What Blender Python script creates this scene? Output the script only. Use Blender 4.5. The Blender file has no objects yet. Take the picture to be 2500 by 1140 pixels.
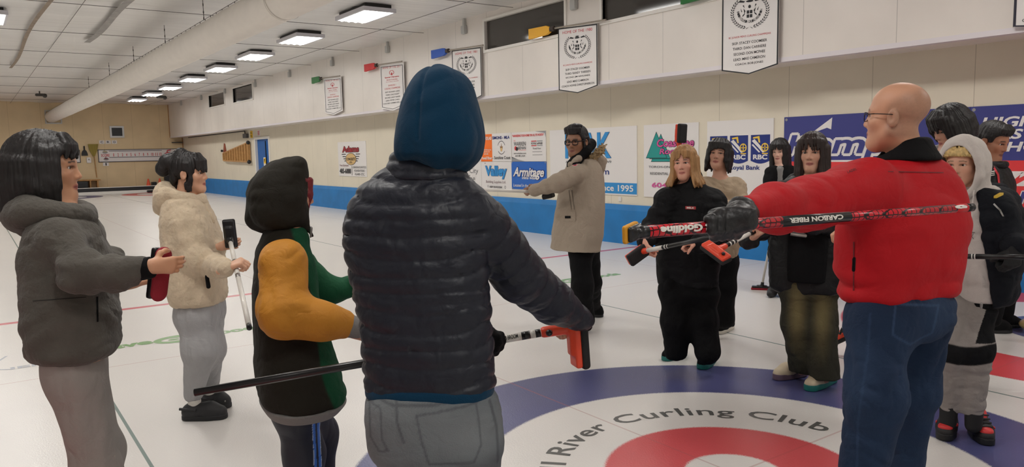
import bpy, bmesh, math, random
import numpy as np
from mathutils import Vector, Matrix
from mathutils.bvhtree import BVHTree

random.seed(4)
SC = bpy.context.scene
COL = SC.collection

# ------------------------------------------------------------------ camera, world, light, exposure
FPX, PITCH, ROLL, CAM_H, YAW = 1862.07, 0.106307, -0.0203218, 1.52784, 0.616877   # focal length in px of a 2500 px wide frame
_cy, _sy = math.cos(YAW), math.sin(YAW)
def _w(v):                                  # camera-yaw frame -> rink frame (x towards the sign wall, y down the sheet, z up)
    return np.array([v[0] * _cy + v[1] * _sy, -v[0] * _sy + v[1] * _cy, v[2]])
_fw = np.array([0, math.cos(PITCH), -math.sin(PITCH)])
_r0 = np.array([1.0, 0, 0]); _u0 = np.array([0, math.sin(PITCH), math.cos(PITCH)])
_c, _s = math.cos(ROLL), math.sin(ROLL)
FW, RT, UP = _w(_fw), _w(_c * _r0 + _s * _u0), _w(-_s * _r0 + _c * _u0)
CAM = np.array([0, 0, CAM_H])
cam_d = bpy.data.cameras.new('camera'); cam = bpy.data.objects.new('camera', cam_d); COL.objects.link(cam)
cam_d.sensor_width = 36.0; cam_d.lens = FPX / 2500 * 36.0; cam_d.clip_end = 200; cam_d.clip_start = 0.05
cam.matrix_world = Matrix(((RT[0], UP[0], -FW[0], CAM[0]), (RT[1], UP[1], -FW[1], CAM[1]), (RT[2], UP[2], -FW[2], CAM[2]), (0, 0, 0, 1)))
SC.camera = cam
wd = bpy.data.worlds.new('world'); SC.world = wd; wd.use_nodes = True
wd.node_tree.nodes['Background'].inputs[0].default_value = (0.9, 0.92, 1.0, 1)
wd.node_tree.nodes['Background'].inputs[1].default_value = 0.05
SC.view_settings.view_transform = 'Standard'; SC.view_settings.look = 'None'
SC.view_settings.exposure = 0.0; SC.view_settings.gamma = 1.0
LAMP_W = 24.0                                # watts of each ceiling fixture's light
LAMP_ROWS = [(6.05, [-3.6, -0.3, 3.0, 6.3, 9.6, 12.97, 16.25, 19.45, 22.6, 25.9, 29.2, 32.4, 35.6]),
             (0.46, [-3.6, -0.3, 3.0, 6.3, 9.6, 12.97, 16.25]), (-0.6, [19.45, 22.6, 25.9, 29.2, 32.4, 35.6]),  # second row here: unseen fixtures added to light the far side
             (-4.6, [-3.6, 3.0, 9.6, 16.25, 22.6, 29.2, 35.6])]  # unseen outer row, added for more light

# ------------------------------------------------------------------ picking points of the place
def ray(x, y):
    return FW + RT * (x - 1250) / FPX - UP * (y - 570) / FPX
def PX(x, y, D):                             # the point at forward distance D
    return CAM + ray(x, y) * D
def GR(x, y, z=0.0):                         # the point at height z
    v = ray(x, y); return CAM + v * (z - CAM_H) / v[2]
def nrm(v):
    v = np.asarray(v, float); return v / np.linalg.norm(v)

# ------------------------------------------------------------------ materials
def lin(c):
    return tuple((x / 255 / 12.92) if x / 255 <= 0.04045 else ((x / 255 + 0.055) / 1.055) ** 2.4 for x in c)
MATS = {}
def mat(name, rgb, rough=0.6, bump=0.0, scale=200.0, sheen=0.0, metal=0.0, var=0.0, emit=0.0, attr=False, stretch=(1, 1, 1), spec=0.5, coat=0.0, vscale=6.0, wr=0.0):
    if name in MATS: return MATS[name]
    m = bpy.data.materials.new(name); m.use_nodes = True; MATS[name] = m
    nt = m.node_tree; b = nt.nodes['Principled BSDF']; L = nt.links
    b.inputs['Base Color'].default_value = (*lin(rgb), 1); b.inputs['Roughness'].default_value = rough
    b.inputs['Metallic'].default_value = metal; b.inputs['Specular IOR Level'].default_value = spec
    b.inputs['Coat Weight'].default_value = coat
    if sheen: b.inputs['Sheen Weight'].default_value = sheen; b.inputs['Sheen Roughness'].default_value = 0.5
    if emit:
        b.inputs['Emission Color'].default_value = (*lin(rgb), 1); b.inputs['Emission Strength'].default_value = emit
    src = None
    if attr:
        a = nt.nodes.new('ShaderNodeAttribute'); a.attribute_name = 'Col'; src = a.outputs['Color']
        L.new(src, b.inputs['Base Color'])
    if bump or var or wr:
        tc = nt.nodes.new('ShaderNodeTexCoord'); mp = nt.nodes.new('ShaderNodeMapping'); mp.inputs['Scale'].default_value = stretch
        L.new(tc.outputs['Object'], mp.inputs['Vector'])
    if bump:
        n = nt.nodes.new('ShaderNodeTexNoise'); n.inputs['Scale'].default_value = scale; n.inputs['Detail'].default_value = 3
        L.new(mp.outputs[0], n.inputs['Vector'])
        bp = nt.nodes.new('ShaderNodeBump'); bp.inputs['Strength'].default_value = bump; bp.inputs['Distance'].default_value = 0.004
        L.new(n.outputs['Fac'], bp.inputs['Height']); L.new(bp.outputs[0], b.inputs['Normal'])
    if wr:                                    # soft creases of cloth
        nw = nt.nodes.new('ShaderNodeTexNoise'); nw.inputs['Scale'].default_value = 16; nw.inputs['Detail'].default_value = 2.5; nw.inputs['Distortion'].default_value = 0.6
        L.new(mp.outputs[0], nw.inputs['Vector']); ab = nt.nodes.new('ShaderNodeMath'); ab.operation = 'SUBTRACT'; ab.inputs[1].default_value = 0.5; L.new(nw.outputs['Fac'], ab.inputs[0])
        a2 = nt.nodes.new('ShaderNodeMath'); a2.operation = 'ABSOLUTE'; L.new(ab.outputs[0], a2.inputs[0]); bw = nt.nodes.new('ShaderNodeBump'); bw.inputs['Strength'].default_value = wr; bw.inputs['Distance'].default_value = 0.03
        L.new(a2.outputs[0], bw.inputs['Height'])
        if bump: L.new(bp.outputs[0], bw.inputs['Normal'])
        L.new(bw.outputs[0], b.inputs['Normal'])
    if var:
        n2 = nt.nodes.new('ShaderNodeTexNoise'); n2.inputs['Scale'].default_value = vscale; n2.inputs['Detail'].default_value = 4
        L.new(mp.outputs[0], n2.inputs['Vector'])
        hs = nt.nodes.new('ShaderNodeHueSaturation'); mr = nt.nodes.new('ShaderNodeMapRange')
        mr.inputs['From Min'].default_value = 0.25; mr.inputs['From Max'].default_value = 0.75
        mr.inputs['To Min'].default_value = 1 - var; mr.inputs['To Max'].default_value = 1 + var
        L.new(n2.outputs['Fac'], mr.inputs['Value']); L.new(mr.outputs[0], hs.inputs['Value'])
        hs.inputs['Color'].default_value = (*lin(rgb), 1)
        if src is not None: L.new(src, hs.inputs['Color'])
        L.new(hs.outputs[0], b.inputs['Base Color'])
    return m

# ------------------------------------------------------------------ objects
WM = {}
def link(name, me, m=None, parent=None):
    o = bpy.data.objects.new(name, me); COL.objects.link(o)
    if m is not None and me is not None:
        me.materials.clear(); me.materials.append(m)
    if parent is not None:
        o.parent = parent; o.matrix_parent_inverse = WM.get(parent.name, Matrix()).inverted()
    return o
def thing(name, label, cat, loc, group=None):
    o = bpy.data.objects.new(name, None); COL.objects.link(o); o.location = loc; o.empty_display_size = 0.1
    o['label'] = label; o['category'] = cat; WM[o.name] = Matrix.Translation(loc)
    if group: o['group'] = group
    return o
def tag(o, label, cat, group=None):
    o['label'] = label; o['category'] = cat
    if group: o['group'] = group
    return o
def dup(root, loc, label=None):              # a copy of a thing with copies of its parts and sub-parts
    r = root.copy(); COL.objects.link(r); r.location = loc
    if label: r['label'] = label
    for ch in list(root.children):
        c = ch.copy(); COL.objects.link(c); c.parent = r; c.matrix_parent_inverse = ch.matrix_parent_inverse.copy()
        for g in ch.children:
            d = g.copy(); COL.objects.link(d); d.parent = c; d.matrix_parent_inverse = g.matrix_parent_inverse.copy()
    return r
def struct(o):
    o['kind'] = 'structure'; return o
def mesh_np(name, V, F, smooth=True, col=None):
    """V n x 3, F list of index arrays all of one size (numpy m x k)"""
    me = bpy.data.meshes.new(name); V = np.asarray(V, np.float32); F = np.asarray(F, np.int32)
    me.vertices.add(len(V)); me.vertices.foreach_set('co', V.ravel())
    me.loops.add(F.size); me.loops.foreach_set('vertex_index', F.ravel())
    k = F.shape[1]; me.polygons.add(len(F)); me.polygons.foreach_set('loop_start', np.arange(0, F.size, k, dtype=np.int32))
    me.polygons.foreach_set('loop_total', np.full(len(F), k, np.int32))
    me.polygons.foreach_set('use_smooth', np.full(len(F), smooth))
    me.update(calc_edges=True); me.validate()
    if col is not None:
        a = me.color_attributes.new('Col', 'FLOAT_COLOR', 'POINT')
        a.data.foreach_set('color', np.concatenate([np.asarray(col, np.float32), np.ones((len(V), 1), np.float32)], 1).ravel())
    return me
class MB:                                    # collects simple solids into ONE mesh
    def __init__(s): s.bm = bmesh.new()
    def box(s, lo, hi, bev=0.0):
        lo = np.minimum(lo, hi) if False else lo
        c = [(lo[i] + hi[i]) / 2 for i in range(3)]; d = [abs(hi[i] - lo[i]) for i in range(3)]
        r = bmesh.ops.create_cube(s.bm, size=1, matrix=Matrix.Translation(c) @ Matrix.Diagonal((*d, 1)))
        if bev: bmesh.ops.bevel(s.bm, geom=list({e for v in r['verts'] for e in v.link_edges}), offset=bev, segments=2, affect='EDGES')
        return s
    def tube(s, a, b, r, r2=None, seg=16, caps=True):
        a, b = Vector(a), Vector(b); d = b - a
        q = d.to_track_quat('Z', 'Y').to_matrix().to_4x4()
        bmesh.ops.create_cone(s.bm, cap_ends=caps, cap_tris=False, segments=seg, radius1=r, radius2=r if r2 is None else r2, depth=d.length, matrix=Matrix.Translation((a + b) / 2) @ q)
        return s
    def path(s, pts, r, seg=8):
        for a, b in zip(pts[:-1], pts[1:]): s.tube(a, b, r, seg=seg)
        return s
    def ball(s, c, r, sc=(1, 1, 1), seg=16):
        bmesh.ops.create_uvsphere(s.bm, u_segments=seg, v_segments=max(8, seg // 2), radius=r, matrix=Matrix.Translation(c) @ Matrix.Diagonal((*sc, 1))); return s
    def poly(s, pts, th=None):               # flat polygon, extruded by vector th
        vs = [s.bm.verts.new(p) for p in pts]; f = s.bm.faces.new(vs)
        if th is not None:
            r = bmesh.ops.extrude_face_region(s.bm, geom=[f]); bmesh.ops.translate(s.bm, vec=Vector(th), verts=[v for v in r['geom'] if isinstance(v, bmesh.types.BMVert)])
        return s
    def lathe(s, prof, c, seg=32):           # profile [(r, z)]
        rings = []
        for r, z in prof:
            rings.append([s.bm.verts.new((c[0] + r * math.cos(2 * math.pi * i / seg), c[1] + r * math.sin(2 * math.pi * i / seg), c[2] + z)) for i in range(seg)])
        for A, B in zip(rings[:-1], rings[1:]):
            for i in range(seg): s.bm.faces.new((A[i], A[(i + 1) % seg], B[(i + 1) % seg], B[i]))
        s.bm.faces.new(rings[0][::-1]); s.bm.faces.new(rings[-1]); return s
    def build(s, name, m, parent=None, smooth=False):
        bmesh.ops.recalc_face_normals(s.bm, faces=s.bm.faces)
        me = bpy.data.meshes.new(name); s.bm.to_mesh(me); s.bm.free()
        if smooth:
            for p in me.polygons: p.use_smooth = True
        return link(name, me, m, parent)

# ------------------------------------------------------------------ lettering
def glyphs(s, bold=0.0, shear=0.0, extrude=0.0, res=3, space=1.0):
    c = bpy.data.curves.new('t', 'FONT'); c.body = s; c.offset = bold; c.shear = shear; c.extrude = extrude; c.resolution_u = res; c.space_character = space
    o = bpy.data.objects.new('t', c); COL.objects.link(o); bpy.context.view_layer.update()
    dg = bpy.context.evaluated_depsgraph_get(); me = bpy.data.meshes.new_from_object(o.evaluated_get(dg))
    bpy.data.objects.remove(o); bpy.data.curves.remove(c)
    return me
def text(parent, s, org, right, up, w, h, m, name='lettering', bold=0.02, shear=0.0, lift=0.003, flipcheck=None, space=1.0, bend=None, halo=0.0):
    """lettering whose ink fills the w x h box at org (its lower left), as a thin raised mesh"""
    me = glyphs(s, bold, shear, 0.0, space=space); n = len(me.vertices)
    co = np.empty(n * 3, np.float32); me.vertices.foreach_get('co', co); co = co.reshape(-1, 3)
    mn, mx = co.min(0), co.max(0)
    u = (co[:, 0] - mn[0]) / max(1e-6, mx[0] - mn[0]) * w; v = (co[:, 1] - mn[1]) / max(1e-6, mx[1] - mn[1]) * h
    right, up = nrm(right), nrm(up); N = np.cross(right, up)
    if bend is not None:
        bm = bmesh.new(); bm.from_mesh(me); bmesh.ops.triangulate(bm, faces=bm.faces); H_ = mx[1] - mn[1]
        for _ in range(3):
            ed = [e for e in bm.edges if abs(e.verts[0].co.y - e.verts[1].co.y) > 0.22 * H_]
            if ed: bmesh.ops.subdivide_edges(bm, edges=ed, cuts=1); bmesh.ops.triangulate(bm, faces=bm.faces)
        bm.to_mesh(me); bm.free(); n = len(me.vertices); co = np.empty(n * 3, np.float32); me.vertices.foreach_get('co', co); co = co.reshape(-1, 3); u = (co[:, 0] - mn[0]) / (mx[0] - mn[0]) * w; v = (co[:, 1] - mn[1]) / (mx[1] - mn[1]) * h
        P = bend(u, v)
    else: P = np.asarray(org)[None] + u[:, None] * right + v[:, None] * up + N * lift
    if halo:                                  # the letters' wide rim
        F = [tuple(p.vertices) for p in me.polygons]; Vs, Fs = [], []
        for k in range(10): a = 2 * math.pi * k / 10; Fs += [tuple(i + len(Vs) * n for i in f) for f in F]; Vs.append(P + right * halo * math.cos(a) + up * halo * math.sin(a) + N * 0.00005 * k)
        me = bpy.data.meshes.new(name); me.from_pydata(np.concatenate(Vs).tolist(), [], Fs); return link(name, me, m, parent)
    me.vertices.foreach_set('co', P.astype(np.float32).ravel()); me.update()
    return link(name, me, m, parent)

# ------------------------------------------------------------------ noise
_rs = np.random.RandomState(7); _L = _rs.rand(32, 32, 32).astype(np.float32)
def noise(p):
    p = np.asarray(p, np.float32); i = np.floor(p).astype(np.int64); f = p - i; f = f * f * (3 - 2 * f); i &= 31; j = (i + 1) & 31
    g = lambda a, b, c: _L[a[:, 0], b[:, 1], c[:, 2]]
    x0 = g(i, i, i) * (1 - f[:, 0]) + g(j, i, i) * f[:, 0]; x1 = g(i, j, i) * (1 - f[:, 0]) + g(j, j, i) * f[:, 0]
    x2 = g(i, i, j) * (1 - f[:, 0]) + g(j, i, j) * f[:, 0]; x3 = g(i, j, j) * (1 - f[:, 0]) + g(j, j, j) * f[:, 0]
    y0 = x0 * (1 - f[:, 1]) + x1 * f[:, 1]; y1 = x2 * (1 - f[:, 1]) + x3 * f[:, 1]
    return y0 * (1 - f[:, 2]) + y1 * f[:, 2] - 0.5
def ridged(p):
    return 0.5 - np.abs(noise(p)) * 2
def noise1(t):
    t = np.asarray(t); i = np.floor(t).astype(np.int64); f = t - i; f = f * f * (3 - 2 * f)
    return _L[i & 31, 3, 5] * (1 - f) + _L[(i + 1) & 31, 3, 5] * f - 0.5

# ------------------------------------------------------------------ smooth solids: signed distances meshed by surface nets
class Solid:
    def __init__(s, h): s.h = h; s.pr = []
    def _add(s, fn, lo, hi, k, op='u'): s.pr.append((fn, np.asarray(lo, float), np.asarray(hi, float), k, op)); return s
    def cone(s, a, b, ra, rb, k=0.02, op='u', rf=None, flat=None):
        a, b = np.asarray(a, float), np.asarray(b, float); ba = b - a; L2 = max(1e-9, ba @ ba); R = max(ra, rb) + (0.02 if rf else 0)
        def fn(X, Y, Z):
            x, y, z = X - a[0], Y - a[1], Z - a[2]
            t = np.clip((x * ba[0] + y * ba[1] + z * ba[2]) / L2, 0, 1)
            x, y, z = x - t * ba[0], y - t * ba[1], z - t * ba[2]
            if flat is not None:              # squash across direction flat[0] by factor flat[1]
                n, q = flat; e = (x * n[0] + y * n[1] + z * n[2]) * (1 / q - 1); d = np.sqrt((x + e * n[0]) ** 2 + (y + e * n[1]) ** 2 + (z + e * n[2]) ** 2)
            else: d = np.sqrt(x * x + y * y + z * z)
            r = ra + (rb - ra) * t
            if rf: r = r + rf(t)
            return d - r
        return s._add(fn, np.minimum(a, b) - R, np.maximum(a, b) + R, k, op)
    def chain(s, pts, rs, k=0.02, op='u', rf=None, flat=None):
        for i in range(len(pts) - 1): s.cone(pts[i], pts[i + 1], rs[i], rs[i + 1], k, op, None if rf is None else rf(i), flat)
        return s
    def ell(s, c, M, r, k=0.02, op='u'):
        c = np.asarray(c, float); M = np.asarray(M, float); r = np.asarray(r, float); e = np.abs(M.T) @ r
        def fn(X, Y, Z):
            x, y, z = X - c[0], Y - c[1], Z - c[2]; q = [(x * M[i, 0] + y * M[i, 1] + z * M[i, 2]) / r[i] for i in range(3)]
            k0 = np.sqrt(q[0] ** 2 + q[1] ** 2 + q[2] ** 2); k1 = np.sqrt((q[0] / r[0]) ** 2 + (q[1] / r[1]) ** 2 + (q[2] / r[2]) ** 2)
            return k0 * (k0 - 1) / np.maximum(k1, 1e-6)
        return s._add(fn, c - e, c + e, k, op)
    def rbox(s, c, M, half, rad, k=0.005, op='u'):
        c = np.asarray(c, float); M = np.asarray(M, float); hf = np.asarray(half, float) - rad; e = np.abs(M.T) @ np.asarray(half)
        def fn(X, Y, Z):
            x, y, z = X - c[0], Y - c[1], Z - c[2]; q = [np.abs(x * M[i, 0] + y * M[i, 1] + z * M[i, 2]) - hf[i] for i in range(3)]
            return np.sqrt(sum(np.maximum(a, 0) ** 2 for a in q)) + np.minimum(np.maximum(np.maximum(q[0], q[1]), q[2]), 0) - rad
        return s._add(fn, c - e, c + e, k, op)
    def loft(s, lev, S, F, e=2.3, k=0.03, op='u', tilt=None, quilt=None, rag=None, edge=0.015):
        """lev rows (z, cx, cy, w, d) rising or falling; S,F side and front unit vectors in the ground plane"""
        lev = np.array(sorted([tuple(map(float, l)) for l in lev])); z = lev[:, 0]
        zz = np.linspace(z[0], z[-1], 160); kern = np.hanning(23); kern /= kern.sum()
        tab = [np.convolve(np.pad(np.interp(zz, z, lev[:, i]), 11, mode='edge'), kern, 'valid') for i in range(1, 5)]
        W = lev[:, 3:5].max() + 0.03; tl = 0 if tilt is None else W * (abs(tilt[0]) + abs(tilt[1]))
        lo = [lev[:, 1].min() - W, lev[:, 2].min() - W, z[0] - tl]; hi = [lev[:, 1].max() + W, lev[:, 2].max() + W, z[-1] + tl]
        cxm, cym = lev[:, 1].mean(), lev[:, 2].mean()
        def fn(X, Y, Z):
            Zt = Z if tilt is None else Z - tilt[0] * (X - cxm) - tilt[1] * (Y - cym)
            cx, cy, w, d = [np.interp(Zt, zz, t) for t in tab]
            dx, dy = X - cx, Y - cy; u = np.abs(dx * S[0] + dy * S[1]) / w; v = (dx * F[0] + dy * F[1]) / d
            q = (u ** e + np.abs(v) ** e) ** (1 / e); D = (q - 1) * np.minimum(w, d)
            if quilt is not None: D = D + quilt(Zt, u, v)
            zl = z[0]
            if rag is not None: zl = zl + rag(np.arctan2(dx * S[0] + dy * S[1], v * d))
            cap = np.maximum(zl - Zt, Zt - z[-1]); h = np.maximum(edge - np.abs(D - cap), 0) / edge
            return np.maximum(D, cap) + h * h * edge * 0.25
        return s._add(fn, lo, hi, k, op)
    def below(s, z, op='c'):                  # keep what is above z
        s._add(lambda X, Y, Z: (z - Z) + 0 * X + 0 * Y, None if False else [-1e9] * 3, [1e9] * 3, 0.0, 'i'); return s
    def plane(s, p, n, k=0.0):                # keep what lies behind the plane (n points out of the solid)
        s._add(lambda X, Y, Z: (X - p[0]) * n[0] + (Y - p[1]) * n[1] + (Z - p[2]) * n[2], [-1e9] * 3, [1e9] * 3, k, 'i'); return s
    def mesh(s, smooth=1):
        h = s.h; us = [p for p in s.pr if p[4] == 'u']
        lo = np.min([p[1] for p in us], 0) - 3 * h - 0.01; hi = np.max([p[2] for p in us], 0) + 3 * h + 0.01
        n = np.ceil((hi - lo) / h).astype(int) + 1; F = np.full(n, 0.2, np.float32)
        ax = [(lo[i] + h * np.arange(n[i])).astype(np.float32) for i in range(3)]
        for fn, a, b, k, op in s.pr:
            pad = k + 3 * h if op != 'i' else 0
            i0 = np.clip(np.floor((np.maximum(a - pad, lo - 1) - lo) / h).astype(int), 0, n); i1 = np.clip(np.ceil((np.minimum(b + pad, hi + 1) - lo) / h).astype(int) + 1, 0, n)
            if (i1 <= i0).any(): continue
            sl = tuple(slice(i0[i], i1[i]) for i in range(3))
            d = fn(ax[0][sl[0]][:, None, None], ax[1][sl[1]][None, :, None], ax[2][sl[2]][None, None, :]).astype(np.float32)
            c = F[sl]
            if op == 'u':
                r = np.minimum(c, d)
                if k > 0: q = np.maximum(k - np.abs(c - d), 0) / k; r = r - q * q * k * 0.25
            else:
                if op == 's': d = -d
                r = np.maximum(c, d)
                if k > 0: q = np.maximum(k - np.abs(c - d), 0) / k; r = r + q * q * k * 0.25
            F[sl] = r
        V, Q = nets(F, lo, h)
        for _ in range(smooth):
            S = np.zeros_like(V); C = np.zeros(len(V))
            for a, b in ((0, 1), (1, 2), (2, 3), (3, 0)):
                for p, q in ((a, b), (b, a)):
                    for j in range(3): S[:, j] += np.bincount(Q[:, p], V[Q[:, q], j], len(V))
                    C += np.bincount(Q[:, p], minlength=len(V))
            V = 0.5 * V + 0.5 * S / np.maximum(C, 1)[:, None]
        return V, Q
def nets(F, lo, h):
    s = F < 0; nx, ny, nz = F.shape
    cs = np.zeros((nx - 1, ny - 1, nz - 1), np.uint8)
    for i in (0, 1):
        for j in (0, 1):
            for k in (0, 1): cs += s[i:nx - 1 + i, j:ny - 1 + j, k:nz - 1 + k]
    ci = np.argwhere((cs > 0) & (cs < 8)); idx = np.full(cs.shape, -1, np.int32); idx[tuple(ci.T)] = np.arange(len(ci))
    P = np.zeros((len(ci), 3)); N = np.zeros(len(ci)); cor = [(i, j, k) for i in (0, 1) for j in (0, 1) for k in (0, 1)]
    val = {c: F[ci[:, 0] + c[0], ci[:, 1] + c[1], ci[:, 2] + c[2]] for c in cor}
    for a in cor:
        for ax in range(3):
            if a[ax] == 0:
                b = list(a); b[ax] = 1; b = tuple(b); va, vb = val[a], val[b]; m = (va < 0) != (vb < 0)
                t = np.where(m, va / np.where(m, va - vb, 1), 0)
                for q in range(3): P[:, q] += np.where(m, a[q] + (t if q == ax else 0), 0)
                N += m
    V = lo + h * (ci + P / N[:, None]); Q = []
    for ax in range(3):
        sl0 = [slice(None)] * 3; sl1 = [slice(None)] * 3; sl0[ax] = slice(0, -1); sl1[ax] = slice(1, None)
        e = s[tuple(sl0)] != s[tuple(sl1)]; o = [i for i in range(3) if i != ax]
        for q in o:
            z = [slice(None)] * 3; z[q] = 0; e[tuple(z)] = False; z[q] = -1; e[tuple(z)] = False
        E = np.argwhere(e); u, v = o
        def cell(du, dv):
            c = E.copy(); c[:, u] -= du; c[:, v] -= dv; return idx[c[:, 0], c[:, 1], c[:, 2]]
        q = np.stack([cell(1, 1), cell(0, 1), cell(0, 0), cell(1, 0)], 1)
        ins = s[tuple(E.T)]; flip = ins if ax != 1 else ~ins
        q[~flip] = q[~flip][:, ::-1]; Q.append(q)
    return V, np.concatenate(Q)
def normals(V, Q):
    n = np.cross(V[Q[:, 2]] - V[Q[:, 0]], V[Q[:, 3]] - V[Q[:, 1]]); N = np.zeros_like(V)
    for c in range(4):
        for j in range(3): N[:, j] += np.bincount(Q[:, c], n[:, j], len(V))
    return N / np.maximum(np.linalg.norm(N, axis=1), 1e-12)[:, None]
def make(name, solid, m, parent, disp=None, col=None, smooth=1):
    V, Q = solid.mesh(smooth)
    if disp is not None: V = V + normals(V, Q) * disp(V)[:, None]
    c = None if col is None else col(V)
    return link(name, mesh_np(name, V, Q, True, c), m, parent)
def folds(amp=0.005, f=(9, 9, 13), seed=0.0, fine=0.45):
    """rounded swells with sharp valleys, warped, at two sizes"""
    f = np.array(f, float)
    def fn(V):
        q = V * f + seed; w = np.stack([noise(q * 0.55 + 11), noise(q * 0.55 + 23), noise(q * 0.55 + 37)], 1); q = q + 1.3 * w
        return 1.15 * amp * (2.6 * np.abs(noise(q)) - 0.5) + 1.2 * amp * fine * (2.6 * np.abs(noise(q * 2.3 + 5)) - 0.5)
    return fn
# ================================================================== THE SETTING
WX, SX, ZS, ZC, YB, YN, XL = 8.70, 8.15, 2.55, 4.15, 40.0, -5.5, -9.0   # sign wall, soffit face, soffit underside, ceiling, far wall, near wall, left wall
HOUSE, SHEET, TEE2 = (2.837, 2.224), 4.40, 36.97

def ice_nodes(m, colour_fn):
    nt = m.node_tree; L = nt.links; b = nt.nodes['Principled BSDF']
    tc = nt.nodes.new('ShaderNodeTexCoord')
    pos = tc.outputs['Object']
    def vor(scale):
        n = nt.nodes.new('ShaderNodeTexNoise'); n.inputs['Scale'].default_value = scale; n.inputs['Detail'].default_value = 2
        L.new(pos, n.inputs['Vector']); return n.outputs['Fac']
    bp = nt.nodes.new('ShaderNodeBump'); bp.inputs['Strength'].default_value = 0.32; bp.inputs['Distance'].default_value = 0.003
    L.new(vor(110), bp.inputs['Height']); L.new(bp.outputs[0], b.inputs['Normal'])
    b.inputs['Roughness'].default_value = 0.27; b.inputs['Specular IOR Level'].default_value = 0.38
    c = colour_fn(nt, pos)
    if c is not None: L.new(c, b.inputs['Base Color'])

def ice_colour(nt, pos):
    L = nt.links
    def M(op, a, b=None, c=None):
        n = nt.nodes.new('ShaderNodeMath'); n.operation = op
        for i, v in enumerate((a, b, c)):
            if v is None: continue
            if isinstance(v, (int, float)): n.inputs[i].default_value = v
            else: L.new(v, n.inputs[i])
        return n.outputs[0]
    def mix(base, col, fac):
        n = nt.nodes.new('ShaderNodeMix'); n.data_type = 'RGBA'
        if isinstance(base, tuple): n.inputs['A'].default_value = (*lin(base), 1)
        else: L.new(base, n.inputs['A'])
        n.inputs['B'].default_value = (*lin(col), 1); L.new(fac, n.inputs['Factor']); return n.outputs['Result']
    sp = nt.nodes.new('ShaderNodeSeparateXYZ'); L.new(pos, sp.inputs[0]); X, Y = sp.outputs[0], sp.outputs[1]
    wob = nt.nodes.new('ShaderNodeTexNoise'); wob.inputs['Scale'].default_value = 130; L.new(pos, wob.inputs['Vector'])
    W = M('MULTIPLY', M('SUBTRACT', wob.outputs['Fac'], 0.5), 0.03)
    def dist(cx, cy):
        return M('ADD', M('SQRT', M('ADD', M('POWER', M('SUBTRACT', X, cx), 2.0), M('POWER', M('SUBTRACT', Y, cy), 2.0))), W)
    def step(d, r, up):                        # soft edge, as seen through the ice
        n = nt.nodes.new('ShaderNodeMapRange'); n.interpolation_type = 'SMOOTHSTEP'; L.new(d, n.inputs['Value']); n.inputs['From Min'].default_value = r - 0.012; n.inputs['From Max'].default_value = r + 0.012
        n.inputs['To Min'].default_value = 0.0 if up else 1.0; n.inputs['To Max'].default_value = 1.0 if up else 0.0; return n.outputs[0]
    def band(d, r0, r1): return M('MULTIPLY', step(d, r0, True), step(d, r1, False))
    n2 = nt.nodes.new('ShaderNodeTexNoise'); n2.inputs['Scale'].default_value = 0.7; n2.inputs['Detail'].default_value = 5; L.new(pos, n2.inputs['Vector'])
    c = mix((226, 222, 217), (216, 213, 210), n2.outputs['Fac'])
    BLUE, RED = (52, 58, 118), (200, 40, 52)
    for k, (dx, outer, inner) in enumerate(((-SHEET, RED, BLUE), (0, BLUE, RED), (SHEET, RED, BLUE))):
        for y in (HOUSE[1], TEE2):
            d = dist(HOUSE[0] + dx, y)
            c = mix(c, outer, M('MULTIPLY', band(d, 1.22, 1.83), 0.93)); c = mix(c, inner, M('MULTIPLY', band(d, 0.23, 0.61), 0.9))
    def line(coord, at, w, col, a):
        return mix(c, col, M('MULTIPLY', M('LESS_THAN', M('ABSOLUTE', M('SUBTRACT', coord, at)), w / 2), a))
    c = line(Y, HOUSE[1] + 6.40, 0.10, (196, 60, 78), 0.85); c = line(Y, TEE2 - 6.40, 0.06, (90, 80, 90), 0.7)
    for dx in (-SHEET, 0, SHEET):
        c = line(X, HOUSE[0] + dx, 0.012, (160, 90, 90), 0.35)
        c = line(X, HOUSE[0] + dx - SHEET / 2, 0.018, (70, 105, 100), 0.8)
    for y in (HOUSE[1], TEE2, HOUSE[1] + 1.83 + 2.2): c = line(Y, y, 0.012, (170, 80, 80), 0.35)
    return c
ICE = mat('ice', (226, 222, 217), 0.2); ice_nodes(ICE, ice_colour)
def ice_paint(name, rgb):
    m = mat(name, rgb, 0.2); ice_nodes(m, lambda nt, p: None); return m
floor = struct(MB().box((XL, YN, -0.1), (WX + 0.3, YB + 0.3, 0)).build('floor', ICE))
# lettering frozen into the ice
def arc_text(s, ang0, ang1, r0, r1, m, parent, cap=0.0):
    me = glyphs(s, 0.012, space=1.06); n = len(me.vertices); co = np.empty(n * 3, np.float32); me.vertices.foreach_get('co', co); co = co.reshape(-1, 3)
    x0, x1 = co[:, 0].min(), co[:, 0].max(); H = 0.70
    a = np.radians(ang0 + (co[:, 0] - x0) / (x1 - x0) * (ang1 - ang0)); r = r0 + co[:, 1] / H * (r1 - r0)
    P = np.stack([HOUSE[0] + r * np.cos(a), HOUSE[1] + r * np.sin(a), np.full(n, 0.0012)], 1)
    me.vertices.foreach_set('co', P.astype(np.float32).ravel()); me.update(); return link('lettering', me, m, parent)
PD = ice_paint('ice_charcoal', (92, 92, 90)); PGn = ice_paint('ice_green', (128, 166, 112)); PBl = ice_paint('ice_greyblue', (176, 180, 190))
for wd_, a0_, a1_ in (('Powell', 176, 133.2), ('River', 126.8, 93.5), ('Curling', 87.3, 38.5), ('Club', 33.3, 3.3)): arc_text(wd_, a0_, a1_, 0.80, 0.925, PD, floor)
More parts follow.
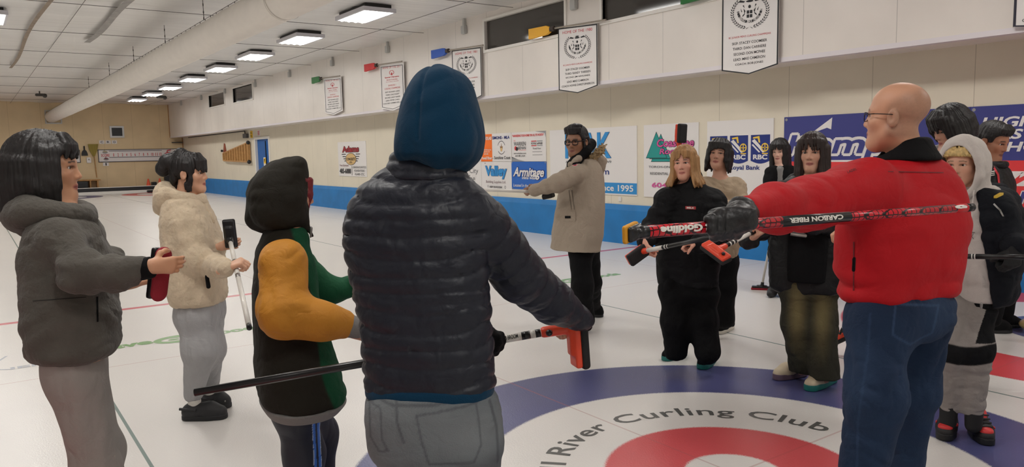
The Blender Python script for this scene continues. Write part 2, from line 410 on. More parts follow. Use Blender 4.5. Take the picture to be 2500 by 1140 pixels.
for dx in (0, SHEET):
    text(floor, 'save', (0.74 + dx, 6.83, 0), (1, 0, 0), (0, 1, 0), 0.42, 0.13, PGn, bold=0.05, lift=0.0012)
    text(floor, 'foods', (1.62 + dx, 6.80, 0), (1, 0, 0), (0, 1, 0), 0.46, 0.17, PGn, bold=0.05, lift=0.0012)
    b = MB(); N = 40
    for cx, cy, rx, ry, ix, iy, ox in ((1.37, 6.87, 0.21, 0.145, 0.10, 0.06, -0.05), (1.32, 6.87, 0.045, 0.028, 0, 0, 0)):
        o = [(cx + dx + rx * math.cos(2 * math.pi * i / N), cy + ry * math.sin(2 * math.pi * i / N), 0.0012) for i in range(N)]
        if ix:
            q = [(cx + ox + dx + ix * math.cos(2 * math.pi * i / N), cy + iy * math.sin(2 * math.pi * i / N), 0.0012) for i in range(N)]
            vo = [b.bm.verts.new(p) for p in o]; vi = [b.bm.verts.new(p) for p in q]
            for i in range(N): b.bm.faces.new((vo[i], vo[(i + 1) % N], vi[(i + 1) % N], vi[i]))
        else: b.poly(o)
    b.build('emblem', PGn, floor)
text(floor, 'TH NEIL', (-0.25, 6.66, 0), (1, 0, 0), (0, 1, 0), 0.66, 0.075, PBl, bold=0.03, lift=0.0012)
text(floor, 'W', (0.30, 7.02, 0), (1, 0, 0), (0, 1, 0), 0.17, 0.12, PBl, bold=0.03, lift=0.0012)
text(floor, 'NEW', (-0.30, 7.02, 0), (1, 0, 0), (0, 1, 0), 0.45, 0.14, PBl, bold=0.0, lift=0.0012)

def wall_mat(name, rgb, seam, axis, pitch, off, var=0.05, rough=0.55, seamw=0.012):
    m = mat(name, rgb, rough, bump=0.05, scale=30, var=var, vscale=1.3); nt = m.node_tree; L = nt.links; b = nt.nodes['Principled BSDF']
    tc = nt.nodes.new('ShaderNodeTexCoord'); sp = nt.nodes.new('ShaderNodeSeparateXYZ'); L.new(tc.outputs['Object'], sp.inputs[0])
    def M(op, a, v):
        n = nt.nodes.new('ShaderNodeMath'); n.operation = op; L.new(a, n.inputs[0]); n.inputs[1].default_value = v; return n.outputs[0]
    f = M('LESS_THAN', M('ABSOLUTE', M('SUBTRACT', M('MODULO', M('ADD', sp.outputs[axis], 1000 * pitch - off + pitch / 2), pitch), pitch / 2), 0), seamw / 2) if False else None
    a = M('ADD', sp.outputs[axis], 1000 * pitch - off + pitch / 2); a = M('MODULO', a, pitch); a = M('SUBTRACT', a, pitch / 2); a = M('ABSOLUTE', a, 0); f = M('LESS_THAN', a, seamw / 2)
    mx = nt.nodes.new('ShaderNodeMix'); mx.data_type = 'RGBA'; old = b.inputs['Base Color'].links[0].from_socket
    L.new(old, mx.inputs['A']); mx.inputs['B'].default_value = (*lin(seam), 1); L.new(f, mx.inputs['Factor']); L.new(mx.outputs['Result'], b.inputs['Base Color'])
    return m
CREAM = wall_mat('cream_panel', (222, 213, 194), (186, 177, 158), 1, 1.117, 4.92, seamw=0.008)
SOFW = wall_mat('white_panel', (228, 221, 214), (186, 180, 174), 1, 1.117, 4.36, rough=0.35, seamw=0.008)
PLY = wall_mat('plywood', (222, 200, 160), (196, 174, 136), 0, 1.22, 0.4, var=0.08, rough=0.7)
PALE = mat('pale_wall', (200, 196, 190), 0.7)
struct(MB().box((WX, YN, 0), (WX + 0.3, 26.87, 4.3)).box((WX, 28.42, 0), (WX + 0.3, YB, 4.3)).box((WX, 26.87, 2.2), (WX + 0.3, 28.42, 4.3)).build('wall_right', CREAM))
struct(MB().box((XL, YB, 0), (WX + 0.3, YB + 0.3, 4.3)).build('wall_far', PLY))
struct(MB().box((XL - 0.3, YN, 0), (XL, YB + 0.3, 4.3)).build('wall_left', PALE))
struct(MB().box((XL - 0.3, YN - 0.3, 0), (WX + 0.3, YN, 4.3)).build('wall_near', PALE))
# soffit box with clerestory openings
WINS = [(26.62, 28.95, 3.53, 4.03), (30.14, 32.38, 3.56, 4.02), (9.87, 12.23, 3.45, 3.98), (5.95, 8.96, 3.495, 4.06)]
b = MB(); zt = ZC + 0.1
b.box((SX, YN, ZS), (WX, YB, ZS + 0.06)); b.box((SX, YN, ZS + 0.06), (SX + 0.06, YB, 3.45))
ys = sorted(WINS); cur = YN
for (y0, y1, z0, z1) in ys:
    b.box((SX, cur, 3.45), (SX + 0.06, y0, zt)); b.box((SX, y0, z1), (SX + 0.06, y1, zt))
    if z0 > 3.451: b.box((SX, y0, 3.45), (SX + 0.06, y1, z0))
    cur = y1
b.box((SX, cur, 3.45), (SX + 0.06, YB, zt))
struct(b.build('wall_soffit', SOFW))
BOUNCE = mat('ice_bounce_strip', (224, 218, 222), 0.5); WHITE = mat('white_paint', (232, 228, 222), 0.45)
struct(MB().box((SX - 0.012, YN, ZS - 0.004), (SX + 0.1, YB, ZS + 0.05)).build('trim_1', BOUNCE))  # lilac of light bounced off the ice, put into the strip's colour
struct(MB().box((WX - 0.02, YB - 0.12, 0.0), (WX + 0.01, YB, ZS)).box((SX - 0.03, YB - 0.03, ZS), (SX + 0.01, YB, ZC)).build('trim_2', mat('raw_timber', (176, 132, 84), 0.7, var=0.15, vscale=20)))
DGL = mat('night_glass', (64, 60, 56), 0.08, spec=0.6)
for i, (y0, y1, z0, z1) in enumerate(WINS):
    w = struct(MB().box((SX - 0.025, y0 - 0.05, z0 - 0.05), (SX + 0.07, y0, z1 + 0.05)).box((SX - 0.025, y1, z0 - 0.05), (SX + 0.07, y1 + 0.05, z1 + 0.05))
               .box((SX - 0.025, y0, z0 - 0.05), (SX + 0.07, y1, z0)).box((SX - 0.025, y0, z1), (SX + 0.07, y1, z1 + 0.05)).build('window_%d' % (i + 1), WHITE))
    MB().box((SX + 0.045, y0, z0), (SX + 0.06, y1, z1)).build('pane', DGL, w)
# blue kerb along the foot of the sign wall
KB = mat('blue_kerb', (22, 118, 186), 0.5, bump=0.25, scale=40, var=0.12, vscale=3)
b = MB()
for (y0, y1) in ((YN, 26.8), (28.5, YB - 0.5)):
    pr = [(8.645, 0), (8.655, 0.55), (8.68, 0.64), (8.72, 0.64), (8.72, 0)]
    vs = [[b.bm.verts.new((x, y, z)) for x, z in pr] for y in (y0, y1)]
    for i in range(5): b.bm.faces.new((vs[0][i], vs[0][(i + 1) % 5], vs[1][(i + 1) % 5], vs[1][i]))
    b.bm.faces.new(vs[0]); b.bm.faces.new(vs[1][::-1])
struct(b.build('baseboard_right', KB))
# ceiling: sagging foil blanket
gx, gy = np.linspace(XL, WX + 0.2, 90), np.linspace(YN, YB + 0.2, 230); GX, GY = np.meshgrid(gx, gy, indexing='ij')
V = np.stack([GX.ravel(), GY.ravel(), np.zeros(GX.size)], 1)
ph = np.abs(np.sin(np.pi * (V[:, 1] - 14.6) / 3.28)); V[:, 2] = ZC + 0.02 - 0.05 * ph * (0.6 + noise(V * 0.7)) - 0.03 * ridged(np.stack([V[:, 0] * 0.5, V[:, 1] * 2.4, V[:, 2]], 1)) - 0.02 * np.abs(np.sin(np.pi * V[:, 0] / 1.2))
I = np.arange(GX.size).reshape(GX.shape); Q = np.stack([I[:-1, :-1].ravel(), I[:-1, 1:].ravel(), I[1:, 1:].ravel(), I[1:, :-1].ravel()], 1)
FOIL = mat('foil_blanket', (228, 226, 223), 0.4, bump=1.0, scale=4.5, var=0.09, vscale=2.2, stretch=(0.16, 4.5, 1), metal=0.25)
ceil_ = struct(link('ceiling', mesh_np('ceiling', V, Q, True), FOIL))
DK = mat('dark_wire', (70, 66, 62), 0.6); WIR = mat('strap_grey', (104, 100, 97), 0.6)
TAPE = mat('brown_tape', (140, 122, 104), 0.6, var=0.35, vscale=9); TAPG = mat('grey_tape', (150, 146, 142), 0.6, var=0.25, vscale=7)
b = MB()
for k in range(-5, 8): y = 14.6 + 3.28 * k; b.tube((XL, y, ZC - 0.06), (SX, y, ZC - 0.06), 0.005, seg=6)
for x in (7.15, 1.75): b.tube((x, YN, ZC - 0.07), (x, YB, ZC - 0.07), 0.005, seg=6)
b.build('strap_wire', WIR, ceil_)
def strip(x0, x1, y0, y1, m, w=0.06):
    pts = []; n = 26
    for i in range(n + 1): t = i / n; pts.append((x0 + (x1 - x0) * t + 0.05 * math.sin(9 * t), y0 + (y1 - y0) * t))
    b = MB(); z = ZC - 0.085
    a = [b.bm.verts.new((p[0] - w, p[1], z)) for p in pts]; c = [b.bm.verts.new((p[0] + w, p[1], z)) for p in pts]
    for i in range(n): b.bm.faces.new((a[i], a[i + 1], c[i + 1], c[i]))
    b.build('tape_strip', m, ceil_)
strip(1.35, 1.15, 9, 25, TAPE, 0.035); strip(2.45, 2.3, 9, 19, TAPG); strip(4.7, 4.75, 9, 17, TAPG); strip(0.05, 0.0, 12, 20, TAPE, 0.035)

# ------------------------------------------------------------------ ceiling lights
LMP = mat('lamp_diffuser', (255, 253, 248), 0.5, emit=6.0); LHS = mat('lamp_housing', (206, 204, 210), 0.4); LBK = mat('lamp_black', (30, 29, 28), 0.5)
x0, y0 = LAMP_ROWS[0][0], 12.97
lt = thing('ceiling_light', 'x', 'ceiling light', (x0, y0, ZC), 'ceiling lights')
MB().box((x0 - 0.31, y0 - 0.62, 4.0), (x0 + 0.31, y0 - 0.585, 4.07)).box((x0 - 0.31, y0 + 0.585, 4.0), (x0 + 0.31, y0 + 0.62, 4.07)).box((x0 - 0.31, y0 - 0.585, 4.0), (x0 - 0.275, y0 + 0.585, 4.07)).box((x0 + 0.275, y0 - 0.585, 4.0), (x0 + 0.31, y0 + 0.585, 4.07)).box((x0 - 0.3, y0 - 0.6, 4.06), (x0 + 0.3, y0 + 0.6, 4.075)).build('housing', LHS, lt)
MB().box((x0 - 0.25, y0 - 0.56, 4.075), (x0 + 0.25, y0 + 0.56, 4.14)).build('mount_box', LBK, lt)  # black mount box filling the gap between housing and ceiling
b = MB()
for k in range(4): b.tube((x0 - 0.2 + k * 0.134, y0 - 0.57, 4.03), (x0 - 0.2 + k * 0.134, y0 + 0.57, 4.03), 0.045, seg=12)
b.box((x0 - 0.275, y0 - 0.585, 4.035), (x0 + 0.275, y0 + 0.585, 4.05)); b.build('diffuser', LMP, lt)
la = bpy.data.lights.new('lamp_light', 'AREA'); la.shape = 'RECTANGLE'; la.size = 0.55; la.size_y = 1.15; la.energy = LAMP_W; la.color = (1.0, 0.98, 0.945)
lo_ = bpy.data.objects.new('lamp_light', la); COL.objects.link(lo_); lo_.parent = lt; lo_.matrix_parent_inverse = WM[lt.name].inverted(); lo_.location = (x0, y0, 3.975)
ORD = ['nearest', 'second nearest', 'third nearest', 'fourth nearest', 'fifth nearest', 'sixth nearest', 'seventh nearest', 'farthest']
for r, (x, yl) in enumerate(LAMP_ROWS):
    for y in yl:
        if r == 0 and y >= 12.9: lab = 'ceiling light between duct and sign wall, %s of that row' % ORD[[12.97, 16.25, 19.45, 22.6, 25.9, 29.2, 32.4, 35.6].index(y)]
        elif r == 1 and y == 16.25: lab = 'ceiling light alone beyond the white duct, cut by the frame edge'
        else: lab = 'flat fluorescent ceiling light out of view, its row continued or added for more light'  # includes the unseen rows added to brighten the rink
        if r == 0 and y == y0: lt['label'] = lab
        else: dup(lt, (x, y, ZC), lab)
# ------------------------------------------------------------------ fabric duct
DUC = mat('duct_fabric', (226, 219, 210), 0.8, bump=0.3, scale=3, var=0.04, stretch=(1, 0.5, 1))
def duct_c(y): return np.array([3.46 - 0.006 * (y - 4), y, 3.50])
yy = np.linspace(-5.3, 39.9, 300); aa = np.linspace(0, 2 * np.pi, 41)[:-1]; V = []
for y in yy:
    c = duct_c(y); k = 0.5 + 0.5 * math.cos(2 * math.pi * (y - 9.3) / 3.28)
    for a in aa: V.append((c[0] + 0.25 * math.cos(a), y, c[2] + 0.25 * math.sin(a)))
V = np.array(V); rad = V - np.array([duct_c(y) for y in V[:, 1]]); V = V + rad / 0.25 * (0.012 * noise(V * (2.2, 1.1, 2.2)) + 0.006 * ridged(V * (3, 5, 3)))[:, None]
n, k = len(yy), 40; I = np.arange(n * k).reshape(n, k); J = np.roll(I, -1, 1); Q = np.stack([I[:-1].ravel(), J[:-1].ravel(), J[1:].ravel(), I[1:].ravel()], 1)
du = thing('air_duct', 'long white fabric air duct hanging under the ceiling along the rink', 'air duct', duct_c(10))
link('fabric_tube', mesh_np('fabric_tube', V, Q), DUC, du)
for y in (3.2, 9.7): link('seam_ring', mesh_np('seam_ring', np.array([duct_c(y + s) + 0.264 * np.array([math.cos(a), 0, math.sin(a)]) for s in (-0.012, 0.012) for a in aa]), np.array([(i, (i + 1) % 40, 40 + (i + 1) % 40, 40 + i) for i in range(40)])), mat('duct_seam', (196, 188, 178), 0.8), du)
MET = mat('galvanised', (150, 148, 146), 0.35, metal=0.8)
b = MB(); y = 2.0
while y < 22: c = duct_c(y); b.tube(c + (-0.06, 0, 0.235), c + (-0.06, 0, 0.28), 0.006, seg=6); y += 0.33
b.tube(duct_c(0) + (-0.06, 0, 0.28), duct_c(39) + (-0.06, 0, 0.28), 0.004, seg=6); b.build('track_rail', DK, du)
for y in (5.6, 8.0, 10.6, 13.3, 16.2, 19.5, 23, 27):
    c = duct_c(y) + (-0.06, 0, 0.28); b = MB().tube(c, c + (0, 0, 0.33), 0.005, seg=6)
    for q in (0.02, 0.12, 0.24): b.ball(c + (0, 0, q), 0.014, (0.7, 0.7, 2.2), 8)
    b.build('hanger_chain', DK, du)
# ------------------------------------------------------------------ things fixed to walls and ceiling
def on_wall(x, y): v = ray(x, y); return CAM + v * (WX - 0) / v[0]
def on_far(x, y): v = ray(x, y); return CAM + v * YB / v[1]
BLK = mat('black_plastic', (24, 24, 26), 0.45); GRY = mat('grey_plastic', (150, 150, 150), 0.5); YEL = mat('yellow_card', (236, 190, 40), 0.6); SILV = mat('silver_frame', (190, 190, 188), 0.4, metal=0.3)
SGNW = mat('sign_white', (228, 224, 222), 0.42); INK = mat('sign_black', (30, 30, 34), 0.6); SRED = mat('sign_red', (196, 40, 52), 0.5)
d = struct(MB().box((WX + 0.06, 26.9, 0.05), (WX + 0.1, 28.4, 2.17)).build('door_1', mat('door_blue', (24, 94, 168), 0.5, var=0.06)))
struct(MB().box((WX - 0.03, 28.4, 0), (WX + 0.1, 28.5, 2.26)).box((WX - 0.03, 26.8, 0), (WX + 0.1, 26.9, 2.26)).box((WX - 0.03, 26.9, 2.17), (WX + 0.1, 28.4, 2.26)).build('trim_3', WHITE))
MB().box((WX + 0.03, 27.42, 0.3), (WX + 0.062, 27.45, 2.1)).build('door_seam', INK, d); MB().box((WX + 0.02, 27.40, 1.02), (WX + 0.055, 27.46, 1.08)).build('door_handle', MET, d)
n_ = thing('door_notice', 'yellow and white warning notice taped to the blue door', 'notice', (WX + 0.05, 27.55, 1.35)); MB().box((WX + 0.045, 27.45, 1.22), (WX + 0.058, 27.75, 1.52)).build('sheet', SGNW, n_); MB().box((WX + 0.04, 27.49, 1.30), (WX + 0.046, 27.71, 1.49)).build('yellow_panel', YEL, n_)
text(n_, '!', (WX + 0.038, 27.66, 1.36), (0, -1, 0), (0, 0, 1), 0.1, 0.1, INK)
n_ = thing('wall_notice', 'small yellow notice on the wall beside the conduit box', 'notice', (WX, 28.9, 2.4)); MB().box((WX - 0.01, 28.72, 2.25), (WX, 28.98, 2.5)).build('card', YEL, n_)
for z in (2.4, 2.29): text(n_, 'NO', (WX - 0.01, 28.93, z), (0, -1, 0), (0, 0, 1), 0.16, 0.06, INK)
n_ = thing('wall_notice', 'white sheet with red lines of print above the blue door', 'notice', (WX, 28.0, 2.4)); MB().box((WX - 0.01, 27.82, 2.29), (WX, 28.12, 2.5)).build('sheet', SGNW, n_)
for z in (2.45, 2.41, 2.37, 2.33): MB().box((WX - 0.013, 27.86, z), (WX - 0.01, 28.08, z + 0.02)).build('print_line', SRED, n_)
n_ = thing('conduit_box', 'grey electrical box with conduit under the soffit beside the blue door', 'electrical box', (WX, 29.4, 2.36)); MB().box((WX - 0.1, 29.2, 2.26), (WX, 29.65, 2.42), 0.01).build('box', mat('box_grey', (90, 90, 92), 0.5), n_)
MB().path([(WX - 0.05, 29.5, 2.42), (WX - 0.05, 29.5, 2.52), (WX - 0.05, 38.5, 2.52)], 0.02).build('conduit_pipe', DK, n_)
# wooden step ladder hung sideways
WOOD = mat('ladder_wood', (184, 138, 84), 0.6, var=0.2, vscale=12)
ld = thing('step_ladder', 'wooden step ladder hung sideways on the cream wall before the blue door', 'ladder', (WX - 0.08, 30.8, 1.7))
a0, a1, c0, c1 = (WX - 0.1, 32.45, 1.72), (WX - 0.1, 29.05, 2.08), (WX - 0.1, 32.45, 1.42), (WX - 0.1, 29.05, 1.36)
for p, q in ((a0, a1), (c0, c1)):
    MB().tube(p, q, 0.03, seg=8).build('rail', WOOD, ld)
for i in range(11):
    t = i / 10; p = [a0[j] + (a1[j] - a0[j]) * t for j in range(3)]; q = [c0[j] + (c1[j] - c0[j]) * t for j in range(3)]
    MB().box((WX - 0.13, p[1] - 0.05, q[2]), (WX - 0.03, p[1] + 0.05, p[2])).build('step', WOOD, ld)
for p in (a1, c1): MB().ball((p[0], p[1] - 0.05, p[2]), 0.075, seg=10).build('rubber_foot', BLK, ld)
hk = thing('wall_bracket', 'reddish wooden bracket on the wall at the narrow end of the ladder', 'bracket', (WX, 32.6, 1.95)); MB().poly([(WX - 0.02, 32.75, 1.74), (WX - 0.02, 32.3, 1.74), (WX - 0.02, 32.45, 2.1), (WX - 0.02, 32.6, 2.13)], (0.02, 0, 0)).build('plate', mat('bracket_red', (140, 66, 44), 0.6), hk)
MB().ball((WX - 0.06, 32.8, 1.82), 0.05).build('knob', BLK, hk)
# hanging brackets along the top of the soffit
for i, (x, y) in enumerate(((441, 248), (490, 232), (548, 222), (622, 205), (706, 180), (810, 152), (945, 118), (1132, 70), (1400, 8))):
    v = ray(x, y); p = CAM + v * (SX - 0.04) / v[0]; z = min(p[2], ZC - 0.12)
    hb = tag(MB().box((SX - 0.07, p[1] - 0.07, z - 0.1), (SX - 0.001, p[1] + 0.07, z + 0.06), 0.01).box((SX - 0.05, p[1] - 0.03, z + 0.06), (SX - 0.001, p[1] + 0.03, ZC)).build('beam_bracket', SILV), ('grey metal bracket under the ceiling, %s' % ['last at the far corner', 'second from the far corner', 'between the two far windows', 'beside the farther-right small window', 'first past the small windows', 'just behind the green-broom banner', 'above the red-broom banner', 'left of the long dark window', 'between the two long dark windows'][i]), 'bracket', 'metal brackets along the soffit')
# sensors on the ceiling
for (x, y, lab) in ((97, 232, 'small dark fixture on the ceiling over the far left wall'), (392, 237, 'small dark fixture on the ceiling near the far right corner')):
    p = GR(x, y, ZC - 0.16); MBk = MB().box(p + (-0.14, -0.14, -0.04), p + (0.14, 0.14, 0.05), 0.02).tube(p + (0, 0, 0.05), p + (0, 0, 0.18), 0.02, seg=8).ball(p + (0.16, 0, -0.02), 0.08, seg=10)
    tag(MBk.build('ceiling_fixture', DK), lab, 'fixture')
# ------------------------------------------------------------------ far wall: score boards, tools, walkway
wk = struct(MB().box((XL, 39.2, 0), (WX - 0.06, YB, 0.26)).build('trim_4', mat('walkway_timber', (150, 104, 76), 0.7, var=0.1)))
struct(MB().box((XL, 39.05, 0.12), (WX - 0.06, 39.2, 0.28)).build('trim_5', mat('bumper_black', (34, 34, 38), 0.5))); struct(MB().box((XL, 39.06, 0.28), (WX - 0.06, 39.2, 0.31)).box((XL, 39.0, 0.0), (WX - 0.06, 39.2, 0.12)).build('trim_6', WHITE))
DBL = mat('board_edge', (38, 36, 52), 0.5)
def scoreboard(x0, x1, lab, far_right=True):
    z0, z1 = 1.44, 2.03; Yf = YB - 0.03
    t = thing('scoreboard', lab, 'scoreboard', ((x0 + x1) / 2, YB, z0), 'score boards on the far wall')
    MB().box((x0, Yf, z0), (x1, YB, z1)).build('board', SGNW, t)
    MB().box((x0, Yf - 0.012, z1 - 0.03), (x1, Yf, z1)).box((x0, Yf - 0.012, z0), (x1, Yf, z0 + 0.03)).box((x0, Yf - 0.012, z0 + 0.03), (x0 + 0.03, Yf, z1 - 0.03)).box((x1 - 0.03, Yf - 0.012, z0 + 0.03), (x1, Yf, z1 - 0.03)).build('border', DBL, t)
    w = x1 - x0
    for z in (z1 - 0.09, z0 + 0.21): MB().box((x0 + 0.13 * w, Yf - 0.006, z), (x0 + 0.78 * w, Yf, z + 0.022)).build('rule', DBL, t)
    text(t, 'SCORE', (x0 + 0.035 * w, Yf, z0 + 0.26), (1, 0, 0), (0, 0, 1), 0.1 * w, 0.12, SRED)
    for i in range(12):
        s = str(i + 1); text(t, s, (x0 + (0.18 + 0.0515 * i) * w, Yf, z0 + 0.26), (1, 0, 0), (0, 0, 1), 0.013 * w * (1 if len(s) == 1 else 2.2) * (0.55 if s == '1' else 1), 0.145, SRED)
    def stone(cx, cz, r, body, top):
        MB().ball((cx, Yf, cz), r, (1, 0.08, 0.55)).build('stone_picture', body, t); MB().ball((cx, Yf - 0.01 * 1, cz + r * 0.28), r * 0.8, (1, 0.06, 0.3)).path([(cx - r * 0.35, Yf - 0.01, cz + r * 0.4), (cx - r * 0.3, Yf - 0.01, cz + r * 0.85), (cx + r * 0.35, Yf - 0.01, cz + r * 0.95)], r * 0.09).build('stone_handle_picture', top, t)
    stone(x0 + 0.085 * w, z1 - 0.13, 0.11, GRY, mat('khaki', (170, 160, 120), 0.6)); stone(x0 + 0.092 * w, z0 + 0.14, 0.11, GRY, mat('maroon', (110, 30, 50), 0.6)); stone(x0 + 0.87 * w, z0 + 0.29, 0.25, BLK, SRED)
    return t
scoreboard(4.98, 8.5, 'white score board numbered 1 to 12, the one right of the straw broom')
scoreboard(0.75, 4.26, 'white score board numbered 1 to 12, partly hidden behind the long-haired woman in grey fleece')
t = thing('wall_vent', 'square dark vent in a silver frame high on the plywood wall', 'vent', (5.85, YB, 2.84))
MB().box((5.54, YB - 0.05, 2.57), (6.14, YB, 2.65)).box((5.54, YB - 0.05, 3.03), (6.14, YB, 3.11)).box((5.54, YB - 0.05, 2.65), (5.62, YB, 3.03)).box((6.06, YB - 0.05, 2.65), (6.14, YB, 3.03)).build('frame', SILV, t); MB().box((5.62, YB - 0.02, 2.65), (6.06, YB - 0.001, 3.03)).build('opening', BLK, t)
t = thing('duct_frame', 'silver square frame on the plywood wall where the white duct ends', 'frame', (3.3, YB, 3.5))
MB().box((3.0, YB - 0.06, 3.2), (3.05, YB, 3.8)).box((3.6, YB - 0.06, 3.2), (3.65, YB, 3.8)).box((3.05, YB - 0.06, 3.2), (3.6, YB, 3.25)).box((3.05, YB - 0.06, 3.75), (3.6, YB, 3.8)).build('frame_bars', SILV, t)
t = thing('scoop_shovel', 'black scoop with short handle hanging on plywood between score board and straw broom', 'scoop', (4.45, YB, 1.8))
MB().poly([(4.44 - 0.13 * math.cos(a), YB - 0.06, 1.76 + 0.27 * math.sin(a)) for a in np.linspace(0, math.pi, 16)], (0, 0.05, 0)).build('blade', BLK, t); MB().tube((4.44, YB - 0.04, 2.02), (4.44, YB - 0.04, 2.2), 0.03).build('handle', BLK, t)
STRAW = mat('straw', (150, 134, 62), 0.8, bump=0.6, scale=60, stretch=(3, 1, 0.2), var=0.2, vscale=10)
t = thing('straw_broom', 'straw corn broom hung head up beside the score board', 'broom', (4.82, YB, 0.9))
MB().poly([(4.60, YB - 0.1, 2.28), (5.02, YB - 0.1, 2.28), (4.96, YB - 0.1, 2.0), (4.84, YB - 0.1, 1.72), (4.77, YB - 0.1, 1.72), (4.64, YB - 0.1, 2.0)], (0, 0.08, 0)).build('bristles', STRAW, t); MB().tube((4.82, YB - 0.05, 1.7), (4.86, YB - 0.05, 0.75), 0.018).build('handle', WOOD, t)
t = thing('dispenser', 'small white dispenser on the plywood wall below the black scoop', 'dispenser', (4.6, YB, 1.55)); MB().box((4.5, YB - 0.1, 1.42), (4.68, YB, 1.68), 0.02).build('case', SGNW, t); MB().ball((4.59, YB - 0.11, 1.58), 0.03).build('button', GRY, t)
t = thing('wall_plate', 'row of small white number plates on plywood above the straw broom', 'sign', (5.3, YB, 2.35))
for k, s in enumerate(('C', 'R', 'O')): MB().box((5.07 + k * 0.26, YB - 0.02, 2.29), (5.29 + k * 0.26, YB, 2.45)).build('plate', SGNW, t); text(t, s, (5.13 + k * 0.26, YB - 0.02, 2.32), (1, 0, 0), (0, 0, 1), 0.1, 0.1, INK)
t = thing('sheet_plate', 'white plate with the digit 1 under the score board corner', 'sign', (5.25, YB, 1.36)); MB().box((5.16, YB - 0.02, 1.27), (5.4, YB, 1.43)).build('plate', SGNW, t); text(t, '1', (5.26, YB - 0.02, 1.29), (1, 0, 0), (0, 0, 1), 0.05, 0.12, INK)
t = thing('wall_shelf', 'small dark shelf bracket on the timber post in the far corner', 'shelf', (8.4, YB, 2.3)); MB().box((8.2, YB - 0.2, 2.3), (8.68, YB, 2.34)).build('board', DK, t)
t = thing('bench', 'low wooden bench on the walkway against the plywood wall', 'bench', (4.6, 39.7, 0.26))
MB().box((3.9, 39.45, 0.62), (4.95, 39.95, 0.67)).build('seat', WOOD, t)
for x in (4.0, 4.5, 4.8): MB().box((x, 39.5, 0.26), (x + 0.06, 39.9, 0.62)).build('leg', WOOD, t)
tag(make('equipment_bag', Solid(0.02).rbox((4.1, 39.35, 0.44), np.eye(3), (0.33, 0.12, 0.17), 0.07), BLK, None), 'black equipment bag lying in front of the low wooden bench', 'bag')
ORG = mat('cone_orange', (232, 92, 56), 0.5)
for x, lab in ((6.95, 'orange traffic cone on the walkway left of the black crate'), (7.45, 'orange traffic cone on the walkway right of the black crate')):
    t = thing('traffic_cone', lab, 'traffic cone', (x, 39.5, 0.26)); MB().tube((x, 39.5, 0.28), (x, 39.5, 0.62), 0.1, 0.03).build('cone', ORG, t); MB().box((x - 0.13, 39.37, 0.26), (x + 0.13, 39.63, 0.285)).build('base', ORG, t)
tag(MB().box((7.09, 39.4, 0.26), (7.3, 39.7, 0.46), 0.015).build('crate', BLK), 'small black crate between the two orange traffic cones', 'crate')
for x, lab in ((6.75, 'black rubber foothold at the ice edge before the left cone'), (7.25, 'black rubber foothold at the ice edge before the right cone')): tag(MB().box((x, 38.7, 0), (x + 0.32, 38.95, 0.1), 0.02).build('hack', BLK), lab, 'hack')
t = thing('ice_machine', 'orange wheeled ice machine with a black tyre in the far corner', 'machine', (7.9, 39.4, 0.26))
MB().tube((7.98, 39.3, 0.6), (7.98, 39.52, 0.6), 0.34, seg=24).build('wheel', BLK, t)
MB().box((8.02, 39.52, 0.45), (8.5, 39.8, 0.72), 0.05).poly([(8.05, 39.45, 0.7), (8.4, 39.45, 0.7), (8.3, 39.45, 1.12), (8.1, 39.45, 1.12)], (0, 0.3, 0)).build('body', mat('machine_orange', (226, 74, 44), 0.4), t); MB().tube((8.05, 39.6, 0.7), (7.98, 39.6, 1.25), 0.02).build('lever', BLK, t)
MB().tube((8.4, 39.55, 0.4), (8.4, 39.75, 0.4), 0.14).build('rear_wheel', BLK, t)
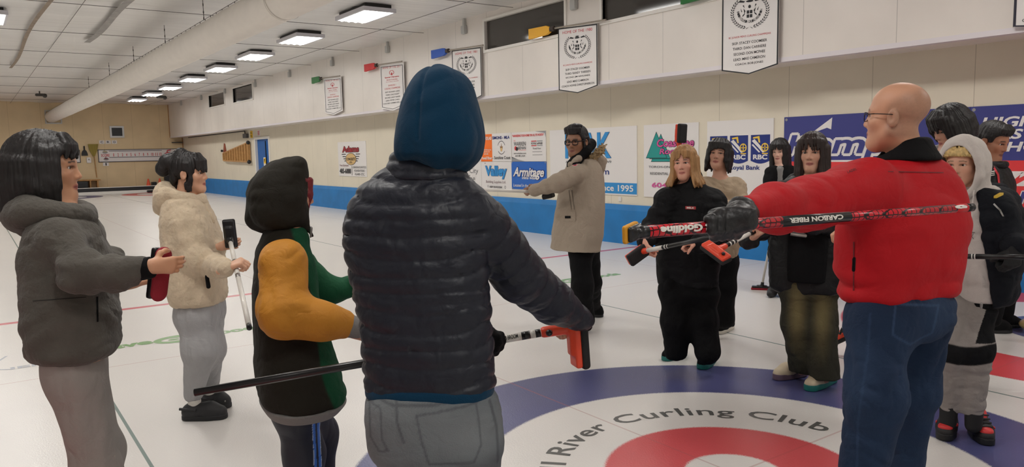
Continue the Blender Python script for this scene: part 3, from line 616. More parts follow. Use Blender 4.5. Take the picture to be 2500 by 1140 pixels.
# ================================================================== SIGNS AND BANNERS
BLU = mat('sign_blue', (32, 100, 190), 0.45); SKY = mat('sign_skyblue', (44, 140, 206), 0.45); NAV = mat('sign_navy', (58, 62, 132), 0.45); ORN = mat('sign_orange', (250, 118, 30), 0.45); TEAL = mat('sign_teal', (28, 146, 140), 0.45)
PNK = mat('sign_pink', (206, 84, 150), 0.45); RBL = mat('sign_royal', (22, 44, 122), 0.45); GLD = mat('sign_gold', (234, 196, 70), 0.45); LRED = mat('sign_brightred', (222, 58, 62), 0.45); TAN = mat('sign_tan', (214, 178, 120), 0.5); SGR = mat('sign_grey', (150, 150, 152), 0.5); DGY = mat('sign_darkgrey', (84, 84, 90), 0.5)
class Sign:
    def __init__(s, label, yl, yr, z0, z1, bg, x=WX, th=0.012, group=None, name='wall_sign', cat='sign'):
        s.x, s.yl, s.w, s.z0, s.h = x - th, yl, yl - yr, z0, z1 - z0
        s.t = thing(name, label, cat, (x, (yl + yr) / 2, z0), group); MB().box((x - th, yr, z0), (x - 0.001, yl, z1)).build('panel', bg, s.t); s.n = 0
    def P(s, u, v, d=0.0): return (s.x - d, s.yl - u * s.w, s.z0 + v * s.h)
    def text(s, st, u0, u1, v0, v1, m, bold=0.02, shear=0.0, d=0.005, space=1.0):
        return text(s.t, st, s.P(u0, v0), (0, -1, 0), (0, 0, 1), (u1 - u0) * s.w, (v1 - v0) * s.h, m, bold=bold, shear=shear, lift=d, space=space)
    def outl(s, st, u0, u1, v0, v1, m, mo, bold=0.02, shear=0.0, ob=0.05, space=1.0):
        text(s.t, st, s.P(u0, v0), (0, -1, 0), (0, 0, 1), (u1 - u0) * s.w, (v1 - v0) * s.h, mo, bold=bold, shear=shear, lift=0.005, halo=(ob + 0.015) * (v1 - v0) * s.h); s.text(st, u0, u1, v0, v1, m, bold, shear, 0.009, space)
    def rect(s, u0, u1, v0, v1, m, d=0.001, name='colour_field'):
        a, b = s.P(u0, v0), s.P(u1, v1); return MB().box((s.x - d - 0.001, b[1], a[2]), (s.x - d + 0.0005, a[1], b[2])).build(name, m, s.t)
    def poly(s, pts, m, d=0.0015, name='emblem'):
        return MB().poly([s.P(u, v, d) for u, v in pts]).build(name, m, s.t)
    def disc(s, u, v, ru, m, d=0.0015, name='emblem', ring=None, a0=0, a1=2 * math.pi, rv=None):
        rv = ru * s.w / s.h if rv is None else rv; A = np.linspace(a0, a1, 33)
        if ring is None: return s.poly([(u + ru * math.cos(a), v + rv * math.sin(a)) for a in A[:-1]], m, d, name)
        b = MB(); k = ring
        for p, q in zip(A[:-1], A[1:]): b.poly([s.P(u + ru * math.cos(p), v + rv * math.sin(p), d), s.P(u + ru * math.cos(q), v + rv * math.sin(q), d), s.P(u + k * ru * math.cos(q), v + k * rv * math.sin(q), d), s.P(u + k * ru * math.cos(p), v + k * rv * math.sin(p), d)])
        return b.build(name, m, s.t)
Z0, ZM, Z1 = 0.785, 1.347, 1.905
s = Sign('white sign reading Adams Concrete alone on the cream wall', 20.78, 18.90, 0.945, 1.905, SGNW)
s.outl('Adams', 0.17, 0.77, 0.70, 0.87, mat('maroon_red', (150, 26, 40), 0.5), INK, 0.05)
s.disc(0.47, 0.50, 0.195, INK, name='seal', rv=0.175); s.disc(0.47, 0.50, 0.18, TAN, 0.004, name='seal', rv=0.162)
s.text('CONCRETE', 0.31, 0.63, 0.46, 0.54, INK, d=0.008); s.text('LTD.', 0.42, 0.52, 0.38, 0.43, INK, d=0.008)
for k in range(4):
    v = 0.63 - 0.065 * k; s.rect(0.14 + 0.03 * k, 0.29, v, v + 0.022, INK); s.rect(0.65, 0.80 - 0.03 * k, v, v + 0.022, INK)
s.text('Free Estimates', 0.06, 0.38, 0.29, 0.35, mat('sign_maroon', (120, 50, 60), 0.5), 0.0); s.text('485-6888', 0.04, 0.46, 0.08, 0.23, INK, 0.04); s.rect(0.485, 0.497, 0.03, 0.30, INK)
s.text('\u2022DRIVEWAYS\u2022PATIOS', 0.52, 0.99, 0.235, 0.295, INK, 0.0); s.text('\u2022FOUNDATIONS', 0.57, 0.93, 0.14, 0.2, INK, 0.0); s.text('\u2022SLABS\u2022 ETC.', 0.59, 0.94, 0.04, 0.1, INK, 0.0)
# block of eight panels
s = Sign('plain white sign panel above the River City Coffee panel', 14.40, 13.31, ZM, Z1, SGNW); s.text('c.', 0.93, 0.985, 0.25, 0.31, INK)
s = Sign('white sign panel with thin lettering reading River City Coffee', 14.40, 13.31, Z0, ZM - 0.006, SGNW)
s.text('River City', 0.14, 0.90, 0.52, 0.76, DGY, -0.008, 0.1); s.text('Coffee', 0.22, 0.78, 0.24, 0.5, DGY, -0.008, 0.1)
s = Sign('orange and white sign panel reading Nicholas Simons MLA', 13.30, 12.22, ZM, Z1, SGNW)
s.rect(0.0, 0.385, 0.0, 0.99, ORN); s.text('NICHOLAS', 0.02, 0.37, 0.78, 0.90, SGNW, 0.04, d=0.006); s.text('SIMONS - MLA', 0.40, 0.96, 0.79, 0.90, RBL, 0.03)
for k, st in enumerate(('109-4675 Marine Ave', 'Powell River, BC', '604-485')): s.text(st, 0.03 + 0.04 * k, 0.355 - 0.05 * k, 0.40 - 0.075 * k, 0.45 - 0.075 * k, SGNW, 0.02, d=0.004)
s.text('Powell River', 0.02, 0.375, 0.07, 0.18, SGNW, 0.03, d=0.004); s.text('- Sunshine Coast', 0.40, 0.975, 0.08, 0.19, INK, 0.01)
for a0, a1 in ((0.35, 2.8), (3.7, 5.7)): s.disc(0.69, 0.49, 0.125, DGY, ring=0.9, a0=a0, a1=a1)
s.poly([(0.69, 0.66), (0.705, 0.52), (0.735, 0.55), (0.725, 0.44), (0.71, 0.36), (0.67, 0.36), (0.655, 0.44), (0.645, 0.56), (0.675, 0.52)], mat('sign_bronze', (150, 110, 70), 0.5)); s.disc(0.69, 0.42, 0.035, TAN, 0.003)
s = Sign('white sign panel reading Warren Behan with red top line', 12.20, 11.12, ZM, Z1, SGNW)
s.text('"HARNESSING YOUR HOME FOR ALL ITS WORTH"', 0.03, 0.95, 0.84, 0.92, LRED, 0.03); s.poly([(0.7, 1.0), (1.0, 1.0), (1.0, 0.78), (0.97, 0.93)], SGR); s.poly([(0, 0), (0.4, 0), (0.2, 0.06), (0, 0.16)], SGR); s.poly([(0.0, 0.16), (0.14, 0.09), (0, 0.12)], DGY, 0.003)
s.text('THE', 0.06, 0.12, 0.69, 0.73, LRED, 0); s.text('WARREN', 0.07, 0.43, 0.53, 0.67, INK, 0.0); s.text('BEHAN', 0.205, 0.43, 0.41, 0.51, INK, 0.0); s.disc(0.12, 0.45, 0.038, LRED); s.disc(0.16, 0.43, 0.036, INK, 0.003)
s.rect(0.20, 0.43, 0.375, 0.385, LRED); s.text('warrenbehan.com', 0.065, 0.44, 0.25, 0.31, INK, 0.0); s.text('604.485.2324', 0.11, 0.40, 0.16, 0.22, INK, 0.0)
for v in (0.66, 0.51): s.rect(0.59, 0.74, v, v + 0.03, SRED); s.rect(0.755, 0.91, v, v + 0.03, SGR)
s.text('ROYAL LePAGE', 0.59, 0.91, 0.565, 0.635, INK, 0.02); s.text('Powell River', 0.64, 0.87, 0.40, 0.46, DGY, 0.0); s.rect(0.62, 0.89, 0.315, 0.325, INK); s.rect(0.62, 0.90, 0.21, 0.222, DGY)
s = Sign('white sign panel reading Valley Building Supplies with blue letters', 13.30, 12.225, Z0, ZM - 0.006, SGNW)
s.outl('Valley', 0.14, 0.86, 0.38, 0.85, SKY, RBL, 0.05, 0.0, 0.005); s.text('Building Supplies Ltd.', 0.16, 0.82, 0.20, 0.32, mat('sign_rosegrey', (134, 106, 110), 0.5), 0.0); s.text("KEEP ON ROCKIN'", 0.28, 0.70, 0.05, 0.12, INK, 0.02)
s.poly([(0.135, 0.98), (0.15, 0.93), (0.12, 0.93)], INK); s.disc(0.79, 0.09, 0.025, INK, ring=0.7); s.disc(0.22, 0.1, 0.02, INK, ring=0.7)
s = Sign('blue sign panel reading Armitage mens wear in white script', 12.22, 11.12, 0.81, ZM - 0.006, BLU)
s.outl('Armitage', 0.05, 0.95, 0.36, 0.80, SGNW, RBL, 0.03, 0.3, 0.03); s.text('mens wear', 0.31, 0.73, 0.37, 0.46, SGNW, 0.02, 0.3); s.text('Located In the Town Centre', 0.05, 0.93, 0.09, 0.2, SGNW, 0.01, 0.25)
for u, v in ((0.02, 0.97), (0.98, 0.97), (0.02, 0.03)): s.disc(u, v, 0.012, SGR, 0.003, 'screw')
s = Sign('large white sign with blue letters ending AK behind the man in the beige parka', 11.00, 8.777, 0.79, 1.905, SGNW)
s.outl('PEAK', 0.20, 0.735, 0.545, 0.93, SKY, RBL, 0.03, 0.0, -0.008); s.text('serving the region', 0.2, 0.735, 0.46, 0.52, DGY, 0.0, 0.3); s.text('prpeak.com', 0.22, 0.71, 0.27, 0.39, RBL, 0.01)
s.rect(0.0, 1.0, 0.02, 0.18, SKY); s.text('voice since 1995', 0.36, 0.965, 0.055, 0.15, SGNW, 0.02, d=0.005)
s = Sign('white sign reading Coastline Roofing with green mountain triangles', 8.623, 7.52, Z0, Z1, SGNW)
for pts, dd in (([(0.12, 0.535), (0.50, 0.535), (0.33, 0.86)], 0.0015), ([(0.15, 0.495), (0.52, 0.495), (0.34, 0.82)], 0.001), ([(0.055, 0.545), (0.44, 0.545), (0.245, 0.89)], 0.003)):
    q = np.array(pts); c = q.mean(0); s.poly([tuple(p) for p in c + (q - c) * 1.06], INK, dd - 0.0005); s.poly(pts, TEAL, dd)
s.outl('Coastline', 0.26, 0.93, 0.69, 0.80, PNK, INK, 0.03, 0.15, 0.03); s.outl('Roofing', 0.31, 0.83, 0.57, 0.67, PNK, INK, 0.03, 0.15, 0.03)
s.text('TORCH-ON   SHINGLES', 0.10, 0.90, 0.405, 0.435, INK, 0.0); s.text('RESIDENTIAL & COMMERCIAL', 0.13, 0.92, 0.31, 0.345, INK, 0.0); s.text('604-485', 0.16, 0.80, 0.135, 0.205, PNK, 0.03)
s = Sign('white sign with three navy shields reading RBC and Royal Bank', 7.36, 6.25, Z0, Z1, SGNW)
for k in range(3):
    u = 0.05 + 0.315 * k; W = 0.275
    a = [(u, 0.81), (u + W, 0.81), (u + W, 0.50)] + [(u + W - W * t, 0.50 - 0.035 * math.sin(math.pi * t)) for t in np.linspace(0.1, 0.9, 9)] + [(u, 0.50)]; s.poly(a, RBL, name='shield')
    s.text('RBC', u + 0.035, u + W - 0.035, 0.515, 0.575, SGNW, 0.04, d=0.003)
    L_ = lambda pts, m, dd=0.003: s.poly([(u + W * p, 0.58 + 0.22 * q) for p, q in pts], m, dd, 'lion_mark')
    L_([(0.12, 0.92), (0.45, 0.98), (0.5, 0.62), (0.42, 0.62), (0.36, 0.86), (0.12, 0.84)], GLD); L_([(0.05, 0.72), (0.2, 0.82), (0.55, 0.4), (0.72, 0.1), (0.62, 0.08), (0.4, 0.35)], SGNW, 0.0025); L_([(0.05, 0.5), (0.12, 0.55), (0.5, 0.12), (0.44, 0.08)], SGNW)
    s.disc(u + W * 0.74, 0.58 + 0.22 * 0.36, W * 0.19, GLD, 0.0035, 'globe', ring=0.72); L_([(0.56, 0.33), (0.92, 0.33), (0.92, 0.38), (0.56, 0.38)], GLD, 0.004); L_([(0.72, 0.12), (0.77, 0.12), (0.77, 0.6), (0.72, 0.6)], GLD, 0.004); L_([(0.6, 0.0), (0.9, 0.0), (0.9, 0.06), (0.6, 0.06)], GLD)
s.text('Royal Bank', 0.36, 0.82, 0.375, 0.445, RBL, 0.02)
s = Sign('large blue sign with white bordered letters emp behind the man in the red jacket', 6.09, 3.83, Z0, Z1, NAV)
s.rect(0, 1, 0, 0.49, LRED); s.outl('Kemp', 0.02, 0.62, 0.51, 0.79, NAV, SGNW, 0.02, 0.2, 0.10); s.rect(0.18, 0.66, 0.485, 0.505, SGNW, 0.003); s.poly([(0.17, 0.80), (0.30, 0.97), (0.295, 0.84), (0.27, 0.86)], SGNW)
for u in (0.015, 0.985): s.disc(u, 0.97, 0.008, SGR, 0.003, 'screw')
s = Sign('blue and red sign with white words HIGH EFF and digits 723 at the frame edge', 3.825, 1.6, Z0, Z1, NAV)
s.rect(0, 1, 0, 0.495, LRED); s.text('HIGH EFFICIENCY', 0.05, 0.80, 0.80, 0.895, SGNW, 0.03, 0.2); s.text('GAS FURNACES', 0.05, 0.72, 0.69, 0.78, SGNW, 0.03, 0.2); s.text('HOT WATER', 0.16, 0.70, 0.575, 0.665, SGNW, 0.03, 0.2); s.text('723', 0.145, 0.36, 0.26, 0.40, SGNW, 0.05, 0.2); s.outl('oH', 0.17, 0.30, 0.11, 0.215, NAV, SGNW, 0.03, 0.2, 0.08)
for u in (0.015, 0.985): s.disc(u, 0.97, 0.008, SGR, 0.003, 'screw')
n_ = tag(MB().box((WX - 0.015, 9.14, 0.685), (WX, 9.21, 0.765), 0.006).build('wall_socket', WHITE), 'small white wall socket below the sign ending AK, just above the blue kerb', 'socket')

def banner(label, yl, yr, zt, zb, tip, year, lines, kind, edge=INK, tilt=0.06):
    """pennant hanging from a broom stick; its top and foot tilt with the picture's sag"""
    x = SX - 0.06; w = yl - yr; t = thing('banner', label, 'banner', (x, (yl + yr) / 2, tip), 'championship banners along the soffit')
    def P(u, v, d=0.0): return (x - d, yl - u * w, zb + v * (zt - zb) - tilt * u * v)
    out = [P(0, 0), (x, (yl + yr) / 2, tip), P(1, 0), P(1, 1), P(0, 1)]
    MB().poly(out, (0.008, 0, 0)).build('cloth', mat('banner_cloth', (226, 222, 220), 0.75), t)
    b = MB(); q = np.array(out); c = q.mean(0)
    g = 0.035 if kind != 'olym' else 0.05; ins = [c + (p - c) * np.array([1, 1 - 2 * g / w, 1 - 1.6 * g / (zt - tip)]) for p in q]; e = 0.012 / w * 2; ins2 = [c + (p - c) * np.array([1, 1 - 2 * g / w - 2 * e, 1 - 1.6 * g / (zt - tip) - e]) for p in q]
    if kind != 'olym': ins = q; ins2 = [c + (p - c) * np.array([1, 1 - 0.05, 1 - 0.03]) for p in q]
    for i in range(5): j = (i + 1) % 5; b.poly([p - np.array([0.002, 0, 0]) for p in (ins[i], ins[j], ins2[j], ins2[i])])
    b.build('border', edge, t)
    def T(st, u0, u1, v, h, m, bold=0.0): text(t, st, P(u0, v), (0, -1, -tilt * v / w), (0, 0, 1), (u1 - u0) * w, h * (zt - zb), m, bold=bold, lift=0.002)
    T('HOME OF THE ' + year, 0.12, 0.88, 0.90, 0.045, SRED)
    def E(pts, m, name='emblem'): MB().poly([P(u, v, 0.002) for u, v in pts]).build(name, m, t)
    if kind == 'olym':
        b = MB()
        for a in np.linspace(0, 2 * math.pi, 11)[:-1]:
            cu, cv = 0.5 + 0.09 * math.cos(a), 0.80 + 0.045 * math.sin(a); b.poly([P(cu + 0.022 * math.cos(a + q), cv + 0.012 * math.sin(a + q), 0.002) for q in np.linspace(0, 2 * math.pi, 7)[:-1]])
        b.poly([P(u, v, 0.002) for u, v in ((0.47, 0.80), (0.53, 0.80), (0.515, 0.74), (0.485, 0.74))]); b.build('emblem', SRED, t)
        T('Special Olympics', 0.2, 0.8, 0.675, 0.04, SRED, 0.03); T('British Columbia', 0.28, 0.73, 0.625, 0.03, SRED); T('POWELL RIVER', 0.25, 0.78, 0.585, 0.014, SRED)
        T('DIVISION 1', 0.34, 0.66, 0.49, 0.035, SRED); T('CURLING CHAMPIONS', 0.17, 0.83, 0.42, 0.04, SRED)
        for k, l in enumerate(lines): T(l, 0.5 - 0.017 * len(l), 0.5 + 0.017 * len(l), 0.345 - 0.065 * k, 0.03, INK, 0.01)
    else:
        for sgn in (-1, 1):
            b = MB()
            for k in range(15):
                a = -math.pi / 2 + 0.3 + k * 0.15
                for dr, tw in ((-0.015, 0.6), (0.02, -0.6)):
                    r = 0.31 + dr; cu, cv = 0.5 + sgn * r * math.cos(a), 0.685 + 0.19 * (1 + dr * 3) * math.sin(a); al = a + math.pi / 2 + tw; L1, L2 = 0.032, 0.011
                    b.poly([P(cu + sgn * (L1 * math.cos(al) * c_ - L2 * math.sin(al) * s_), cv + 0.58 * (L1 * math.sin(al) * c_ + L2 * math.cos(al) * s_), 0.002) for c_, s_ in ((1, 0), (0, 1), (-1, 0), (0, -1))])
            b.build('wreath', INK, t)
        b = MB()
        el = lambda cu, cv, ru, rv, n=18: b.poly([P(cu + ru * math.cos(a), cv + rv * math.sin(a), 0.002) for a in np.linspace(0, 2 * math.pi, n + 1)[:-1]])
        el(0.5, 0.815, 0.065, 0.013); el(0.5, 0.838, 0.05, 0.010)
        for sg in (-1, 1):
            b.poly([P(0.5 + sg * u, v, 0.002) for u, v in ((0.08, 0.82), (0.17, 0.84), (0.2, 0.815), (0.1, 0.805))])
            for pts in (((0.07, 0.70), (0.11, 0.735), (0.09, 0.67)), ((0.09, 0.735), (0.125, 0.77), (0.10, 0.775)), ((0.075, 0.68), (0.12, 0.655), (0.13, 0.63), (0.09, 0.655)), ((0.13, 0.70), (0.16, 0.74), (0.145, 0.69)), ((0.01, 0.50), (0.06, 0.475), (0.05, 0.49))): b.poly([P(0.5 + sg * u, v, 0.002) for u, v in pts])
            for u0, v0 in ((0.005, 0.705), (0.005, 0.655)): b.poly([P(0.5 + sg * u, v, 0.002) for u, v in ((u0, v0), (u0 + 0.045, v0), (u0 + 0.045, v0 - 0.04), (u0, v0 - 0.04))])
        el(0.5, 0.75, 0.025, 0.022, 8); b.build('crest', INK, t)
        # words along the inside of the wreath, read from the upper left round the foot
        st = 'BRITISH COLUMBIA CURLING ASSOCIATION'; n = len(st); b = None
        for k, ch in enumerate(st):
            if ch == ' ': continue
            a = math.radians(188 + k * (352 - 188) / (n - 1)); R = 0.225; cu, cv = 0.5 + R * math.cos(a), 0.715 + 0.165 * math.sin(a); tx = np.array([0, -math.cos(a + math.pi / 2), math.sin(a + math.pi / 2)]); ty = np.array([0, math.cos(a), -math.sin(a)])
            text(t, ch, np.array(P(cu, cv)) - tx * 0.012, tx, ty, 0.02, 0.032, INK, bold=0.0, lift=0.002)
        T('BC JUNIOR MEN\u2019S CURLING CHAMPIONS', 0.13, 0.87, 0.375, 0.03, SRED)
        for k, l in enumerate(lines): T(l, 0.5 - 0.0155 * len(l), 0.5 + 0.0155 * len(l), 0.30 - 0.066 * k, 0.032, INK, 0.01)
    return t
NM = ['SKIP: STACEY COOMBER', 'THIRD: RANDY THIESSEN', 'SECOND: JIM NEWLANDS', 'LEAD: MIKE CAMERON', 'COACH: HOWIE CHRISTOPHERSON']
OL = ['SKIP: RICHARD LANG', 'THIRD: DALE EGERT', 'SECOND: LANCY BAKER', 'LEAD: PETER CHILD', 'COACHES: CARMEN RIEL & D']
banner('white pennant banner with green broom, farthest of the row on the soffit', 20.11, 18.93, 3.62, 2.69, 2.61, '2015', OL, 'olym')
banner('white pennant banner with red broom and red print headed 2011', 16.64, 15.44, 3.62, 2.61, 2.53, '2011', OL, 'olym')
banner('white pennant banner with blue broom, headed 1981, behind the teal hood', 13.36, 12.30, 3.57, 2.61, 2.49, '1981', ['SKIP: TRACY KEIZER', 'THIRD: DON MCPHEE', 'SECOND: J NEEDHAM', 'LEAD: B CHILD', 'COACH: R PARKER'], 'crest')
banner('white pennant banner with yellow broom, headed 1980', 9.98, 9.02, 3.53, 2.53, 2.45, '1980', NM, 'crest')
banner('white pennant banner with a wreath crest cut off by the top of the frame', 6.62, 5.77, 3.55, 2.52, 2.44, '1980', ['SKIP: STACEY COOMBER', 'THIRD: DAN CARRIERE', 'SECOND: DON MCPHEE', 'LEAD: MIKE CAMERON', 'COACH: BOB JONES'], 'crest')
banner('white banner corner with dark blue edge at the upper right of the frame', 3.22, 2.3, 3.5, 2.60, 2.545, '1979', NM, 'crest', DBL)
for (yl, zt, rgb, lab) in ((20.11, 3.62, (20, 110, 44), 'green'), (16.64, 3.62, (206, 34, 40), 'red'), (13.36, 3.57, (28, 84, 184), 'blue'), (9.98, 3.53, (240, 178, 44), 'yellow'), (6.62, 3.55, (20, 110, 44), 'dark green')):
    x = SX - 0.1; f = 0.8 if lab == 'yellow' else 0.72 if lab == 'dark green' else 0.8
    t = thing('display_broom', '%s headed broom stick that carries the %s' % (lab, {'green': 'farthest pennant', 'red': 'pennant headed 2011', 'blue': 'pennant headed 1981', 'yellow': 'pennant headed 1980', 'dark green': 'pennant cut off by the frame top'}[lab]), 'broom', (x, yl + 0.3, zt), 'brooms carrying the banners')
    MB().tube((x, yl + 0.1, zt + 0.01), (x, yl - 1.2, zt - 0.04), 0.014).build('stick', mat('stick_grey', (150, 140, 128), 0.5), t)
    MB().box((x - 0.035, yl + 0.03, zt - 0.03), (x + 0.03, yl + 0.16, zt + 0.045), 0.015).build('collar', mat('collar_brown', (60, 48, 42), 0.6), t)
    b = MB(); zz = zt + 0.0
    b.poly([(x - 0.03, yl + 0.15, zz - 0.04), (x - 0.03, yl + 0.15, zz + 0.04), (x - 0.03, yl + 0.24, zz + 0.075), (x - 0.03, yl + 0.9 * f, zz + 0.085), (x - 0.03, yl + 0.9 * f, zz - 0.085), (x - 0.03, yl + 0.24, zz - 0.07)], (0.05, 0, 0))
    b.build('broom_head', mat('broom_' + lab.replace(' ', '_'), rgb, 0.55), t)
# ================================================================== FIGURES
def horiz(x, D):                              # ground point under picture column x at forward distance D
    v = ray(x, 372); return np.array([v[0] * D, v[1] * D, 0.0])
ss = lambda a, b, t: np.clip((t - a) / (b - a), 0, 1) ** 2 * (3 - 2 * np.clip((t - a) / (b - a), 0, 1))
ZUP = np.array([0, 0, 1.0])
class Head:
    def __init__(s, C, A, R, th, pitch=0, roll=0, S=1.0):
        t, p, r = map(math.radians, (th, pitch, roll)); A = np.array([*A, 0.0]); R = np.array([*R, 0.0])
        f = -math.cos(t) * A + math.sin(t) * R; l = math.cos(t) * R + math.sin(t) * A; u = ZUP
        f, u = f * math.cos(p) - u * math.sin(p), u * math.cos(p) + f * math.sin(p)
        l, u = l * math.cos(r) + u * math.sin(r), u * math.cos(r) - l * math.sin(r)
        s.C, s.M, s.S = np.asarray(C, float), np.array([l, f, u]), S
    def __call__(s, x, y, z): return s.C + s.S * (x * s.M[0] + y * s.M[1] + z * s.M[2])
    def loc(s, V): return (V - s.C) @ s.M.T / s.S
class Person:
    def __init__(s, label, x, D, th, skin=(206, 160, 132)):
        s.D, s.th, s.skin = D, th, skin; v = ray(x, 372)[:2]; s.A = v / np.linalg.norm(v); s.R = np.array([s.A[1], -s.A[0]])
        t = math.radians(th); s.f = -math.cos(t) * s.A + math.sin(t) * s.R; s.l = math.cos(t) * s.R + math.sin(t) * s.A
        s.root = thing('person', label, 'person', horiz(x, D)); s.arms = []; s.legs = []; s.hands = []; s.H = None; s.tor = None
    def P(s, x, y, o=0.0): return PX(x, y, s.D + o)
    def PZ(s, x, z, o=0.0):
        v = ray(x, 372); D = s.D + o; p = v * D; return np.array([p[0], p[1], z])
    def m(s, px): return px * s.D / FPX
    def rows(s, rows, q=0.6, th=None):
        f, l = s.f, s.l
        if th is not None: t = math.radians(th); f = -math.cos(t) * s.A + math.sin(t) * s.R; l = math.cos(t) * s.R + math.sin(t) * s.A
        k = math.sqrt((l @ s.R) ** 2 + (q * (f @ s.R)) ** 2); out = []
        for r in rows:
            c = s.P((r[1] + r[2]) / 2, r[0], r[3] if len(r) > 3 else 0); w = s.m((r[2] - r[1]) / 2) / k; out.append((c[2], c[0], c[1], w, q * w))
        return out, l, f
    def torso(s, sol, rows, q=0.6, th=None, **kw):
        lev, l, f = s.rows(rows, q, th); sol.loft(lev, l, f, **kw); return lev
    # ---- head with a face
    def head(s, x, y, o, S, th, pitch=0, roll=0): s.H = Head(s.P(x, y, o), s.A, s.R, th, pitch, roll, S); return s.H
    def head_solid(s, b, male=0.0, ears=True, eye=0.0055):
        H, S = s.H, s.H.S; M = H.M; E = lambda c, r, k=0.02, op='u': b.ell(H(*c), M, np.array(r) * S, k * S, op)
        C = lambda p, q, r0, r1, k=0.02, op='u': b.cone(H(*p), H(*q), r0 * S, r1 * S, k * S, op)
        E((0, -0.014, 0.043), (0.076, 0.097, 0.080)); E((0, 0.024, -0.034), (0.061, 0.066, 0.084), 0.03)
        for g in (-1, 1):
            C((g * 0.056, -0.002, -0.052), (g * 0.012, 0.056, -0.099), 0.016, 0.016, 0.03); E((g * 0.042, 0.054, -0.022), (0.022, 0.022, 0.02), 0.025); C((g * 0.012, 0.075, 0.022), (g * 0.045, 0.062, 0.022), 0.011, 0.010, 0.02)
        C((-0.008, 0.066, -0.098), (0.008, 0.066, -0.098), 0.019 + 0.002 * male, 0.019 + 0.002 * male, 0.03)
        C((0, 0.079, 0.010), (0, 0.097, -0.028), 0.0075, 0.0105, 0.014)
        for g in (-1, 1): E((g * 0.0115, 0.087, -0.033), (0.0085, 0.010, 0.007), 0.008)
        b.chain([H(-0.022, 0.073, -0.0645), H(-0.006, 0.0855, -0.0600), H(0.006, 0.0855, -0.0600), H(0.022, 0.073, -0.0645)], [0.0038 * S, 0.0052 * S, 0.0052 * S, 0.0038 * S], 0.006 * S)
        b.chain([H(-0.019, 0.073, -0.0665), H(0, 0.084, -0.0710), H(0.019, 0.073, -0.0665)], [0.004 * S, 0.0065 * S, 0.004 * S], 0.006 * S)
        for g in (-1, 1): E((g * 0.031, 0.082, 0.003), (0.0155, 0.014, eye), 0.005, 's')
        if ears:
            for g in (-1, 1): E((g * 0.079, -0.012, -0.006), (0.009, 0.021, 0.032), 0.008); E((g * 0.088, -0.006, -0.004), (0.008, 0.010, 0.018), 0.005, 's')
    def face_col(s, brow=(40, 30, 26), lip=(176, 98, 92), beard=0.0, scalp=None, blush=0.12):
        H = s.H; base = np.array(lin(s.skin)); br, lp = np.array(lin(brow)), np.array(lin(lip))
        def fn(V):
            q = H.loc(V); x, y, z = np.abs(q[:, 0]), q[:, 1], q[:, 2]; c = np.tile(base, (len(V), 1))
            def mixin(col, w): c[:] = c * (1 - w[:, None]) + np.array(col) * w[:, None]
            fr = ss(0.055, 0.065, y)
            mixin(base * (1.05, 0.72, 0.68), blush * np.exp(-((x - 0.042) / 0.02) ** 2 - ((z + 0.026) / 0.02) ** 2) * fr)
            mixin(base * (1.0, 0.7, 0.66), 0.25 * np.exp(-(x / 0.016) ** 2 - ((z + 0.03) / 0.012) ** 2) * ss(0.09, 0.1, y))
            mixin(lp, 0.85 * ss(1.25, 0.8, np.sqrt((x / 0.0235) ** 2 + ((z + 0.0660) / 0.0105) ** 2)) * ss(0.068, 0.072, y)); mixin(lp * 0.35, 0.8 * ss(0.0028, 0.001, np.abs(z + 0.0655)) * ss(0.022, 0.018, x) * ss(0.066, 0.07, y))
            mixin(br, 0.9 * ss(0.0045, 0.0025, np.abs(z - 0.0255 + 0.25 * np.maximum(x - 0.034, 0))) * ss(0.012, 0.016, x) * ss(0.052, 0.046, x) * ss(0.045, 0.055, y))
            e = np.sqrt(((x - 0.031) / 0.0185) ** 2 + ((z - 0.003) / 0.0095) ** 2); mixin(br, 0.55 * ss(1.25, 0.85, e) * ss(-0.002, 0.003, z) * ss(0.05, 0.058, y))
            mixin(base * 0.25, 0.8 * np.exp(-((x - 0.009) / 0.004) ** 2 - ((z + 0.0395) / 0.003) ** 2) * ss(0.082, 0.088, y))
            if beard: mixin(br, beard * ss(-0.040, -0.046, z) * ss(0.04, 0.05, y) * (np.exp(-((z + 0.050) / 0.007) ** 2) * ss(0.03, 0.02, x) + 0.5 * ss(-0.078, -0.086, z)) * (0.6 + 0.8 * noise(q * 300)))
            if scalp is not None:
                n = noise(q * 260) * 0.35; w = ss(0.095, 0.05, z + 0.55 * (y + 0.03) + 0.02 * noise(q * 20)) * ss(-0.085, -0.06, z) * ss(0.062, 0.04, y + (z - 0.02) * 0.3) * ss(0.03, -0.005, y)
                mixin(np.array(lin(scalp)), np.clip(0.42 * w * (1 + n), 0, 1))
            return c
        return fn
    def eyes(s, gaze=0.0, iris=(48, 32, 24)):
        H, S = s.H, s.H.S
        for g in (-1, 1):
            c = H(g * 0.031, 0.0655, 0.003); d = nrm(H.M[1] + gaze * H.M[0]); me = MB().ball((0, 0, 0), 1.0, seg=24).bm
            P = np.array([v.co[:] for v in me.verts]); F = [[v.index for v in f.verts] for f in me.faces]; me.verts.index_update(); F = [[v.index for v in f.verts] for f in me.faces]; me.free()
            n = bpy.data.meshes.new('eye'); n.from_pydata((c + P * 0.0122 * S).tolist(), [], F); a = n.color_attributes.new('Col', 'FLOAT_COLOR', 'POINT'); t = P @ d
            w, i, k = np.array(lin((226, 218, 212))), np.array(lin(iris)), np.array(lin((10, 9, 9)))
            col = np.where((t > 0.95)[:, None], k, np.where((t > 0.80)[:, None], i, w)); a.data.foreach_set('color', np.concatenate([col, np.ones((len(P), 1))], 1).astype(np.float32).ravel())
            for p in n.polygons: p.use_smooth = True
            link('eye', n, mat('eyeball', (220, 214, 208), 0.12, attr=True), s.root)
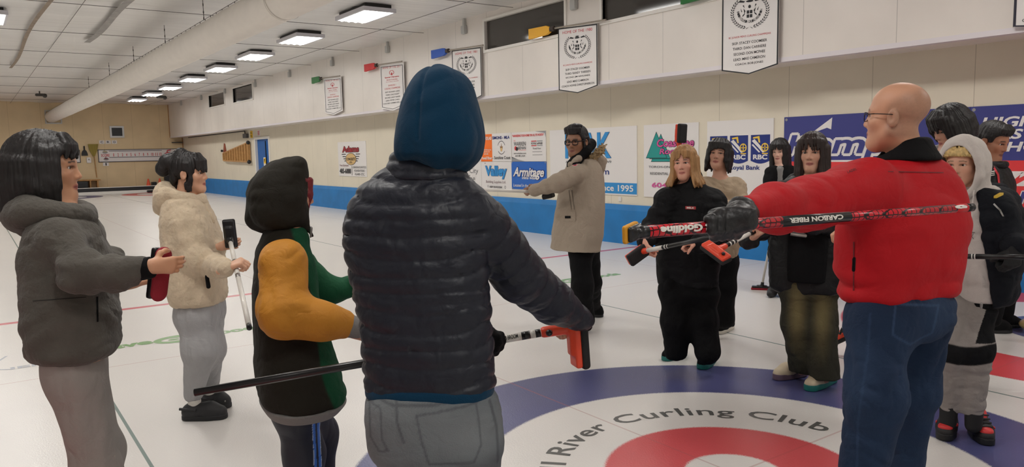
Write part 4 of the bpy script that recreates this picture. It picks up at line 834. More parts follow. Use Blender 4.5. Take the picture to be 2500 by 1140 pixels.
    # ---- limbs
    def arm(s, sh, el, wr, r, grip=None, hand=None): s.arms.append(dict(sh=np.asarray(sh), el=np.asarray(el), wr=np.asarray(wr), r=[s.m(q) for q in r], grip=grip, hand=hand)); return s.arms[-1]
    def gripped(s, a, Pt, ax, sign, rad=0.014, palm=0.05):
        """close the hand of arm a round a stick through Pt with axis ax (towards the thumb); sign picks the side of the palm"""
        ax = nrm(ax); d = Pt - a['el']; d = nrm(d - ax * (d @ ax)); n = sign * np.cross(ax, d); pc = Pt - n * (rad + 0.014); a['hand'] = (pc - d * palm, d, n, ax, 1.25, 1.0); a['wr'] = pc - d * (palm + 0.01)
    def hand_solid(s, b, hand, glove=0.0):
        w, d, n, lat, curl, k = hand; g = glove; K = []
        for off, L in ((0.028, 0.086), (0.0095, 0.090), (-0.0095, 0.086), (-0.027, 0.077)):
            kp = w + k * (lat * off + d * L); b.cone(w + k * lat * off * 0.55, kp, 0.014 * k + g, 0.0112 * k + g, 0.014); K.append(kp)
        for i, (kp, sc) in enumerate(zip(K, (0.93, 1.0, 0.94, 0.76))):
            p = kp; a = 0.0; r = 0.0092 * k + g
            for L, c in ((0.044, 0.85), (0.027, 1.15), (0.021, 0.8)):
                a += curl * c * (1 + 0.05 * (i - 1.5)); q = p + k * sc * L * (d * math.cos(a) + n * math.sin(a)); b.cone(p, q, r, r * 0.92, 0.003 + g); p, r = q, r * 0.92
        p = w + k * (lat * 0.020 + d * 0.018 + n * 0.006); r = 0.013 * k + g
        for L, v in ((0.042, lat * 0.75 + d * 0.55 + n * 0.35), (0.032, lat * 0.2 + d * 0.6 + n * (0.2 + 0.5 * curl)), (0.026, -lat * 0.15 * curl + d * 0.5 + n * (0.1 + 0.75 * curl))):
            q = p + k * L * nrm(v); b.cone(p, q, r, r * 0.88, 0.008); p, r = q, r * 0.88
        b.cone(w - d * 0.03 * k, w + d * 0.02 * k, 0.024 * k + g, 0.024 * k + g, 0.015, flat=(n, 0.72))
    def body(s, rows, q=0.6, h=0.004, male=0.0, ears=True, eye=0.0055, legs=True, hands=True, inset=0.80, extra=None, **kw):
        b = Solid(h); H = s.H; b_rows = [(r[0], (r[1] + r[2]) / 2 - (r[2] - r[1]) / 2 * inset, (r[1] + r[2]) / 2 + (r[2] - r[1]) / 2 * inset, *r[3:]) for r in rows]
        lev = s.torso(b, b_rows, q); top = max(lev); s.head_solid(b, male, ears, eye)
        b.cone(H(0, -0.022, -0.05), (top[1], top[2], top[0] - 0.02), 0.050 * H.S + 0.004 * male, 0.056, 0.03)
        for a in s.arms:
            b.cone((top[1], top[2], top[0] - 0.03), a['sh'], 0.035, 0.035, 0.03); q = [a['sh'], a['el']] + ([a['mid'][0]] if a.get('mid') else []) + ([a['cuff']] if a.get('cuff') is not None else []) + [a['wr']]; b.chain(q, [min(0.04, 0.7 * a['r'][0]), min(0.032, 0.7 * a['r'][1])] + [0.024] * (len(q) - 3) + [0.022], 0.02)
            if a['hand'] is not None and hands and not a.get('glove'): s.hand_solid(b, a['hand'])
        if legs:
            for L in s.legs: b.chain(L['p'], [min(0.06, L['r'][0] * 0.8), 0.045, min(0.034, L['r'][2] * 0.8)], 0.02)
        if extra: extra(b)
        sk = mat('skin', (206, 160, 132), 0.46, bump=0.05, scale=260, attr=True)
        return make('body', b, sk, s.root, None, s.face_col(**kw))
    def sleeves(s, b, k=0.035, only=None, rf=None, cut=True):
        for i, a in enumerate(s.arms):
            if only is not None and i not in only: continue
            wr = a['wr'] if a.get('cuff') is None else a['cuff']; ov = a.get('mid')
            pts = [a['sh'], a['el'], wr]; rs = list(a['r'])
            if ov is not None: pts.insert(2, ov[0]); rs.insert(2, ov[1])
            b.chain(pts, rs, k, rf=None if rf is None else rf(pts))
    def leg(s, hip, knee, ank, r): s.legs.append(dict(p=[np.asarray(hip), np.asarray(knee), np.asarray(ank)], r=[s.m(q) for q in r])); return s.legs[-1]
    def trousers(s, m, h=0.006, pelvis=None, hem=None, disp=None, name='trousers', col=None, q=0.7, k=0.055, extra=None, cutz=None):
        b = Solid(h)
        if pelvis: s.torso(b, pelvis, q, e=2.15, edge=0.09)
        for L in s.legs: b.chain(L['p'], L['r'], k)
        if extra: extra(b)
        if cutz is not None: b.below(cutz)
        return make(name, b, m, s.root, disp or folds(0.004, (11, 11, 15), s.D), col)
    def ring(s, b, c, a, bb, r, k=0.02, th=None, n=18, a0=0, a1=2 * math.pi, drop=0.0, rise=0.0):
        t = math.radians(s.th if th is None else th); f = -math.cos(t) * s.A + math.sin(t) * s.R; l = math.cos(t) * s.R + math.sin(t) * s.A; pts = []
        for g in np.linspace(a0, a1, n): pts.append(np.array([*(np.asarray(c)[:2] + l * a * math.sin(g) + f * bb * math.cos(g)), c[2] - drop * math.cos(g) + rise * math.sin(g)]))
        b.chain(pts, [r] * n, k); return pts
    def shoe(s, heel, toe, up, sole, m=None, k=1.0, sole_h=0.028, high=0.085, name='shoe', flat=False, w=1.0, extra=None):
        a, c = GR(*heel), GR(*toe); t = nrm(c - a); L = np.linalg.norm(c - a); n = np.array([-t[1], t[0], 0]); b = Solid(0.0045)
        rh, rb = 0.036 * k * w, 0.046 * k * w; h0 = a + t * rh; t0 = c - t * rb * 0.85; mid = a + t * L * 0.62
        z = lambda p, zz: np.array([p[0], p[1], zz])
        b.chain([z(h0, 0.045), z(mid, 0.05), z(t0, 0.038)], [rh, rb * 0.95, rb * 0.82], 0.03, flat=None); b.cone(z(h0 + t * 0.02, 0.05), z(h0 + t * 0.025, high), rh * 1.0, rh * 1.0, 0.04); b.cone(z(h0 + t * 0.04, high - 0.01), z(mid, 0.06), 0.03 * k, 0.028 * k, 0.03); b.below(sole_h - 0.006)
        o = make(name, b, up, s.root); b2 = Solid(0.0045)
        def fn(X, Y, Z):
            d = 1e3
            for p, q, r0, r1 in ((h0, mid, rh + 0.003, rb + 0.002), (mid, t0, rb + 0.002, rb * 0.86)):
                ba = (q - p)[:2]; tt = np.clip(((X - p[0]) * ba[0] + (Y - p[1]) * ba[1]) / (ba @ ba), 0, 1); d = np.minimum(d, np.sqrt((X - p[0] - tt * ba[0]) ** 2 + (Y - p[1] - tt * ba[1]) ** 2) - (r0 + (r1 - r0) * tt))
            v = np.abs(Z - sole_h / 2 - 0.001) - sole_h / 2; return np.maximum(d, v)
        b2._add(fn, np.minimum(a, c) - 0.08, np.maximum(a, c) + np.array([0.08, 0.08, sole_h + 0.01]), 0.0); make('sole', b2, sole, o)
        return o
    def decal(s, target, st, c, right, up, w, h, m, bold=0.01, shear=0.0, dirn=None, name='lettering', lift=0.003, parent=None):
        """lettering laid on the cloth of target near c"""
        if not hasattr(target, '_t'): pass
        me = target.data; n = len(me.vertices); co = np.empty(n * 3, np.float32); me.vertices.foreach_get('co', co); co = co.reshape(-1, 3)
        tree = BVHTree.FromPolygons([Vector(v) for v in co], [tuple(p.vertices) for p in me.polygons]); right, up = nrm(right), nrm(up); N = nrm(np.cross(right, up)) if dirn is None else nrm(dirn)
        if isinstance(st, str): g = glyphs(st, bold, shear)
        else: g = st
        bm = bmesh.new(); bm.from_mesh(g); bmesh.ops.triangulate(bm, faces=bm.faces)
        for _ in range(2):
            ed = [e for e in bm.edges if e.calc_length() > 0.25 * (max(v.co.x for v in bm.verts) - min(v.co.x for v in bm.verts))]
            if ed: bmesh.ops.subdivide_edges(bm, edges=ed, cuts=2)
        bmesh.ops.triangulate(bm, faces=bm.faces); g2 = bpy.data.meshes.new(name); bm.to_mesh(g2); bm.free()
        P = np.empty(len(g2.vertices) * 3, np.float32); g2.vertices.foreach_get('co', P); P = P.reshape(-1, 3); mn, mx = P.min(0), P.max(0); out = []; miss = []
        c = CAM + (np.asarray(c) - CAM) * (s.D / ((np.asarray(c) - CAM) @ FW))
        for u, v in zip((P[:, 0] - mn[0]) / max(1e-6, mx[0] - mn[0]) - 0.5, (P[:, 1] - mn[1]) / max(1e-6, mx[1] - mn[1]) - 0.5):
            q = c + right * u * w + up * v * h; g_ = nrm(q - CAM); hit = tree.ray_cast(Vector(q - g_ * 0.9), Vector(g_), 1.3)
            out.append(np.array(hit[0]) - g_ * lift if hit[0] is not None else q); miss.append(hit[0] is None)
        g2.vertices.foreach_set('co', np.array(out, np.float32).ravel()); g2.update()
        if any(miss):                          # nothing hangs past the edge of the cloth
            bm = bmesh.new(); bm.from_mesh(g2); bm.verts.ensure_lookup_table(); bmesh.ops.delete(bm, geom=[v for v, q in zip(list(bm.verts), miss) if q], context='VERTS'); bm.to_mesh(g2); bm.free()
        return link(name, g2, m, target if parent is None else parent)
def rect_mesh(n=8, pts=None):
    b = bmesh.new()
    if pts is None: bmesh.ops.create_grid(b, x_segments=n, y_segments=n, size=0.5)
    else: b.faces.new([b.verts.new((x, y, 0)) for x, y in pts]); bmesh.ops.triangulate(b, faces=b.faces)
    me = bpy.data.meshes.new('r'); b.to_mesh(me); b.free(); return me
# ---- hair: a cap with locks
HAIRM = dict(black=mat('hair_black', (26, 22, 22), 0.5, bump=0.4, scale=70, stretch=(2.4, 2.4, 0.12), var=0.25, vscale=30), brown=mat('hair_dark_brown', (44, 30, 26), 0.5, bump=0.4, scale=70, stretch=(2.4, 2.4, 0.12), var=0.3, vscale=30),
             blonde=mat('hair_blonde', (172, 130, 84), 0.55, bump=0.4, scale=70, stretch=(2.4, 2.4, 0.12), var=0.3, vscale=30), fair=mat('hair_fair', (214, 184, 122), 0.5, bump=0.6, scale=120, var=0.35, vscale=50), red=mat('hair_red', (120, 26, 34), 0.55, bump=0.4, scale=70, stretch=(2.4, 2.4, 0.12)))
class Hair:
    def __init__(s, P, m, h=0.0045, seed=1): s.P, s.H, s.m = P, P.H, m; s.b = Solid(h); s.r = random.Random(seed); s.late = []
    def cap(s, r=(0.087, 0.109, 0.094), c=(0, -0.014, 0.043), k=0.02): s.b.ell(s.H(*c), s.H.M, np.array(r) * s.H.S, k); return s
    def locks(s, n, az0, az1, rx, ry, z0, z1, r0=0.02, r1=0.01, flare=1.0, jit=0.02, k=0.012, cy=-0.014, bend=0.0):
        for i in range(n):
            a = math.radians(az0 + (az1 - az0) * (i + s.r.uniform(-0.25, 0.25)) / max(1, n - 1)); f = flare * (1 + s.r.uniform(-0.06, 0.06)); ze = z1 + s.r.uniform(-jit, jit)
            p = [(rx * math.sin(a), ry * math.cos(a) + cy, z0), (rx * 1.04 * math.sin(a), ry * 1.03 * math.cos(a) + cy, z0 * 0.45 + ze * 0.55), (rx * f * math.sin(a), ry * f * math.cos(a) + cy + bend, ze)]
            s.b.chain([s.H(*q) for q in p], [r0 * s.H.S, (r0 * 0.95) * s.H.S, r1 * s.H.S], k)
        return s
    def bangs(s, n, w, zt, zb, y=0.094, r=0.011, jit=0.008, part=0.0, sweep=0.0):
        n = int(n * 1.5); r *= 0.82; jit *= 1.7; k0 = len(s.b.pr)
        for i in range(n):
            t = -1 + 2 * (i + s.r.uniform(-0.3, 0.3)) / max(1, n - 1); x = w * t; ze = zb + s.r.uniform(-jit, jit) + sweep * abs(t - part)
            yy = lambda x, y: y * math.sqrt(max(0.1, 1 - (x / 0.1) ** 2))
            s.b.chain([s.H(part * w + (x - part * w) * 0.5, 0.05, 0.118), s.H(x * 0.95, yy(x, y * 0.93), zt), s.H(x * 1.05, yy(x * 1.05, y * 1.02), ze)], [r * 1.1 * s.H.S, r * s.H.S, r * 0.45 * s.H.S], 0.006)
        s.late += s.b.pr[k0:]; del s.b.pr[k0:]; return s      # the fringe falls over the cleared face
    def face(s, w=0.056, top=0.05, bot=-0.2, y=0.105, d=0.07):
        s.b.rbox(s.H(0, y, (top + bot) / 2), s.H.M, np.array((w, d, (top - bot) / 2)) * s.H.S, 0.034 * s.H.S, 0.012, 's'); return s
    def done(s, name='hair', amp=0.0035, parent=None, freq=17):
        H = s.H; s.b.pr += s.late
        def disp(V):
            q = H.loc(V); a = np.arctan2(q[:, 0], q[:, 1] + 0.014); return amp * (noise1(a * freq + q[:, 2] * 6) + 0.7 * noise1(a * freq * 2.3 + q[:, 2] * 9 + 9)) * 1.6 + 0.002 * noise(q * 60)
        return make(name, s.b, s.m, s.P.root if parent is None else parent, disp)
# ---- curling brooms
WHT = mat('broom_white', (226, 222, 214), 0.3); BBK = mat('broom_black', (22, 22, 24), 0.3); BOR = mat('broom_orange', (232, 74, 44), 0.38); PADB = mat('pad_black', (26, 25, 26), 0.75, bump=0.3, scale=300); PADR = mat('pad_red', (150, 26, 44), 0.75, bump=0.3, scale=300); BRD = mat('broom_red', (196, 26, 44), 0.3)
def broom(label, A, B, rA, rB, segs, hl, hn, holder=BOR, pad=PADB, L=0.175, W=0.066, T=0.026, drop=0.055, knobs=True, plate=None, shift=0.0, oval=False, sock=1.35):
    """stick from head joint A to butt end B; segs (t0, t1, material, name); head long axis hl, pad facing hn"""
    A, B = np.asarray(A, float), np.asarray(B, float); ax = nrm(B - A); Ln = np.linalg.norm(B - A); t = thing('curling_broom', label, 'curling broom', B)
    for t0, t1, m, nm in segs: MB().tube(A + ax * Ln * t0, A + ax * Ln * t1, rA + (rB - rA) * t0, rA + (rB - rA) * t1, seg=28).build(nm, m, t, True)
    hl = nrm(hl); hn = nrm(np.asarray(hn) - hl * (np.asarray(hn) @ hl)); hw = np.cross(hn, hl); M = np.array([hl, hw, hn]); j = A - ax * drop; c = j + hl * shift
    b = Solid(0.003); b.rbox(c, M, (L / 2 * 0.93, W / 2 * 0.86, T * 0.42), 0.007, 0.004); b.cone(A + ax * 0.02, j, rA * sock, rA * (sock + 0.15), 0.012); b.rbox(c - hn * T * 0.45, M, (L * 0.24, W * 0.27, T * 0.4), 0.007, 0.012); o = make('head_holder', b, holder, t)
    b = Solid(0.003)
    if oval: b.cone(c + hn * T * 0.8 - hl * (L / 2 - W / 2), c + hn * T * 0.8 + hl * (L / 2 - W / 2), W / 2, W / 2, flat=(hn, 0.42))
    else: b.rbox(c + hn * (T * 0.80), M, (L / 2, W / 2, T * 0.52), min(0.012, T * 0.4), 0.003)
    for g in (-1, 1): b.plane(c + hn * T + hl * g * (L / 2) , nrm(hl * g + hn * 0.7) , 0.004)
    p = make('brush_pad', b, pad, t)
    if plate is not None: b = Solid(0.003); b.rbox(c + hn * (T * 1.34), M, (L / 2 * 0.9, W / 2 * 0.86, 0.004), 0.003, 0.002); make('pad_face', b, plate, p)
    if knobs:
        for q in (A + ax * 0.012 - hn * 0 + hw * rA * 1.5, c - hn * T * 0.6 + hl * L * 0.3): MB().ball(q, 0.0105, seg=12).build('knob', BBK, o, True)
    return t, ax, Ln
def along(t, st, A, B, t0, t1, r, face, h, m, flip=False, bold=0.02, shear=0.0):
    """lettering running along a stick from fraction t0 to t1, facing the way 'face' points"""
    A, B = np.asarray(A, float), np.asarray(B, float); ax = nrm(B - A); Ln = np.linalg.norm(B - A); n = nrm(np.asarray(face) - ax * (np.asarray(face) @ ax)); p0, p1 = A + ax * Ln * t0, A + ax * Ln * t1; right = nrm(p1 - p0); up = np.cross(n, right); w = np.linalg.norm(p1 - p0)
    def bend(u, v):
        a = (v - h / 2) / r; return p0[None] + u[:, None] * right + (r + 0.0018) * (np.sin(a)[:, None] * up + np.cos(a)[:, None] * n)
    return text(t, st, p0, right, up, w, h, m, bold=bold, shear=shear, bend=bend)
# ================================================================== PEOPLE (each built in the pose of the picture) AND THEIR BROOMS
def tpx(A, B, x):                             # fraction along A-B seen at picture column x
    n = RT * FPX - FW * (x - 1250); a, b = (A - CAM) @ n, (B - CAM) @ n; return a / (a - b)
def fleece(name, rgb, bump=0.9, scale=95): return mat(name, rgb, 0.95, bump=bump, scale=scale, sheen=0.12, var=0.12, vscale=14, spec=0.2, wr=0.25)
BLKC = mat('black_cloth', (13, 13, 15), 0.85, bump=0.3, scale=400, spec=0.2, wr=0.3); BLKN = mat('black_nylon', (15, 15, 18), 0.5, bump=0.2, scale=300, spec=0.35, wr=0.35)
RUBB = mat('black_rubber', (24, 24, 26), 0.55); ZIP = mat('zip_metal', (150, 148, 146), 0.35, metal=0.9); DSK = mat('dark_sock', (30, 30, 32), 0.9)
RIB = mat('grey_rib', (128, 126, 124), 0.9, bump=0.5, scale=300, stretch=(1, 1, 0.1))

# ---------------------------------------------------------------- woman in the grey fleece
p = Person('woman in dark grey fleece hoodie with shoulder-length black hair, holding a red brush pad', 160, 2.56, 80, (206, 152, 118))
p.head(118, 411, 0, 0.93, 78, 2)
ROW = [(508, 92, 196), (535, 75, 222), (575, 66, 244), (640, 63, 262), (720, 64, 272), (790, 73, 284), (840, 80, 290), (872, 88, 284)]
A1, B1 = p.P(378, 668, -0.06), p.P(180, 712, 0.58)
broom('curling broom with a red pad gripped by the woman in grey fleece', A1, B1, 0.0125, 0.0125, [(0, 0.4, WHT, 'white_shaft'), (0.4, 1, BBK, 'grip_shaft')], ZUP * 0.97 + np.array([*p.R, 0]) * 0.17, nrm(A1 - B1) * 0.6 + np.array([*p.R, 0]) * 0.3 - np.array([*p.A, 0]) * 0.35, holder=BBK, pad=PADR, L=0.18, W=0.058, T=0.03, drop=0.02, oval=True, knobs=False)
R3, A3 = np.array([*p.R, 0]), np.array([*p.A, 0])
a = p.arm(p.P(140, 578, -0.13), p.P(205, 668, -0.2), p.P(356, 654, -0.165), [47, 44, 30]); a['mid'] = (p.P(295, 670, -0.19), p.m(37)); a['cuff'] = p.P(341, 657, -0.17)
a['hand'] = (p.P(369, 650, -0.178), nrm(R3 * 0.98 + A3 * 0.12 - ZUP * 0.05), nrm(A3 - R3 * 0.12), nrm(ZUP + R3 * 0.05), 0.55, 0.74)
a = p.arm(p.P(170, 575, 0.13), p.P(225, 655, 0.2), p.P(302, 690, 0.12), [46, 40, 27]); a['cuff'] = p.P(292, 660, 0.14); a['mid'] = (p.P(270, 640, 0.17), p.m(34))
a['hand'] = (p.P(310, 694, 0.10), nrm(R3 + 0.1 * ZUP), nrm(-A3 * 0.4 + ZUP), A3, 1.0, 0.85)
p.leg(p.P(165, 850, -0.08), p.PZ(172, 0.48, -0.08), p.PZ(176, 0.1, -0.06), [62, 53, 42]); p.leg(p.P(190, 850, 0.08), p.PZ(190, 0.48, 0.09), p.PZ(192, 0.1, 0.1), [60, 50, 40])
p.body(ROW, 0.7, 0.0034, eye=0.0048, blush=0.2); p.eyes(0.0)
GF = fleece('grey_fleece', (88, 84, 78))
b = Solid(0.0065); p.torso(b, ROW, 0.7, e=2.5, edge=0.05); p.sleeves(b, 0.03, rf=lambda pts: (lambda i: (lambda t: 0.004 * np.sin(9 * t + i))))
jk = make('fleece_jacket', b, GF, p.root, lambda V: folds(0.010, (7, 7, 9), 1)(V) + 0.002 * noise(V * 120))
b = Solid(0.0065); c = p.P(138, 512); p.ring(b, c, 0.115, 0.085, 0.036, 0.02, drop=0.02); fl = np.array([[*p.l, 0], [*p.f, 0], [0, 0, 1]])
b.ell(p.P(80, 528), fl, (0.15, 0.085, 0.055), 0.05); b.cone(p.P(22, 508), p.P(72, 556), 0.028, 0.03, 0.05); b.cone(p.P(10, 502), p.P(60, 505), 0.016, 0.03, 0.04); b.ell(p.H(0, 0, -0.03), p.H.M, (0.07, 0.09, 0.10), 0.02, 's')
make('hood', b, GF, jk, lambda V: folds(0.008, (9, 9, 11), 4)(V) + 0.002 * noise(V * 120))
b = Solid(0.005); b.cone(p.P(345, 657, -0.172), p.P(372, 652, -0.176), 0.036, 0.034, 0.0); b.plane(p.P(371, 652, -0.176), nrm(p.P(371, 652, -0.176) - p.P(345, 657, -0.172))); make('sleeve_cuff', b, BLKC, p.root)
b = Solid(0.006); p.torso(b, [(845, 108, 262), (884, 118, 250)], 0.7); make('undershirt', b, BLKC, p.root)
nf = -A3; SMG = mat('fleece_seam', (44, 42, 40), 0.95)
p.decal(jk, rect_mesh(12), p.P(146, 730, -0.6), nrm(R3 - 0.03 * ZUP), ZUP, p.m(112), p.m(2), SMG, dirn=nf, name='waist_seam', lift=0.002); p.decal(jk, rect_mesh(8), p.P(238, 755, -0.6), R3, nrm(ZUP + 0.05 * R3), p.m(4), p.m(62), BLKC, dirn=nf, name='pocket', lift=0.003)
GS = mat('grey_sweatpants', (156, 150, 145), 0.95, bump=0.3, scale=260, var=0.05, spec=0.2, wr=0.3)
p.trousers(GS, 0.0065, [(840, 118, 244), (900, 116, 248), (950, 120, 250)], disp=folds(0.007, (13, 13, 3.5), 2))
for dx, o in ((-6, -0.08), (14, 0.1)):
    g = p.PZ(176 + dx, 0, o); t = np.array([*p.f, 0]); b = Solid(0.006); b.chain([g + (0, 0, 0.05), g + t * 0.1 + (0, 0, 0.05), g + t * 0.17 + (0, 0, 0.04)], [0.042, 0.044, 0.036], 0.03); b.below(0.0); make('shoe', b, RUBB, p.root)
h = Hair(p, HAIRM['black'], seed=3).cap((0.092, 0.122, 0.098), (0, -0.022, 0.042)); h.locks(34, 50, 310, 0.084, 0.112, 0.02, -0.125, 0.024, 0.008, 1.14, 0.026, cy=-0.03); h.locks(9, 48, 90, 0.078, 0.094, 0.06, -0.15, 0.018, 0.006, 1.12, 0.02); h.locks(9, 270, 312, 0.078, 0.094, 0.06, -0.15, 0.018, 0.006, 1.12, 0.02)
h.bangs(9, 0.06, 0.085, 0.045, 0.088, 0.012); h.face(0.080, 0.062, -0.19, 0.125, 0.085).done(amp=0.004)

# ---------------------------------------------------------------- woman in the cream sherpa jacket
p = Person('woman in cream sherpa jacket with double hair bun and black clogs, holding a white broom', 478, 4.45, 72, (214, 164, 134))
p.head(464, 424, 0, 0.93, 70, 0); R3, A3 = np.array([*p.R, 0]), np.array([*p.A, 0])
ROW = [(478, 412, 492), (500, 400, 505), (540, 398, 525), (590, 402, 540), (650, 410, 545), (700, 414, 550), (740, 424, 550)]
A1, B1 = PX(562, 588, 4.33), PX(609, 801, 3.5)
broom('white curling broom with black head held by the woman in cream sherpa', A1, B1, 0.0125, 0.0125, [(0, 0.27, WHT, 'white_shaft'), (0.27, 0.31, ZIP, 'label_band'), (0.31, 0.44, WHT, 'white_shaft'), (0.44, 0.48, ZIP, 'label_band'), (0.48, 0.97, WHT, 'white_shaft'), (0.97, 1, BBK, 'end_cap')], ZUP - R3 * 0.06, A3 + R3 * 0.25, holder=BBK, pad=PADB, L=0.165, W=0.07, drop=0.012, knobs=False, shift=0.035)
a = p.arm(p.P(448, 545, -0.14), p.P(478, 632, -0.19), p.P(570, 652, -0.2), [36, 33, 21]); a['mid'] = (p.P(525, 650, -0.2), p.m(29)); a['cuff'] = p.P(572, 654, -0.215)
tg = tpx(A1, B1, 577); p.gripped(a, A1 + (B1 - A1) * tg, A1 - B1, 1, 0.0125, 0.045); a['cuff'] = a['wr'] + a['hand'][1] * 0.008
a = p.arm(p.P(462, 540, 0.13), p.P(500, 610, 0.15), p.P(535, 605, -0.02), [34, 30, 18]); a['hand'] = (p.P(541, 601, -0.05), nrm(R3 * 0.9 + ZUP * 0.15), -A3, ZUP, 0.9, 0.85)
def ankle(heel, toe, z=0.155, q=0.075): a0, c0 = GR(*heel), GR(*toe); g = a0 + nrm(c0 - a0) * q; return np.array([g[0], g[1], z])
K1, K2 = ankle((446, 1024), (556, 1020)), ankle((486, 998), (566, 993))
p.leg(p.P(478, 740, -0.07), p.P(488, 850, -0.08), K1, [44, 40, 23]); p.leg(p.P(500, 740, 0.08), p.P(512, 850, 0.06), K2, [42, 36, 23])
p.body(ROW, 0.65, 0.004, eye=0.0045, blush=0.2); p.eyes(0.0)
SH = fleece('cream_sherpa', (206, 188, 162), 1.0, 70)
b = Solid(0.0065); p.torso(b, ROW, 0.65, e=2.5, edge=0.035); p.sleeves(b, 0.025, rf=lambda pts: (lambda i: (lambda t: 0.006 * np.sin(14 * t + 2 * i))))
jk = make('sherpa_jacket', b, SH, p.root, lambda V: folds(0.006, (9, 9, 12), 3)(V) + 0.004 * noise(V * 75))
b = Solid(0.0065); c = p.P(448, 478); p.ring(b, c, 0.105, 0.085, 0.034, 0.02, drop=0.03); fl = np.array([[*p.l, 0], [*p.f, 0], [0, 0, 1]])
b.ell(p.P(408, 488), fl, (0.13, 0.07, 0.085), 0.05); b.cone(p.P(398, 462), p.P(392, 512), 0.03, 0.035, 0.05); b.cone(p.P(490, 480), p.P(520, 540), 0.022, 0.016, 0.03); b.ell(p.H(0, 0.01, -0.03), p.H.M, (0.068, 0.09, 0.11), 0.02, 's')
make('hood', b, SH, jk, lambda V: folds(0.006, (11, 11, 12), 8)(V) + 0.004 * noise(V * 75))
b = Solid(0.005); b.cone(p.P(505, 675, -0.262), p.P(509, 700, -0.262), 0.011, 0.012, 0); make('pocket', b, BLKC, jk)
GS2 = mat('grey_joggers', (168, 168, 169), 0.95, bump=0.3, scale=260, var=0.05, spec=0.2, wr=0.3)
p.trousers(GS2, 0.006, [(728, 430, 548), (790, 432, 548)], disp=folds(0.007, (15, 15, 5), 5))
for g in (K1, K2): b = Solid(0.005); b.cone(g, (g[0], g[1], 0.06), 0.040, 0.036, 0.02); make('sock', b, mat('white_sock', (218, 214, 206), 0.9, bump=0.4, scale=200), p.root, folds(0.004, (4, 4, 60), 1))
CL = mat('clog_foam', (34, 34, 37), 0.6)
for hl_, to, o in (((446, 1024), (556, 1020), 0), ((486, 998), (566, 993), 0)):
    o = p.shoe(hl_, to, CL, mat('clog_sole', (28, 28, 31), 0.6), high=0.06, w=1.1, name='clog')
    a0, c0 = GR(*hl_), GR(*to); t = nrm(c0 - a0); n = np.array([t[1], -t[0], 0]); b = MB()
    Lc = np.linalg.norm(c0 - a0)
    for k in range(3): b.ball(a0 + t * (Lc * 0.62 + 0.022 * k) + n * (0.046 - 0.004 * k) + (0, 0, 0.05), 0.006, seg=8)
    b.build('vent_holes', mat('hole_dark', (150, 146, 140), 0.8), o); MB().tube(a0 + t * 0.1 + n * 0.05 + (0, 0, 0.07), a0 + t * 0.0 + n * 0.036 + (0, 0, 0.075), 0.008).build('heel_strap', CL, o)
h = Hair(p, HAIRM['black'], seed=5).cap((0.086, 0.108, 0.096)); h.b.ell(h.H(-0.01, -0.125, 0.075), h.H.M, (0.052, 0.05, 0.048), 0.012); h.b.ell(h.H(-0.015, -0.155, 0.035), h.H.M, (0.046, 0.042, 0.046), 0.012); h.b.cone(h.H(0, -0.05, 0.13), h.H(0, -0.105, 0.085), 0.03, 0.03, 0.03)
h.locks(7, 150, 210, 0.06, 0.085, 0.02, -0.075, 0.018, 0.008); h.locks(5, 62, 84, 0.076, 0.088, 0.06, -0.10, 0.012, 0.004, 1.02); h.locks(5, 276, 298, 0.076, 0.088, 0.06, -0.10, 0.012, 0.004, 1.02); h.bangs(15, 0.066, 0.08, 0.020, 0.094, 0.0115); h.face(0.072, 0.056, -0.19, 0.128, 0.082)
for g in (-1, 1): h.b.ell(h.H(g * 0.088, -0.006, -0.018), h.H.M, (0.02, 0.024, 0.034), 0.01, 's')
h.done()

# ---------------------------------------------------------------- youth in the colour-block jacket
p = Person('youth with brown hood up in mustard, green and dark brown jacket, seen from behind', 700, 2.75, 100, (206, 150, 120))
p.head(704, 470, 0, 0.86, 95, 8); R3, A3 = np.array([*p.R, 0]), np.array([*p.A, 0])
ROW = [(548, 648, 748), (575, 640, 752), (610, 628, 756), (660, 621, 766), (720, 619, 776), (800, 621, 790), (880, 624, 815), (945, 630, 838), (978, 636, 842)]
a = p.arm(p.P(692, 640, -0.15), p.P(692, 762, -0.2), p.P(845, 792, -0.14), [56, 58, 36]); a['mid'] = (p.P(790, 785, -0.18), p.m(44)); a['cuff'] = p.P(838, 792, -0.14); a['hand'] = (p.P(862, 808, -0.12), nrm(R3 * 0.8 - ZUP * 0.3 + A3 * 0.3), nrm(A3 - ZUP * 0.3), nrm(ZUP + 0.4 * R3), 0.9, 0.82)
a = p.arm(p.P(722, 640, 0.16), p.P(800, 712, 0.22), p.P(905, 688, 0.2), [46, 36, 26]); a['hand'] = (p.P(925, 688, 0.2), R3, -ZUP, A3, 0.8, 0.82)
p.leg(p.P(712, 985, -0.07), p.PZ(706, 0.45, -0.08), p.PZ(702, 0.1, -0.06), [52, 46, 40]); p.leg(p.P(750, 985, 0.09), p.PZ(744, 0.45, 0.1), p.PZ(742, 0.1, 0.1), [50, 45, 38])
p.body(ROW, 0.68, 0.0045)
cst = p.P(735, 700)[:2]; cB, cG, cY = [np.array(lin(c)) for c in ((34, 31, 24), (10, 70, 44), (204, 142, 36))]
NAVS = mat('varsity_cloth', (40, 40, 36), 0.85, bump=0.3, scale=350, attr=True, spec=0.25, wr=0.3)
b = Solid(0.006); p.torso(b, ROW, 0.68, e=2.4, edge=0.04)
def vcol(V):
    t = (V[:, :2] - cst) @ p.f; z = V[:, 2]; w = ss(0.01, 0.02, t + 0.05 * ss(1.0, 1.3, z) - 0.06 * ss(0.8, 0.55, z)); return cB * (1 - w[:, None]) + cG * w[:, None]
jk = make('varsity_jacket', b, NAVS, p.root, folds(0.006, (7, 7, 9), 6), vcol)
